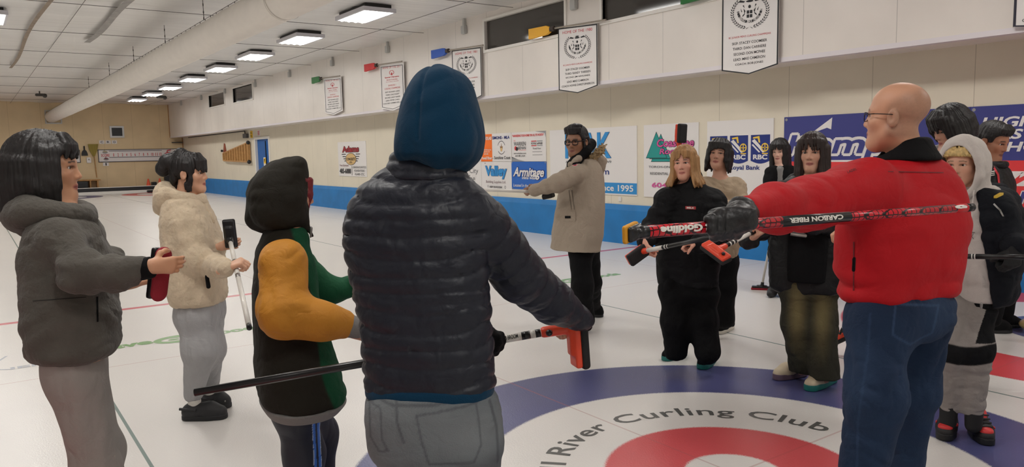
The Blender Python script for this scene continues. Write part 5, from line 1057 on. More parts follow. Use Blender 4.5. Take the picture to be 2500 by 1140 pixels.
for i, nm, m in ((0, 'sleeve', mat('mustard_cloth', (192, 128, 30), 0.7, bump=0.2, scale=300, wr=0.3)), (1, 'sleeve', mat('green_cloth', (12, 82, 50), 0.85, bump=0.3, scale=300, wr=0.3))):
    b = Solid(0.006); p.sleeves(b, 0.03, (i,), ); make(nm, b, m, jk, folds(0.009, (7, 7, 9), 2 + i))
b = Solid(0.005); b.cone(p.P(850, 795, -0.138), p.P(871, 800, -0.13), p.m(28), p.m(25), 0); make('cuff', b, RIB, jk)
b = Solid(0.006); lev = p.torso(b, [(968, 634, 844), (1002, 655, 818)], 0.68, e=2.4); make('waistband', b, RIB, jk)
HD = mat('hood_brown', (33, 30, 23), 0.8, bump=0.25, scale=350, spec=0.25, wr=0.3)
b = Solid(0.006); p.torso(b, [(380, 702, 742), (390, 668, 746), (410, 634, 748), (440, 612, 750), (470, 602, 752), (505, 604, 755), (535, 614, 756), (556, 634, 745)], 0.82, th=98, e=2.3, edge=0.03)
b.cone(p.P(620, 536), p.P(735, 560), p.m(22), p.m(15), 0.04); b.ell(p.H(0, 0.135, -0.02), p.H.M, (0.07, 0.055, 0.115), 0.02, 's'); b.cone(p.P(748, 545, -0.02), p.P(762, 575, -0.02), 0.012, 0.008, 0.02)
make('hood', b, HD, jk, folds(0.007, (8, 8, 10), 9))
b = Solid(0.004); b.cone(p.P(760, 556, -0.05), p.P(758, 580, -0.05), 0.006, 0.004, 0.0); make('zip_pull', b, ZIP, jk)
h = Hair(p, HAIRM['red'], seed=2); h.locks(9, -60, 60, 0.07, 0.098, 0.06, -0.05, 0.012, 0.006); h.done()
NVP = mat('navy_trackpants', (20, 26, 44), 0.6, bump=0.2, scale=300, attr=True); cN, cS, cW = [np.array(lin(c)) for c in ((20, 26, 42), (52, 108, 196), (170, 190, 220))]
def tcol(V):
    c = p.PZ(739, 0.6, -0.15)[:2]; x = np.abs((V[:, :2] - c) @ p.R); near = ((V[:, :2] - c) @ p.A) < 0.12; w = (x < 0.012) & near & ((x < 0.0035) == False); w2 = (x < 0.014) & (x >= 0.012) & near
    return np.where(w[:, None], cS, np.where(w2[:, None], cW, cN))
p.trousers(NVP, 0.0035, [(960, 662, 806), (1020, 664, 804)], disp=folds(0.005, (9, 9, 3.5), 3), col=tcol)
for dx, o in ((702, -0.07), (742, 0.1)):
    g = p.PZ(dx, 0, o); t = np.array([*p.f, 0]); b = Solid(0.006); b.chain([g + (0, 0, 0.05), g + t * 0.1 + (0, 0, 0.05), g + t * 0.17 + (0, 0, 0.04)], [0.042, 0.044, 0.036], 0.03); b.below(0.0); make('shoe', b, RUBB, p.root)

# ---------------------------------------------------------------- man in the navy puffer
p = Person('man in navy quilted puffer jacket with teal hood up, seen from behind', 1050, 1.95, 168, (200, 150, 120))
p.head(1078, 318, 0.045, 0.86, 162, 4); R3, A3 = np.array([*p.R, 0]), np.array([*p.A, 0])
ROW = [(395, 955, 1118), (425, 915, 1140), (460, 872, 1172), (510, 846, 1186), (580, 840, 1192), (650, 850, 1192), (720, 866, 1194), (800, 880, 1200), (880, 889, 1206), (935, 893, 1208), (962, 897, 1204)]
A1, B1 = PX(1345, 808, 2.32), PX(476, 958, 2.26)
t_, ax, Ln = broom('long black and white curling broom with orange head held by the man in navy puffer', A1, B1, 0.0125, 0.0118, [(0, 0.03, WHT, 'white_shaft'), (0.03, 0.045, BBK, 'band'), (0.045, 0.06, WHT, 'white_shaft'), (0.06, 0.085, BBK, 'band'), (0.085, 0.155, WHT, 'white_shaft'), (0.155, 0.175, BBK, 'band'), (0.175, 0.19, WHT, 'white_shaft'), (0.19, 1, BBK, 'grip_shaft')], nrm(ZUP - R3 * 0.06), nrm(R3 * 0.97 + A3 * 0.2), L=0.17, W=0.07, drop=0.072, shift=-0.045)
along(t_, 'CLUB BROOM', A1, B1, 0.148, 0.095, 0.0126, -A3 + ZUP * 0.5, 0.012, INK, bold=0.01)
a = p.arm(p.P(1160, 535, 0.0), p.P(1268, 672, 0.13), p.P(1418, 778, 0.34), [76, 66, 34]); a['mid'] = (p.P(1350, 738, 0.24), p.m(58)); a['cuff'] = p.P(1422, 782, 0.33); a['hand'] = (p.P(1418, 786, 0.36), nrm(-R3 * 0.2 - ZUP * 0.6 + A3 * 0.6), -R3, A3, 1.2, 0.8)
a = p.arm(p.P(905, 545, 0.03), p.P(930, 740, 0.24), p.P(1120, 836, 0.36), [66, 56, 36]); a['hand'] = (p.P(1135, 838, 0.37), nrm(R3 + 0.02 * A3), -A3, ZUP, 1.1, 0.95); a['glove'] = 1
p.leg(p.P(985, 1010, 0.0), p.PZ(990, 0.48, -0.02), p.PZ(998, 0.1, 0.0), [86, 64, 50]); p.leg(p.P(1135, 1010, 0.0), p.PZ(1140, 0.48, 0.0), p.PZ(1146, 0.1, 0.02), [86, 64, 50])
p.body(ROW, 0.58, 0.0045, male=1.0)
b = Solid(0.005); b.chain([p.P(1120, 836, 0.36), p.P(1165, 828, 0.36), p.P(1188, 826, 0.34)], [0.045, 0.05, 0.036], 0.03); p.hand_solid(b, a['hand'], 0.004); make('glove', b, BLKC, p.root)
PUF = mat('puffer_nylon', (27, 30, 41), 0.45, bump=0.12, scale=160, var=0.06, spec=0.35, wr=0.22)
ql = lambda Zt, u, v: -0.0075 * np.abs(np.sin(np.pi * (Zt - 0.014 * u ** 2 + 0.006 * np.sin(5 * v + 40 * Zt)) / 0.0455)) ** 0.38 + 0.006
b = Solid(0.005); p.torso(b, ROW, 0.58, e=2.5, quilt=ql, edge=0.03)
def qarm(pts):
    Ls = [np.linalg.norm(pts[i + 1] - pts[i]) for i in range(len(pts) - 1)]; cum = np.concatenate([[0], np.cumsum(Ls)])
    return lambda i: (lambda t: 0.0075 * np.abs(np.sin(np.pi * (cum[i] + t * Ls[i]) / 0.055)) ** 0.38 - 0.006)
p.sleeves(b, 0.02, rf=qarm)
jk = make('puffer_jacket', b, PUF, p.root, lambda V: folds(0.0045, (9, 9, 16), 4)(V) + 0.0022 * ridged(V * (40, 40, 22)))
b = Solid(0.005); c = p.P(1035, 398); lev = p.torso(b, [(362, 962, 1082), (385, 952, 1102), (412, 945, 1128), (440, 935, 1150)], 0.8, e=2.2, edge=0.03); make('collar', b, PUF, jk, lambda V: 0.004 * np.abs(np.sin(np.pi * V[:, 2] / 0.028)) + folds(0.003, (14, 14, 10), 2)(V))
TEALH = mat('teal_hood', (6, 50, 76), 0.95, bump=0.35, scale=420, sheen=0.08, spec=0.2, wr=0.15)
b = Solid(0.005); p.torso(b, [(155, 1064, 1082), (163, 1040, 1108), (180, 1014, 1134), (205, 994, 1150), (250, 976, 1164), (300, 968, 1174), (345, 966, 1180), (380, 970, 1172), (410, 1020, 1150), (428, 1060, 1140)], 1.12, th=165, e=2.15, edge=0.02)
b.ell(p.H(0, 0.15, -0.02), p.H.M, (0.072, 0.06, 0.11), 0.02, 's')
sd = p.H.M[0]
hd = make('hood', b, TEALH, p.root, lambda V: folds(0.006, (10, 10, 5), 7)(V) - 0.004 * np.exp(-((p.H.loc(V)[:, 0] - 0.012) / 0.006) ** 2) * (V[:, 2] > 1.56) + 0.005 * np.sin(p.H.loc(V)[:, 0] * 62 + 6 * V[:, 2]) * ss(1.66, 1.50, V[:, 2]) * ss(-0.02, 0.05, np.abs(p.H.loc(V)[:, 0])))
b = Solid(0.005); p.torso(b, [(930, 893, 1206), (968, 895, 1204)], 0.6, e=2.5); make('hoodie_hem', b, TEALH, p.root)
JG = mat('grey_jeans', (112, 118, 122), 0.85, bump=0.35, scale=300, var=0.12, vscale=7, attr=True, wr=0.25, spec=0.2)
cj, cl, cd = [np.array(lin(c)) for c in ((104, 109, 113), (150, 154, 155), (58, 62, 68))]
PK = [(1016, 1023), (1165, 998), (1178, 1100), (1160, 1140), (1048, 1140), (1028, 1080)]; PK2 = [(896, 1003), (926, 1012), (930, 1090), (946, 1116), (922, 1122), (900, 1090)]
def segd(q, P): 
    d = np.full(len(q), 1e3); P = np.array(P, float)
    for a0, b0 in zip(P, np.roll(P, -1, 0)): v = b0 - a0; t = np.clip(((q - a0) @ v) / (v @ v), 0, 1); d = np.minimum(d, np.linalg.norm(q - a0 - t[:, None] * v, axis=1))
    return d
PK3 = [p.P(x, y, -0.13) for x, y in PK]; PK4 = [p.P(x, y, -0.13) for x, y in PK2]
def jcol(V):
    u = np.stack([(V[:, :2] - p.P(1050, 1000)[:2]) @ p.R, V[:, 2]], 1); back = ((V[:, :2] - p.P(1050, 1000)[:2]) @ p.A) < 0.04; w = np.zeros(len(V)); F = lambda Q: [((q[:2] - p.P(1050, 1000)[:2]) @ p.R, q[2]) for q in Q]
    for Q in (PK3, PK4): d = segd(u, F(Q)); w = np.maximum(w, ss(0.004, 0.0015, d))
    for Q in ([p.P(x, y, -0.13) for x, y in ((965, 960), (968, 1040), (985, 1090))], [p.P(x, y, -0.1) for x, y in ((900, 976), (960, 992), (1060, 988), (1190, 965))], [p.P(x, y, -0.05) for x, y in ((1195, 975), (1212, 1040), (1218, 1140))]):
        f = F(Q); d = np.min([segd(u, [f[i], f[i + 1]]) for i in range(len(f) - 1)], 0); w = np.maximum(w, ss(0.005, 0.002, d))
    w = w * back; n = 0.5 + noise(V * (5, 5, 7)); lt = ss(0.35, 0.9, n)[:, None] * 0.5
    return (cj * (1 - lt) + cl * lt) * (1 - 0.5 * w[:, None]) + cd * 0.5 * w[:, None]
p.trousers(JG, 0.005, [(915, 905, 1196), (960, 902, 1198), (1000, 901, 1205), (1055, 904, 1217), (1110, 908, 1226), (1150, 935, 1200)], disp=lambda V: folds(0.0045, (9, 9, 14), 3)(V), col=jcol, q=0.72, k=0.04)
for x, o in ((998, 0.0), (1146, 0.03)):
    g = p.PZ(x, 0, o); t = np.array([*p.f, 0]); b = Solid(0.006); b.chain([g + (0, 0, 0.05), g + t * 0.1 + (0, 0, 0.05), g + t * 0.18 + (0, 0, 0.04)], [0.044, 0.047, 0.04], 0.03); b.below(0.0); make('shoe', b, RUBB, p.root)
def sneaker(p, heel, toe, up, sole, **k): return p.shoe(heel, toe, up, sole, **k)
# ---------------------------------------------------------------- man in the beige parka
p = Person('man in long beige parka with fur hood and black glasses, holding a broom out level', 1415, 6.4, -48, (150, 106, 80))
p.head(1408, 347, -0.05, 1.05, -28, 2); R3, A3 = np.array([*p.R, 0]), np.array([*p.A, 0])
ROW = [(388, 1398, 1452), (405, 1384, 1466), (430, 1376, 1471), (470, 1366, 1473), (520, 1357, 1473), (570, 1350, 1469), (600, 1347, 1461), (608, 1352, 1458)]
A1, B1 = p.P(1337, 469, -0.12), p.P(1130, 462, -0.30)
broom('white curling broom held level by the man in the beige parka', A1, B1, 0.0135, 0.0125, [(0, 0.16, BBK, 'band'), (0.16, 1, WHT, 'white_shaft')], A3 + R3 * 0.15, -ZUP + R3 * 0.2, holder=mat('navy_plastic', (22, 28, 50), 0.4), pad=PADB, L=0.15, W=0.085, T=0.04, drop=0.0, knobs=False)
a = p.arm(p.P(1408, 424, -0.12), p.P(1362, 447, -0.22), p.P(1300, 465, -0.16), [26, 22, 15]); tg = tpx(A1, B1, 1301); a['cuff'] = p.P(1306, 464, -0.17); p.gripped(a, A1 + (B1 - A1) * tg, A1 - B1, -1, 0.013, 0.02); a['wr'] = p.P(1312, 464, -0.17)
a['hand'] = (p.P(1308, 464, -0.17), nrm(-R3 * 0.9 + A3 * 0.4 - ZUP * 0.1), nrm(A3 - ZUP * 0.3), ZUP, 0.8, 0.9)
a = p.arm(p.P(1445, 424, 0.16), p.P(1436, 490, 0.2), p.P(1420, 540, 0.05), [24, 21, 16])
p.leg(p.P(1415, 600, -0.06), p.P(1422, 700, -0.08), p.PZ(1430, 0.10, -0.1), [30, 25, 18]); p.leg(p.P(1437, 600, 0.1), p.P(1446, 690, 0.3), p.P(1452, 748, 0.62), [28, 22, 16])
p.body(ROW, 0.6, 0.004, male=1.0, beard=0.35, brow=(16, 13, 12), lip=(140, 82, 74)); p.eyes(0.2)
PK_ = mat('parka_cloth', (166, 152, 136), 0.8, bump=0.2, scale=260, var=0.03, spec=0.25, wr=0.3)
b = Solid(0.007); p.torso(b, ROW[:-1] + [(610, 1345, 1461)], 0.6, e=2.5, edge=0.003); p.sleeves(b, 0.025, rf=lambda pts: (lambda i: (lambda t: 0.004 * np.sin(13 * t + i))))
jk = make('parka', b, PK_, p.root, folds(0.006, (8, 8, 6), 12))
b = Solid(0.005); b.cone(p.P(1440, 388, 0.05), p.P(1462, 395, 0.08), 0.055, 0.06, 0.05); b.cone(p.P(1462, 395, 0.08), p.P(1466, 440, 0.06), 0.05, 0.025, 0.05); b.cone(p.P(1392, 402, -0.15), p.P(1412, 388, -0.13), 0.026, 0.032, 0.03); make('hood', b, PK_, jk, folds(0.006, (12, 12, 14), 3))
b = Solid(0.005); b.cone(p.P(1398, 402, -0.12), p.P(1425, 370, -0.06), 0.05, 0.05, 0.03); b.cone(p.P(1425, 370, -0.06), p.P(1442, 352, 0.05), 0.055, 0.05, 0.03); b.ell(p.H(0, 0.02, -0.01), p.H.M, (0.075, 0.10, 0.115), 0.01, 's'); make('hood_lining', b, BLKC, jk)
FUR = mat('hood_fur', (164, 140, 104), 0.95, bump=1.0, scale=60, var=0.4, vscale=25)
b = Solid(0.004); rr = random.Random(4)
for k in range(420):
    t = rr.random(); c = p.P(1436 + 36 * t, 398 - 36 * t + 12 * (rr.random() - 0.5), -0.02 - 0.05 * t + rr.uniform(-0.05, 0.05)); d = nrm([rr.uniform(-1, 1), rr.uniform(-1, 1), rr.uniform(-0.9, 1)]); b.cone(c, c + d * 0.042, 0.0095, 0.0015, 0.003)
make('fur_trim', b, FUR, jk, lambda V: 0.006 * noise(V * 90))
f3, l3 = np.array([*p.f, 0]), np.array([*p.l, 0])
nf = nrm(-A3 * 0.95 - 0.2 * R3)
def ov(n=24): return [(0.5 * math.cos(a), 0.5 * math.sin(a)) for a in np.linspace(0, 2 * math.pi, n + 1)[:-1]]
REDP = mat('patch_red', (190, 40, 58), 0.6)
for sz, m in ((17, mat('patch_white', (226, 222, 220), 0.6)), (15.5, REDP), (9, mat('patch_navy', (34, 40, 74), 0.6))): p.decal(jk, rect_mesh(pts=ov()), p.P(1403, 398.5, -0.3), R3, ZUP, p.m(sz), p.m(sz * 0.85), m, dirn=nf, name='arm_patch', lift=0.004 - sz * 0.0001)
pk = p.decal(jk, rect_mesh(6), p.P(1389, 528, -0.3), R3, ZUP, p.m(32), p.m(24), PK_, dirn=nf, name='pocket_flap', lift=0.006); p.decal(jk, rect_mesh(4), p.P(1386, 530, -0.3), R3, ZUP, p.m(14), p.m(6), BLKC, dirn=nf, name='pocket_label', lift=0.010); p.decal(jk, 'GOOSE', p.P(1386, 530, -0.3), R3, ZUP, p.m(11), p.m(3), WHT, dirn=nf, lift=0.012) if False else None
for x0 in (1392, 1399): p.decal(jk, rect_mesh(8), p.P(x0, 488, -0.3), nrm(R3 + 0.02 * ZUP), nrm(ZUP - 0.12 * R3), p.m(1.6), p.m(48), mat('parka_seam', (112, 100, 88), 0.8), dirn=nf, name='seam', lift=0.003)
p.trousers(BLKC, 0.007, [(590, 1390, 1455), (625, 1390, 1456)], disp=folds(0.006, (9, 9, 7), 3))
p.shoe((1440, 772), (1473, 774), BLKC, RUBB); g = p.PZ(1430, 0.0, -0.1); b = Solid(0.006); b.chain([g + (0, 0, 0.05), g + f3 * 0.1 + (0, 0, 0.05), g + f3 * 0.18 + (0, 0, 0.04)], [0.042, 0.046, 0.04], 0.03); b.below(0.0); make('shoe', b, BLKC, p.root)
h = Hair(p, HAIRM['black'], seed=8).cap((0.083, 0.106, 0.092), (0, -0.012, 0.048)); h.locks(14, 75, 285, 0.076, 0.09, 0.03, -0.045, 0.016, 0.008); h.bangs(10, 0.062, 0.105, 0.075, 0.088, 0.018, 0.004); h.b.ell(h.H(0.02, 0.05, 0.128), h.H.M, (0.06, 0.045, 0.02), 0.02); h.face(0.068, 0.062, -0.2, 0.118, 0.09)
for g in (-1, 1): h.b.ell(h.H(g * 0.085, -0.006, -0.012), h.H.M, (0.022, 0.026, 0.036), 0.01, 's')
h.done()
def glasses(p, m, r=0.0024, w=0.025, hh=0.018, wire=False):
    H = p.H; g = MB(); y = 0.094; S = H.S
    for k in (-1, 1):
        n = 20; q = [H(k * 0.033 + w * math.copysign(abs(math.cos(a)) ** 0.6, math.cos(a)), y - 0.004 * abs(math.cos(a)), -0.001 + hh * math.copysign(abs(math.sin(a)) ** 0.6, math.sin(a))) for a in np.linspace(0, 2 * math.pi, n + 1)]
        g.path([tuple(v) for v in q], r * S, 8); g.path([tuple(H(k * (0.033 + w), y - 0.004, 0.008)), tuple(H(k * 0.079, 0.05, 0.010)), tuple(H(k * 0.083, -0.012, 0.008))], r * S, 8)
    g.path([tuple(H(-0.009, y, 0.004)), tuple(H(0.009, y, 0.004))], r * S, 8); o = g.build('glasses', m, p.root, True)
    return o
glasses(p, mat('glasses_black', (14, 14, 16), 0.25), 0.0034)

# ---------------------------------------------------------------- woman with blonde hair, black anorak
p = Person('woman with shoulder-length blonde hair in black anorak and trousers, holding a broom', 1690, 5.28, -8, (226, 168, 144))
p.head(1671, 399, -0.02, 0.94, -14, 0, 3); R3, A3 = np.array([*p.R, 0]), np.array([*p.A, 0])
ROW = [(448, 1648, 1722), (470, 1622, 1742), (500, 1608, 1754), (545, 1598, 1762), (600, 1600, 1760), (650, 1604, 1756), (700, 1606, 1750)]
A1, B1 = PX(1573, 613, 4.92), PX(1765, 574, 4.35)
broom('white and black curling broom with orange head held low by the blonde woman', A1, B1, 0.0145, 0.0135, [(0, 0.02, WHT, 'white_shaft'), (0.02, 0.05, BBK, 'band'), (0.05, 0.26, WHT, 'white_shaft'), (0.26, 0.29, BBK, 'band'), (0.29, 0.305, WHT, 'white_shaft'), (0.305, 0.325, BBK, 'band'), (0.325, 0.335, WHT, 'white_shaft'), (0.335, 1, BBK, 'grip_shaft')], nrm(R3 * 0.72 + ZUP * 0.5 + A3 * 0.5), nrm(-A3 * 0.8 - R3 * 0.25 - ZUP * 0.35), L=0.15, W=0.085, T=0.034, drop=0.05, shift=-0.03, knobs=False)
a = p.arm(p.P(1632, 488, -0.02), p.P(1598, 555, -0.06), p.P(1574, 592, -0.26), [34, 30, 20]); a['cuff'] = p.P(1577, 590, -0.24); tg = tpx(A1, B1, 1588); a['hand'] = (p.P(1574, 592, -0.28), nrm(-ZUP * 0.72 - A3 * 0.3 + R3 * 0.25), nrm(R3 * 0.9 + A3 * 0.3), nrm(-A3 + 0.3 * R3), 1.3, 0.9)
a = p.arm(p.P(1737, 490, 0.0), p.P(1768, 562, -0.1), p.P(1706, 595, -0.42), [34, 31, 22]); a['mid'] = (p.P(1738, 588, -0.28), p.m(27)); tg = tpx(A1, B1, 1690); a['hand'] = (p.P(1702, 594, -0.44), nrm(-R3 - A3 * 0.3), nrm(-ZUP), -A3, 1.2, 0.85)
p.leg(p.P(1650, 700, 0.0), p.P(1652, 782, -0.02), p.P(1650, 858, 0.02), [38, 35, 29]); p.leg(p.P(1713, 700, 0.0), p.P(1716, 785, -0.05), p.P(1726, 858, -0.12), [38, 35, 31])
p.body(ROW, 0.62, 0.0038, eye=0.0040, lip=(196, 112, 104), blush=0.22); p.eyes(-0.1)
ANO = mat('anorak_black', (13, 13, 16), 0.75, bump=0.2, scale=320, spec=0.25, wr=0.3)
b = Solid(0.007); p.torso(b, ROW, 0.62, e=2.5, edge=0.03); p.sleeves(b, 0.03, rf=lambda pts: (lambda i: (lambda t: 0.005 * np.sin(13 * t + i))))
c = p.P(1690, 446); b.cone((c[0], c[1], c[2] - 0.03), (c[0], c[1], c[2] + 0.03), 0.085, 0.075, 0.03); jk = make('anorak', b, ANO, p.root, folds(0.009, (8, 8, 10), 15))
nf = nrm(-A3)
p.decal(jk, rect_mesh(6), p.P(1686, 507.5, -0.4), nrm(R3 - 0.04 * ZUP), ZUP, p.m(25), p.m(7.5), mat('label_red', (176, 44, 50), 0.6), dirn=nf, name='chest_label', lift=0.004); p.decal(jk, 'MILK', p.P(1686, 507.5, -0.4), nrm(R3 - 0.04 * ZUP), ZUP, p.m(18), p.m(4.5), WHT, bold=0.04, dirn=nf, lift=0.006)
p.decal(jk, rect_mesh(6), p.P(1598, 658, -0.4), R3, ZUP, p.m(3), p.m(16), WHT, dirn=nf, name='side_label', lift=0.004)
p.trousers(BLKC, 0.007, [(690, 1606, 1750), (735, 1608, 1752)], disp=folds(0.008, (9, 9, 6), 3), cutz=0.075)
TEL = mat('teal_sole', (24, 110, 104), 0.5); GSH = mat('grey_black_shoe', (60, 62, 62), 0.7, var=0.5, vscale=14)
p.shoe((1672, 866), (1620, 882), BLKC, TEL, k=1.05, sole_h=0.035); p.shoe((1738, 880), (1712, 903), BLKC, TEL, k=1.1, sole_h=0.035)
h = Hair(p, HAIRM['blonde'], h=0.004, seed=11).cap((0.090, 0.112, 0.097)); h.locks(44, 55, 305, 0.080, 0.094, 0.03, -0.165, 0.021, 0.006, 1.72, 0.024, cy=-0.01); h.locks(7, 42, 64, 0.080, 0.098, 0.07, -0.165, 0.014, 0.005, 1.5, 0.02); h.locks(7, 296, 318, 0.080, 0.098, 0.07, -0.165, 0.014, 0.005, 1.5, 0.02)
h.bangs(8, 0.060, 0.088, 0.048, 0.092, 0.009, 0.010, 0.1, -0.030); h.face(0.064, 0.072, -0.22, 0.13, 0.076).done(amp=0.004)

# ---------------------------------------------------------------- person in the oatmeal sweater
p = Person('person in oatmeal sweater and black trousers with chin-length black hair, arms folded', 1766, 6.1, -10, (206, 156, 132))
p.head(1756, 378, 0, 0.98, -14, -8, -5); R3, A3 = np.array([*p.R, 0]), np.array([*p.A, 0])
ROW = [(432, 1738, 1778), (445, 1718, 1796), (465, 1708, 1806), (500, 1708, 1810), (550, 1712, 1812), (600, 1720, 1806), (636, 1724, 1796)]
A1, B1 = p.P(1658, 354, -0.1), p.P(1690, 640, -0.22)
broom('upright curling broom with black and orange head rising behind the blonde hair', A1, B1, 0.0135, 0.0125, [(0, 1, BBK, 'black_shaft')], nrm(ZUP + R3 * 0.05), nrm(R3 * 0.75 - A3 * 0.65), L=0.15, W=0.085, T=0.036, drop=0.02, knobs=False, shift=0.072)
a = p.arm(p.P(1722, 455, 0), p.P(1712, 520, -0.12), p.P(1760, 528, -0.27), [26, 23, 17]); a['hand'] = (p.P(1766, 527, -0.27), R3, A3, ZUP, 0.7, 0.9)
a = p.arm(p.P(1797, 457, 0), p.P(1808, 518, -0.12), p.P(1752, 500, -0.24), [26, 24, 17]); a['hand'] = (p.P(1746, 500, -0.24), nrm(-R3 + 0.1 * ZUP), A3, ZUP, 0.7, 0.9)
p.leg(p.P(1742, 630, 0.02), p.P(1748, 710, 0), p.P(1752, 785, 0.05), [27, 23, 17]); p.leg(p.P(1776, 630, 0.0), p.P(1770, 705, -0.02), p.P(1775, 782, 0.05), [27, 24, 19])
p.body(ROW, 0.62, 0.004, eye=0.0036, blush=0.1); p.eyes(0)
OAT = fleece('oatmeal_knit', (176, 156, 132), 0.5, 160)
b = Solid(0.0075); p.torso(b, ROW, 0.62, e=2.4, edge=0.03); p.sleeves(b, 0.03); make('sweater', b, OAT, p.root, folds(0.010, (8, 8, 9), 17))
p.trousers(BLKC, 0.0075, [(626, 1724, 1798), (655, 1724, 1798)], disp=folds(0.007, (9, 9, 6), 5))
sh = p.shoe((1786, 800), (1750, 817), BLKC, mat('shoe_cream', (206, 200, 186), 0.5), k=1.0, sole_h=0.03); p.shoe((1750, 802), (1722, 812), BLKC, MATS['shoe_cream'], k=1.0, sole_h=0.03)
a0, c0 = GR(1786, 800), GR(1750, 817); t = nrm(c0 - a0); b = MB()
for k in range(4): c = a0 + t * (0.12 + 0.022 * k) + np.array([0, 0, 0.098 - 0.009 * k]); n = np.array([-t[1], t[0], 0]); b.tube(c - n * 0.028, c + n * 0.028, 0.005, seg=6)
b.build('laces', WHT, sh)
h = Hair(p, HAIRM['black'], seed=13).cap((0.092, 0.113, 0.098)); h.locks(36, 58, 302, 0.084, 0.098, 0.03, -0.115, 0.021, 0.006, 1.16, 0.026); h.locks(7, 40, 62, 0.080, 0.102, 0.07, -0.05, 0.016, 0.006, 1.12); h.locks(7, 298, 320, 0.080, 0.102, 0.07, -0.05, 0.016, 0.006, 1.12); h.bangs(12, 0.078, 0.085, 0.050, 0.098, 0.012, 0.006, 0.2, -0.045); h.face(0.060, 0.066, -0.2, 0.13, 0.072).done(amp=0.004)

# ---------------------------------------------------------------- woman with very long hair at the back
p = Person('woman with long wavy black hair in black coat, standing farthest back', 1905, 7.75, -14, (224, 180, 160))
p.head(1903, 369, 0, 0.93, -16, 10, 0); R3, A3 = np.array([*p.R, 0]), np.array([*p.A, 0])
ROW = [(404, 1886, 1926), (416, 1876, 1940), (440, 1872, 1948), (500, 1874, 1950), (560, 1876, 1950), (600, 1876, 1948)]
A1, B1 = PX(1861, 694, 8.2), PX(1897, 505, 7.75)
broom('white curling broom standing on the ice with a wide black and red head', A1, B1, 0.0125, 0.0125, [(0, 0.03, BBK, 'band'), (0.03, 1, WHT, 'white_shaft')], R3, -ZUP, holder=BBK, pad=PADR, L=0.22, W=0.075, T=0.024, drop=0.035, knobs=False)
a = p.arm(p.P(1884, 424, 0), p.P(1876, 480, -0.05), p.P(1892, 520, -0.15), [18, 16, 12]); p.gripped(a, A1 + (B1 - A1) * 0.97, B1 - A1, 1, 0.0125); a = p.arm(p.P(1932, 424, 0), p.P(1942, 480, 0), p.P(1936, 530, -0.08), [18, 16, 12])
p.leg(p.P(1897, 590), p.PZ(1897, 0.45), p.PZ(1897, 0.1), [20, 16, 13]); p.leg(p.P(1925, 590), p.PZ(1925, 0.45), p.PZ(1925, 0.1), [20, 16, 13])
p.body(ROW, 0.62, 0.004, eye=0.004); p.eyes(0)
b = Solid(0.008); p.torso(b, ROW, 0.62, e=2.4, edge=0.03); p.sleeves(b, 0.03); make('coat', b, BLKC, p.root, folds(0.008, (8, 8, 9), 19)); b = Solid(0.006); c = p.P(1905, 408, -0.05); b.cone((c[0], c[1], c[2] - 0.14), (c[0], c[1], c[2] - 0.03), 0.055, 0.045, 0.02); make('grey_top', b, RIB, p.root)
p.trousers(BLKC, 0.009); 
for x in (1897, 1925): g = p.PZ(x, 0); t = np.array([*p.f, 0]); b = Solid(0.007); b.chain([g + (0, 0, 0.05), g + t * 0.1 + (0, 0, 0.05), g + t * 0.17 + (0, 0, 0.04)], [0.042, 0.044, 0.036], 0.03); b.below(0.0); make('shoe', b, RUBB, p.root)
h = Hair(p, HAIRM['black'], h=0.005, seed=17).cap((0.094, 0.113, 0.102)); h.locks(34, 50, 310, 0.082, 0.098, 0.03, -0.38, 0.026, 0.010, 1.5, 0.04, bend=0.01); h.locks(8, 40, 60, 0.080, 0.102, 0.07, -0.33, 0.017, 0.007, 1.4, 0.03, bend=0.02); h.locks(8, 300, 320, 0.080, 0.102, 0.07, -0.33, 0.017, 0.007, 1.4, 0.03, bend=0.02); h.bangs(8, 0.07, 0.085, 0.036, 0.098, 0.012, 0.006, -0.2, -0.0); h.face(0.056, 0.062, -0.18, 0.13, 0.072).done(amp=0.005)

# ---------------------------------------------------------------- woman in black padded jacket and washed jeans
p = Person('woman with long dark hair and fringe in black padded jacket and faded olive jeans', 1975, 4.8, -8, (214, 164, 138))
p.head(1983, 374, -0.02, 0.98, -10, 0, 0); R3, A3 = np.array([*p.R, 0]), np.array([*p.A, 0])
ROW = [(428, 1935, 2025), (445, 1908, 2052), (475, 1890, 2062), (520, 1886, 2058), (570, 1884, 2060), (620, 1880, 2063), (670, 1880, 2063), (705, 1886, 2060), (716, 1900, 2052)]
A1, B1 = PX(1764, 604, 4.32), PX(1960, 506, 4.8)
t_, ax, Ln = broom('white curling broom with orange head pointed down by the woman in black padded jacket', A1, B1, 0.0135, 0.0125, [(0, 0.07, BBK, 'band'), (0.07, 0.085, WHT, 'white_shaft'), (0.085, 0.11, BBK, 'band'), (0.11, 0.125, WHT, 'white_shaft'), (0.125, 0.145, BBK, 'band'), (0.145, 0.31, WHT, 'white_shaft'), (0.31, 0.34, BBK, 'band'), (0.34, 1, BBK, 'grip_shaft')], nrm(R3 * 0.72 - ZUP * 0.42 - A3 * 0.5), nrm(-R3 * 0.55 + A3 * 0.7 - ZUP * 0.35), L=0.19, W=0.075, drop=0.06, shift=0.0)
along(t_, 'CLUB BROOM', A1, B1, 0.30, 0.155, 0.0136, -A3 - ZUP * 0.6, 0.010, INK)
a = p.arm(p.P(1910, 468, -0.02), p.P(1884, 545, -0.14), p.P(1862, 568, -0.3), [30, 27, 19]); tg = tpx(A1, B1, 1842); p.gripped(a, A1 + (B1 - A1) * tg, B1 - A1, -1, 0.013, 0.045); a['cuff'] = a['wr'] - a['hand'][1] * 0.02
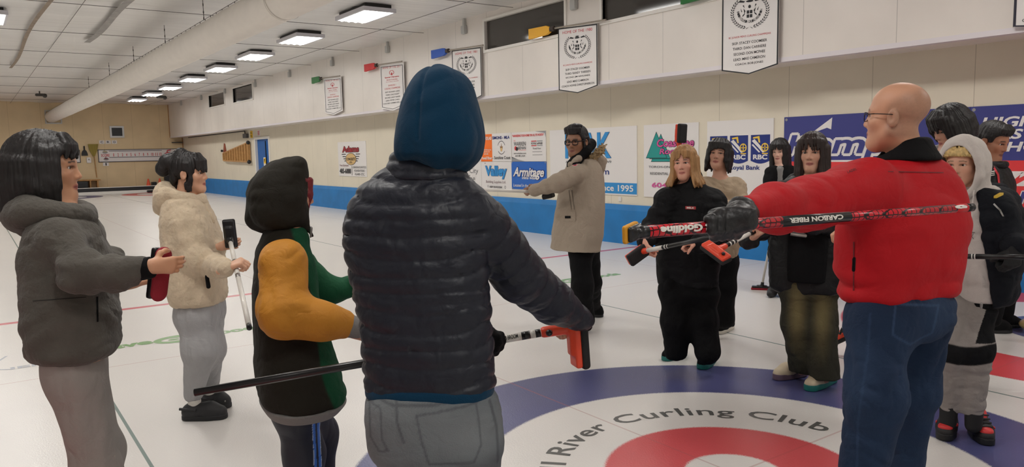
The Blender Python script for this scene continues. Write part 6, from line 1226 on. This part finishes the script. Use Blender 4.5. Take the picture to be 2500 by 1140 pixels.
a = p.arm(p.P(2044, 468, 0.0), p.P(2060, 545, -0.1), p.P(1985, 552, -0.30), [30, 28, 20]); a['hand'] = (p.P(1978, 552, -0.30), -R3, A3, ZUP, 0.8, 0.9)
p.leg(p.P(1943, 690, 0.0), p.P(1946, 790, 0.04), p.P(1957, 903, 0.18), [38, 34, 31]); p.leg(p.P(2005, 700, 0.0), p.P(2006, 800, 0.0), p.P(2014, 922, 0.02), [38, 35, 34])
p.body(ROW, 0.6, 0.0036, eye=0.0046, blush=0.12); p.eyes(0)
b = Solid(0.007); p.torso(b, ROW, 0.6, e=2.5, edge=0.04); p.sleeves(b, 0.03, rf=lambda pts: (lambda i: (lambda t: 0.006 * np.sin(14 * t + i)))); jk = make('padded_jacket', b, BLKN, p.root, folds(0.010, (8, 8, 9), 21))
b = Solid(0.006); c = p.P(1985, 440); p.ring(b, c, 0.125, 0.085, 0.032, 0.02, drop=0.03); make('collar', b, BLKN, jk, folds(0.006, (12, 12, 12), 2))
b = Solid(0.006); p.torso(b, [(470, 1935, 2020, -0.10), (550, 1930, 2020, -0.12), (640, 1925, 2015, -0.12), (690, 1925, 2010, -0.11)], 0.45); ts = make('t_shirt', b, BLKC, p.root)
nf = nrm(-A3); up = nrm(ZUP + 0.08 * R3)
GYS = mat('print_grey', (130, 128, 126), 0.7)
p.decal(ts, rect_mesh(pts=[(-0.5, -0.3), (0.5, -0.5), (0.5, -0.25), (0.1, 0.05), (-0.1, 0.5), (-0.45, 0.5)]), p.P(1940, 563, -0.6), R3, up, p.m(56), p.m(34), GYS, dirn=nf, name='shoe_print', lift=0.02); p.decal(ts, rect_mesh(pts=[(-0.5, 0.2), (0.5, -0.5), (0.5, -0.1), (-0.5, 0.5)]), p.P(1940, 572, -0.6), R3, up, p.m(56), p.m(12), WHT, dirn=nf, name='print_sole', lift=0.022); p.decal(ts, rect_mesh(pts=[(-0.2, -0.5), (0.2, -0.5), (0.1, 0.5), (-0.3, 0.5)]), p.P(1932, 556, -0.6), R3, up, p.m(24), p.m(20), WHT, dirn=nf, name='print_lace', lift=0.023)
OLJ = mat('olive_jeans', (78, 74, 58), 0.85, bump=0.3, scale=280, attr=True, wr=0.45, spec=0.2); co_, cf = np.array(lin((54, 53, 44))), np.array(lin((132, 120, 82)))
def ocol(V):
    w = np.zeros(len(V))
    for L in p.legs:
        q0, q1, q2 = L['p']; x = (V[:, :2] - q1[:2]) @ p.R; w = np.maximum(w, np.exp(-(x / 0.05) ** 2) * np.exp(-((V[:, 2] - q0[2] + 0.18) / 0.22) ** 2) * (((V[:, :2] - q1[:2]) @ p.A) < 0.0))
    w = np.clip(w * 0.75 + 0.25 * noise(V * (9, 9, 5)), 0, 1)[:, None]; return co_ * (1 - w) + cf * w
p.trousers(OLJ, 0.006, [(680, 1905, 2042), (725, 1906, 2042)], disp=folds(0.008, (11, 11, 8), 7), col=ocol, cutz=0.07)
CRM = mat('cream_leather', (202, 186, 158), 0.5)
sn = p.shoe((1966, 915), (1890, 928), CRM, mat('purple_sole', (104, 84, 100), 0.5), k=1.08, sole_h=0.04); p.shoe((2034, 928), (1972, 956), CRM, TEL, k=1.12, sole_h=0.04)
h = Hair(p, HAIRM['brown'], h=0.0042, seed=19).cap((0.090, 0.111, 0.098)); h.locks(40, 54, 306, 0.081, 0.098, 0.03, -0.27, 0.022, 0.008, 1.26, 0.024); h.locks(9, 40, 60, 0.078, 0.102, 0.07, -0.24, 0.015, 0.006, 1.18, 0.02); h.locks(9, 300, 320, 0.078, 0.102, 0.07, -0.24, 0.015, 0.006, 1.18, 0.02); h.bangs(9, 0.062, 0.085, 0.028, 0.096, 0.0080, 0.008, 0.0, -0.012); h.face(0.059, 0.064, -0.20, 0.13, 0.074).done(amp=0.004)

# ---------------------------------------------------------------- bald man in the red jacket
p = Person('bald man in red jacket and dark jeans pointing a red and black broom', 2210, 2.78, -128, (212, 158, 128))
p.head(2186, 286, -0.02, 1.0, -103, -3, 0); R3, A3 = np.array([*p.R, 0]), np.array([*p.A, 0])
ROW = [(382, 2156, 2284), (405, 2132, 2304), (440, 2110, 2326), (490, 2085, 2341), (545, 2066, 2346), (600, 2063, 2341), (660, 2066, 2331), (705, 2071, 2330), (728, 2080, 2326)]
A1, B1 = PX(1580, 566, 1.98), PX(2374, 506, 2.40); T_ = lambda x: tpx(A1, B1, x)
HEX = mat('broom_pattern', (170, 28, 40), 0.28)
if HEX:
    nt = HEX.node_tree; tc = nt.nodes.new('ShaderNodeTexCoord'); vo = nt.nodes.new('ShaderNodeTexVoronoi'); vo.feature = 'DISTANCE_TO_EDGE'; vo.inputs['Scale'].default_value = 55; vo.inputs['Randomness'].default_value = 0.15; nt.links.new(tc.outputs['Object'], vo.inputs['Vector']); cr = nt.nodes.new('ShaderNodeValToRGB'); cr.color_ramp.elements[0].position = 0.06; cr.color_ramp.elements[1].position = 0.12; cr.color_ramp.elements[0].color = (*lin((30, 18, 20)), 1); cr.color_ramp.elements[1].color = (*lin((206, 34, 48)), 1); nt.links.new(vo.outputs['Distance'], cr.inputs[0]); nt.links.new(cr.outputs[0], nt.nodes['Principled BSDF'].inputs['Base Color'])
t_, ax, Ln = broom('red and black curling broom held out by the bald man in red', A1, B1, 0.0172, 0.0128, [(-0.035, 0, BBK, 'neck_joint'), (0, T_(1745), HEX, 'red_shaft'), (T_(1745), T_(1905), HEX, 'pattern_shaft'), (T_(1905), T_(2072), BBK, 'black_shaft'), (T_(2072), T_(2330), HEX, 'pattern_shaft'), (T_(2330), T_(2358), BRD, 'red_shaft'), (T_(2358), 1, BBK, 'end_cap')], nrm(ZUP * 0.10 + A3 * 0.99 + R3 * 0.1), nrm(-R3 - A3 * 0.05), holder=BBK, pad=mat('pad_yellow', (214, 150, 34), 0.6), L=0.08, W=0.048, T=0.016, drop=0.036, sock=0.55, knobs=False)
fc = -A3 + ZUP * 0.12
along(t_, 'Goldline', A1, B1, T_(1706), T_(1604), 0.0170, fc, 0.019, WHT, bold=0.05, shear=0.1); along(t_, 'CARBON FIBER', A1, B1, T_(2048), T_(1918), 0.0155, fc, 0.013, WHT, bold=0.04); along(t_, 'S', A1, B1, T_(1742), T_(1712), 0.0170, fc, 0.02, WHT, bold=0.06); along(t_, '9', A1, B1, T_(2322), T_(2352), 0.0132, fc, 0.018, WHT, bold=0.06)
a = p.arm(p.P(2118, 462, -0.14), p.P(1972, 497, -0.30), p.P(1815, 520, -0.60), [76, 54, 32]); a['mid'] = (p.P(1890, 508, -0.46), p.m(46)); tg = T_(1778); a['glove'] = 1; p.gripped(a, A1 + (B1 - A1) * tg, A1 - B1, -1, 0.017, 0.05)
pt = A1 + (B1 - A1) * T_(1776); ax_ = nrm(A1 - B1); d_ = -ZUP * 0.92 - A3 * 0.12; d_ = nrm(d_ - ax_ * (d_ @ ax_)); n_2 = np.cross(ax_, d_); n_2 = n_2 if n_2 @ A3 > 0 else -n_2; a['hand'] = (pt - n_2 * 0.034 - d_ * 0.055, d_, n_2, ax_, 1.25, 1.04); a['wr'] = p.P(1815, 520, -0.64); a['cuff'] = p.P(1822, 518, -0.62)
a = p.arm(p.P(2276, 470, 0.1), p.P(2262, 560, 0.34), p.P(2120, 560, 0.42), [54, 48, 34]); a['hand'] = (p.P(2105, 560, 0.42), -R3, -ZUP, A3, 0.9, 0.95)
p.leg(p.P(2145, 790, -0.10), p.P(2136, 960, -0.10), p.PZ(2108, 0.10, -0.10), [72, 64, 50]); p.leg(p.P(2252, 790, 0.10), p.P(2235, 960, 0.12), p.PZ(2226, 0.10, 0.16), [66, 50, 44])
p.body(ROW, 0.62, 0.0034, male=1.0, scalp=(120, 96, 82), brow=(120, 84, 66), blush=0.2); p.eyes(0)
RED = mat('red_softshell', (182, 10, 24), 0.7, bump=0.15, scale=420, spec=0.3, wr=0.15)
b = Solid(0.006); p.torso(b, ROW, 0.62, e=2.5, edge=0.035); p.sleeves(b, 0.06, rf=None)
def rdisp(V):
    q = V * (5, 5, 11); w = ss(1.25, 0.95, V[:, 2]); return folds(0.0065, (6, 6, 8), 22)(V) + 0.026 * w * (2.4 * np.abs(noise(q + 0.9 * noise(V * 3)[:, None] + 3.3)) - 0.5)
jk = make('red_jacket', b, RED, p.root, rdisp)
b = Solid(0.005); p.torso(b, [(335, 2166, 2268), (352, 2160, 2272), (372, 2152, 2282), (392, 2142, 2296)], 0.9, th=-115, e=2.1, edge=0.02); b.ell(p.H(0, 0.02, -0.09), p.H.M, (0.058, 0.08, 0.06), 0.01, 's'); make('collar', b, BLKC, jk)
b = Solid(0.005); b.cone(p.P(2085, 630, -0.24), p.P(2084, 660, -0.24), 0.006, 0.007, 0); make('zip_pull', b, BLKC, jk)
nf = nrm(-A3); SEAM = mat('seam_dark_red', (110, 12, 22), 0.7)
p.decal(jk, rect_mesh(pts=[(-0.5, -0.5), (0.5, 0.3), (0.5, 0.5), (-0.5, -0.3)]), p.P(2080, 414, -0.6), R3, ZUP, p.m(20), p.m(6), mat('print_dark', (70, 14, 22), 0.7), dirn=nf, name='arm_print', lift=0.003) if False else p.decal(jk, 'LADEL', p.P(2080, 416, -0.6), nrm(R3 + 0.42 * ZUP), nrm(ZUP - 0.42 * R3), p.m(22), p.m(6), mat('print_dark', (70, 14, 22), 0.7), dirn=nf, lift=0.003)
p.decal(jk, rect_mesh(10), p.P(2084, 650, -0.6), nrm(R3), nrm(ZUP - 0.02 * R3), p.m(3), p.m(120), SEAM, dirn=nf, name='side_seam', lift=0.002); p.decal(jk, rect_mesh(10), p.P(2235, 420, -0.6), nrm(R3 - 0.03 * ZUP), ZUP, p.m(120), p.m(2.5), SEAM, dirn=nf, name='yoke_seam', lift=0.002)
LEA = mat('black_leather', (28, 28, 30), 0.42, bump=0.4, scale=90)
b = Solid(0.0035); M_ = np.array([ax_, nrm(np.cross(A3, ax_)), A3]); M_[2] = np.cross(M_[0], M_[1]); up_ = M_[1] if M_[1][2] > 0 else -M_[1]; bk = -A3
for i in range(4):
    c = pt + ax_ * (0.040 - 0.0245 * i); b.chain([c + up_ * 0.022 + bk * 0.030, c - up_ * 0.008 + bk * 0.034, c - up_ * 0.027 + bk * 0.008, c - up_ * 0.020 - bk * 0.020], [0.0145, 0.0145, 0.0135, 0.012], 0.004)
b.ell(pt - ax_ * 0.022 + up_ * 0.020 + bk * 0.026, np.array([ax_, up_, bk]), (0.062, 0.034, 0.026), 0.015); b.chain([pt - ax_ * 0.03 + up_ * 0.032, pt + ax_ * 0.02 + up_ * 0.034 + bk * 0.012, pt + ax_ * 0.058 + up_ * 0.024 + bk * 0.014], [0.018, 0.016, 0.013], 0.008)
b.chain([p.P(1836, 517, -0.58), p.P(1812, 521, -0.63), pt - ax_ * 0.05 + up_ * 0.014 + bk * 0.026], [0.047, 0.044, 0.033], 0.02); b.plane(p.P(1836, 517, -0.58), nrm(p.P(1836, 517, -0.58) - p.P(1812, 521, -0.63)))
make('glove', b, LEA, p.root, folds(0.0025, (22, 22, 22), 4))
JN = mat('dark_jeans', (36, 52, 80), 0.85, bump=0.35, scale=300, attr=True, wr=0.3, spec=0.2); jb, jl, jd = [np.array(lin(c)) for c in ((26, 40, 64), (62, 84, 114), (18, 26, 42))]
PKR = [p.P(x, y, -0.15) for x, y in ((2187, 737), (2292, 747), (2276, 812), (2222, 834), (2180, 806))]
def rcol(V):
    o = p.P(2200, 800)[:2]; u = np.stack([(V[:, :2] - o) @ p.R, V[:, 2]], 1); bk = ((V[:, :2] - o) @ p.A) < 0.05; F = [((q[:2] - o) @ p.R, q[2]) for q in PKR]; w = ss(0.005, 0.002, segd(u, F)) * bk
    for Q in ([p.P(x, y) for x, y in ((2130, 740), (2124, 830), (2100, 1000), (2095, 1140))],): f = [((q[:2] - o) @ p.R, q[2]) for q in Q]; w = np.maximum(w, bk * 0.7 * ss(0.005, 0.002, np.min([segd(u, [f[i], f[i + 1]]) for i in range(3)], 0)))
    n = ss(0.1, 0.75, 0.5 + noise(V * (7, 7, 4)))[:, None] * 0.35; c = jb * (1 - n) + jl * n; return c * (1 - 0.5 * w[:, None]) + jl * 0.5 * w[:, None]
p.trousers(JN, 0.0055, [(690, 2090, 2316), (740, 2084, 2320), (780, 2080, 2320), (825, 2082, 2314)], disp=lambda V: folds(0.009, (10, 10, 9), 9)(V), col=rcol, q=0.74)
for x, o in ((2106, -0.1), (2226, 0.16)):
    g = p.PZ(x, 0, o); t = np.array([*p.f, 0]); b = Solid(0.006); b.chain([g + (0, 0, 0.05), g + t * 0.1 + (0, 0, 0.05), g + t * 0.18 + (0, 0, 0.04)], [0.044, 0.047, 0.04], 0.03); b.below(0.0); make('shoe', b, RUBB, p.root)
glasses(p, mat('glasses_wire', (40, 38, 40), 0.3, metal=0.7), 0.0016, 0.024, 0.016)

# ---------------------------------------------------------------- boy in the white hood
p = Person('boy with white hood up and fair fringe in dark navy jacket and grey joggers', 2370, 3.9, -14, (216, 164, 138))
p.head(2349, 402, -0.03, 0.90, -18, 3, 0); R3, A3 = np.array([*p.R, 0]), np.array([*p.A, 0])
ROW = [(455, 2320, 2428), (475, 2300, 2458), (505, 2290, 2474), (560, 2288, 2482), (640, 2292, 2482), (700, 2296, 2472), (742, 2300, 2456)]
A1, B1 = PX(2262, 625, 3.75), PX(2570, 628, 3.42); T_ = lambda x: tpx(A1, B1, x)
t_, ax, Ln = broom('white and black curling broom held level by the boy in the white hood', A1, B1, 0.0125, 0.0122, [(0, T_(2360), WHT, 'white_shaft'), (T_(2360), T_(2372), BBK, 'band'), (T_(2372), T_(2375), WHT, 'white_shaft'), (T_(2375), T_(2379), BBK, 'band'), (T_(2379), T_(2382), WHT, 'white_shaft'), (T_(2382), 1, BBK, 'grip_shaft')], A3, -R3, drop=0.05)
along(t_, 'CLUB', A1, B1, T_(2356), T_(2330), 0.0126, -A3, 0.011, INK)
a = p.arm(p.P(2446, 492, 0.0), p.P(2480, 565, -0.05), p.P(2474, 612, -0.28), [38, 36, 26]); tg = T_(2470); p.gripped(a, A1 + (B1 - A1) * tg, A1 - B1, -1, 0.0125, 0.05); a['glove'] = 1; a['wr'] = p.P(2478, 604, -0.26); a['cuff'] = p.P(2478, 600, -0.25); a['hand'] = (p.P(2478, 606, -0.27), nrm(-ZUP * 0.8 - R3 * 0.1 - A3 * 0.2), nrm(-R3 * 0.5 + A3 * 0.7), nrm(-R3 - A3 * 0.5), 1.15, 0.95)
a = p.arm(p.P(2300, 495, 0.05), p.P(2275, 570, 0.0), p.P(2290, 630, -0.2), [36, 34, 24]); a['hand'] = (p.P(2292, 640, -0.2), -ZUP, -R3, -A3, 1.0, 0.9)
p.leg(p.P(2318, 750, 0.0), p.P(2316, 858, -0.04), p.P(2316, 985, 0.06), [40, 34, 25]); p.leg(p.P(2382, 750, 0.0), p.P(2383, 852, -0.06), p.P(2376, 992, 0.0), [41, 36, 26])
p.body(ROW, 0.6, 0.0035, eye=0.0050, lip=(182, 108, 98), brow=(120, 92, 66), blush=0.2); p.eyes(-0.2, (70, 52, 40))
HW = mat('white_hoodie', (206, 198, 192), 0.95, bump=0.35, scale=260, spec=0.2, wr=0.25); NVJ = mat('navy_jacket', (14, 17, 25), 0.8, bump=0.3, scale=300, spec=0.25, wr=0.35)
b = Solid(0.006); p.torso(b, [(452, 2318, 2428), (480, 2304, 2445), (540, 2300, 2450), (640, 2302, 2448), (735, 2304, 2440)], 0.62, e=2.4, edge=0.03); hw = make('white_hoodie', b, HW, p.root, folds(0.008, (8, 8, 8), 24))
b = Solid(0.005); H = p.H; b.ell(H(0, -0.02, 0.02), H.M, (0.118, 0.135, 0.135), 0.03); b.cone(H(0.0, -0.06, -0.05), H(0, -0.06, -0.14), 0.10, 0.12, 0.05)
for g in (-1, 1): b.chain([H(g * 0.09, 0.05, 0.03), H(g * 0.095, 0.05, -0.06), H(g * 0.05, 0.075, -0.145), H(0, 0.085, -0.165)], [0.026, 0.026, 0.026, 0.026], 0.03)
b.ell(H(0, 0.10, -0.03), H.M, (0.080, 0.12, 0.125), 0.015, 's'); b.ell(H(0, 0, 0.0), H.M, (0.088, 0.11, 0.125), 0.01, 's'); make('hood', b, HW, hw, folds(0.006, (10, 10, 8), 6))
b = Solid(0.004); b.chain([p.P(2378, 465, -0.24), p.P(2372, 520, -0.26), p.P(2372, 560, -0.26)], [0.004] * 3, 0); make('drawstring', b, HW, hw)
nf = nrm(-A3)
p.decal(hw, 'mp', p.P(2352, 556, -0.6), nrm(R3 - 0.05 * ZUP), ZUP, p.m(40), p.m(17), INK, bold=0.0, shear=0.35, dirn=nf, lift=0.004); p.decal(hw, 'NEW YORK', p.P(2342, 576, -0.6), R3, ZUP, p.m(62), p.m(13), mat('print_grey_dark', (96, 94, 92), 0.7), bold=-0.005, dirn=nf, lift=0.004); p.decal(hw, 'C', p.P(2336, 525, -0.6), R3, ZUP, p.m(34), p.m(22), INK, dirn=nf, lift=0.004); p.decal(hw, rect_mesh(6), p.P(2345, 566.5, -0.6), R3, ZUP, p.m(60), p.m(1.5), MATS['print_grey_dark'], dirn=nf, name='print_line', lift=0.004)
b = Solid(0.006); p.torso(b, ROW, 0.68, e=2.6, edge=0.03); p.sleeves(b, 0.03, rf=lambda pts: (lambda i: (lambda t: 0.005 * np.sin(14 * t + i))))
o0 = p.P(2360, 600); gap = lambda X, Y, Z: 0
def op(X, Y, Z):                                # the open front of the jacket
    x = (X - o0[0]) * p.R[0] + (Y - o0[1]) * p.R[1]; y = (X - o0[0]) * p.A[0] + (Y - o0[1]) * p.A[1]
    rgt = p.m(18) + (1.22 - Z) * 0.16; return np.maximum(np.maximum(x - rgt, -p.m(56) - x), y + 0.02)
b._add(op, o0 - 0.6, o0 + 0.6, 0.01, 's'); jk = make('navy_jacket', b, NVJ, p.root, folds(0.009, (8, 8, 9), 26))
b = Solid(0.005); b.cone(p.P(2300, 465, 0.1), p.P(2440, 470, 0.08), 0.05, 0.05, 0.03); make('jacket_collar', b, NVJ, jk)
p.decal(jk, rect_mesh(pts=[(-0.5, -0.5), (-0.2, -0.5), (0.5, 0.1), (0.5, 0.5), (0.1, 0.5), (-0.5, -0.1)]), p.P(2438, 477, -0.6), R3, ZUP, p.m(20), p.m(14), mat('patch_yellow', (196, 160, 40), 0.6), dirn=nf, name='arm_patch', lift=0.004)
p.decal(jk, rect_mesh(pts=[(-0.5, 0.4), (-0.4, 0.5), (0.2, 0.0), (0.5, -0.5), (0.35, -0.5), (0.05, -0.05)]), p.P(2438, 512, -0.6), R3, ZUP, p.m(24), p.m(32), ZIP, dirn=nf, name='arm_zip', lift=0.005)
g_ = p.P(2396, 742, -0.20); make('zip_pull', Solid(0.003).cone(g_, g_ - (0, 0, 0.02), 0.007, 0.005, 0), ZIP, jk)
b = Solid(0.004); p.hand_solid(b, p.arms[0]['hand'], 0.004); make('glove', b, mat('black_glove', (20, 20, 22), 0.8, bump=0.3, scale=200), p.root)
b = Solid(0.006); p.torso(b, [(730, 2304, 2440), (748, 2304, 2430)], 0.6); make('undershirt', b, BLKC, p.root)
JG2 = mat('grey_joggers_panel', (150, 142, 138), 0.95, bump=0.3, scale=260, attr=True, spec=0.2, wr=0.35); c1, c2 = np.array(lin((148, 141, 137))), np.array(lin((22, 22, 24)))
zk = p.P(2350, 852)[2]; xo = p.P(2425, 760)[:2]
def gcol(V): w = ss(0.053, 0.045, np.abs(V[:, 2] - zk - 0.008 * np.cos(30 * ((V[:, :2] - xo) @ p.R)))) ; s2 = ((V[:, :2] - xo) @ p.R > -0.03 + 0.25 * (V[:, 2] - 0.72)) & (V[:, 2] > zk + 0.06); w = np.maximum(w, s2); return c1 * (1 - w[:, None]) + c2 * w[:, None]
p.trousers(JG2, 0.005, [(735, 2300, 2426), (775, 2298, 2426)], disp=folds(0.007, (10, 10, 14), 8), col=gcol)
BRS = mat('black_red_shoe', (24, 22, 24), 0.55)
for he, to, ank in (((2318, 1046), (2304, 1078), (2316, 1000, 0.06)), ((2376, 1052), (2414, 1090), (2378, 1005, 0.0))):
    sh = p.shoe(he, to, BRS, RUBB, k=1.02, sole_h=0.035, high=0.11, w=1.0); a0, c0 = GR(*he), GR(*to); t = nrm(c0 - a0); n = np.array([-t[1], t[0], 0]); L = np.linalg.norm(c0 - a0)
    b = Solid(0.004); b.ell(a0 + t * (L - 0.05) + (0, 0, 0.062), np.array([t, n, [0, 0, 1]]), (0.040, 0.036, 0.026), 0.01); make('toe_cap', b, mat('shoe_red', (206, 48, 48), 0.5), sh); b = Solid(0.004); b.ell(a0 + t * 0.10 + (0, 0, 0.128), np.array([nrm(t * 0.6 + np.array([0, 0, -0.8])), n, nrm(np.array([0, 0, 0.6]) + 0.8 * t)]), (0.045, 0.027, 0.014), 0.01); make('tongue', b, MATS['shoe_red'], sh)
    b = MB()
    for k in range(4): c = a0 + t * (0.115 + 0.02 * k) + np.array([0, 0, 0.128 - 0.013 * k]); b.tube(c - n * 0.03, c + n * 0.03, 0.0045, seg=6)
    b.build('laces', INK, sh); b = Solid(0.004)
    for g in (-1, 1): b.ell(a0 + t * 0.12 + n * g * 0.045 + (0, 0, 0.065), np.array([nrm(t + np.array([0, 0, 0.3])), n, nrm(np.array([0, 0, 1]) - 0.3 * t)]), (0.045, 0.007, 0.011), 0.0)
    make('side_stripe', b, MATS['shoe_red'], sh)
    g0 = p.P(*ank); make('sock', Solid(0.005).cone(g0 + (0, 0, 0.04), (g0[0], g0[1], 0.09), 0.045, 0.04, 0), DSK, p.root)
h = Hair(p, HAIRM['fair'], h=0.0026, seed=23); rr = random.Random(6)
for k in range(150):
    x = rr.uniform(-0.066, 0.066); z = rr.uniform(0.052, 0.098); y = 0.088 * math.sqrt(max(0.05, 1 - (x / 0.095) ** 2 - max(0, (z - 0.05) / 0.12) ** 2)); c = H(x, y, z); d = nrm([rr.uniform(-1, 1), rr.uniform(-1, 1), rr.uniform(-1, 0.6)]); h.b.chain([c - d * 0.012, c + H.M[1] * 0.009, c + d * 0.016], [0.0035, 0.0050, 0.0025], 0.002)
h.b.ell(H(0, -0.010, 0.055), H.M, (0.078, 0.092, 0.072), 0.004); h.face(0.07, 0.05, -0.25, 0.115, 0.10).done(amp=0.002)

# ---------------------------------------------------------------- dark-haired person looking down
p = Person('person with black bowl haircut and grey hood looking down behind the bald man', 2315, 4.9, -52, (206, 156, 132))
p.head(2320, 312, 0, 1.06, -58, 22, -4); R3, A3 = np.array([*p.R, 0]), np.array([*p.A, 0])
ROW = [(365, 2285, 2350), (380, 2268, 2372), (410, 2258, 2388), (480, 2255, 2390), (560, 2258, 2386), (620, 2262, 2380)]
A1, B1 = PX(2051, 816, 5.55), PX(2185, 560, 4.85)
broom('white curling broom with orange head low behind the legs of the bald man', A1, B1, 0.0135, 0.0125, [(0, 0.07, BBK, 'band'), (0.07, 0.085, WHT, 'white_shaft'), (0.085, 0.11, BBK, 'band'), (0.11, 0.25, WHT, 'white_shaft'), (0.25, 0.27, BBK, 'band'), (0.27, 0.285, WHT, 'white_shaft'), (0.285, 1, BBK, 'grip_shaft')], nrm(R3 * 0.8 + ZUP * 0.5), nrm(-ZUP * 0.8 + R3 * 0.5 - A3 * 0.2), L=0.165, W=0.075, drop=0.055)
a = p.arm(p.P(2270, 400, -0.05), p.P(2240, 470, -0.15), p.P(2195, 545, -0.1), [28, 24, 18]); p.gripped(a, A1 + (B1 - A1) * 0.95, B1 - A1, -1); a = p.arm(p.P(2375, 400, 0.1), p.P(2385, 480, 0.1), p.P(2340, 540, -0.05), [28, 24, 18]); a['hand'] = (p.P(2335, 545, -0.06), -R3, -ZUP, -A3, 1.0, 0.9)
p.leg(p.P(2290, 610), p.PZ(2290, 0.45), p.PZ(2286, 0.1, 0.2), [34, 28, 20]); p.leg(p.P(2345, 610, 0.05), p.PZ(2345, 0.45, 0.05), p.PZ(2350, 0.1, 0.3), [34, 28, 20])
p.body(ROW, 0.6, 0.0042, eye=0.004); p.eyes(0)
GH = fleece('pale_grey_hoodie', (168, 164, 166), 0.4, 200)
b = Solid(0.007); p.torso(b, ROW, 0.6, e=2.4, edge=0.03); p.sleeves(b, 0.03); hd = make('hoodie', b, GH, p.root, folds(0.009, (8, 8, 9), 28)); b = Solid(0.006); c = p.P(2318, 372); p.ring(b, c, 0.13, 0.11, 0.04, 0.03, drop=0.04); make('hood', b, GH, hd, folds(0.008, (11, 11, 12), 3))
p.trousers(BLKC, 0.008)
for x, o in ((2286, 0.2), (2350, 0.3)): g = p.PZ(x, 0, o); t = np.array([*p.f, 0]); b = Solid(0.007); b.chain([g + (0, 0, 0.05), g + t * 0.1 + (0, 0, 0.05), g + t * 0.18 + (0, 0, 0.04)], [0.044, 0.046, 0.038], 0.03); b.below(0.0); make('shoe', b, RUBB, p.root)
h = Hair(p, HAIRM['black'], seed=29).cap((0.098, 0.118, 0.104)); h.locks(34, 56, 304, 0.090, 0.104, 0.03, -0.075, 0.026, 0.010, 1.05, 0.014); h.locks(7, 30, 58, 0.082, 0.108, 0.07, -0.035, 0.022, 0.008, 1.06); h.locks(7, 302, 330, 0.082, 0.108, 0.07, -0.035, 0.022, 0.008, 1.06); h.bangs(9, 0.074, 0.09, 0.02, 0.104, 0.016); h.face(0.064, 0.050, -0.2, 0.134, 0.068).done(amp=0.004)

# ---------------------------------------------------------------- man in the black team jacket
p = Person('man with short black hair in black team jacket with red piping', 2432, 5.7, 62, (176, 120, 92))
p.head(2424, 345, 0, 1.12, 60, 20, 0); R3, A3 = np.array([*p.R, 0]), np.array([*p.A, 0])
ROW = [(400, 2398, 2446), (418, 2390, 2462), (450, 2382, 2470), (520, 2384, 2472), (600, 2392, 2476), (650, 2396, 2476)]
a = p.arm(p.P(2412, 425, -0.2), p.P(2420, 500, -0.22), p.P(2450, 560, -0.15), [24, 21, 15]); a['hand'] = (p.P(2455, 568, -0.14), nrm(R3 - ZUP), -A3, ZUP, 0.8, 0.95); a = p.arm(p.P(2436, 425, 0.2), p.P(2450, 500, 0.22), p.P(2478, 560, 0.15), [24, 21, 15])
p.leg(p.P(2445, 640, 0.45), p.P(2458, 710, 0.5), p.P(2452, 772, 0.55), [30, 25, 22]); p.leg(p.P(2425, 640, 0.1), p.P(2432, 720, 0.3), p.P(2425, 780, 0.3), [30, 24, 20])
p.body(ROW, 0.65, 0.0045, male=1.0, brow=(22, 18, 17), lip=(140, 84, 74)); p.eyes(0.1)
b = Solid(0.008); p.torso(b, ROW, 0.65, e=2.4, edge=0.03); p.sleeves(b, 0.03); jk = make('team_jacket', b, BLKN, p.root, folds(0.008, (8, 8, 9), 30))
b = Solid(0.006); c = p.P(2424, 402); p.ring(b, c, 0.085, 0.075, 0.022, 0.02); make('collar', b, BLKN, jk)
nf = nrm(-A3)
for k in range(3): p.decal(jk, rect_mesh(4), p.P(2421, 419 + 4.5 * k, -0.6), nrm(R3 + 0.2 * ZUP), ZUP, p.m(13), p.m(2.2), WHT, dirn=nf, name='chest_stripe', lift=0.006)
p.decal(jk, rect_mesh(pts=[(-0.5, 0.5), (-0.3, 0.5), (0.35, 0.0), (0.5, -0.5), (0.3, -0.5), (0.15, -0.05)]), p.P(2431, 425, -0.6), R3, ZUP, p.m(20), p.m(46), SRED, dirn=nf, name='piping', lift=0.005)
p.trousers(BLKC, 0.008, [(640, 2398, 2478, 0.1), (690, 2402, 2478, 0.2)], disp=folds(0.006, (9, 9, 6), 5))
p.shoe((2430, 801), (2494, 797), BLKC, RUBB, high=0.09); p.shoe((2412, 812), (2470, 812), BLKC, RUBB)
h = Hair(p, HAIRM['black'], seed=31).cap((0.084, 0.106, 0.092), (0, -0.014, 0.046)); h.locks(10, 90, 270, 0.074, 0.09, 0.03, -0.06, 0.016, 0.006); h.bangs(8, 0.06, 0.10, 0.075, 0.086, 0.015, 0.004); h.face(0.07, 0.06, -0.2, 0.116, 0.088)
for g in (-1, 1): h.b.ell(h.H(g * 0.085, -0.006, -0.012), h.H.M, (0.022, 0.03, 0.036), 0.01, 's')
h.done()
# ---------------------------------------------------------------- a curling stone at the frame edge
c = GR(2538, 812); t = thing('curling_stone', 'tan granite curling stone cut by the frame edge on the blue ring', 'curling stone', (c[0], c[1], 0))
MB().lathe([(0.03, 0.0), (0.065, 0.002), (0.11, 0.022), (0.138, 0.045), (0.145, 0.062), (0.138, 0.08), (0.11, 0.10), (0.06, 0.112), (0.01, 0.114)], c).build('granite', mat('granite_tan', (176, 152, 104), 0.3, var=0.25, vscale=90), t, True)
MB().lathe([(0.005, 0.112), (0.05, 0.113), (0.05, 0.122), (0.005, 0.124)], c).path([tuple(c + (0.0, 0.0, 0.12)), tuple(c + (0.0, 0.01, 0.155)), tuple(c + (0.03, 0.10, 0.165))], 0.012).build('handle', BRD, t, True)
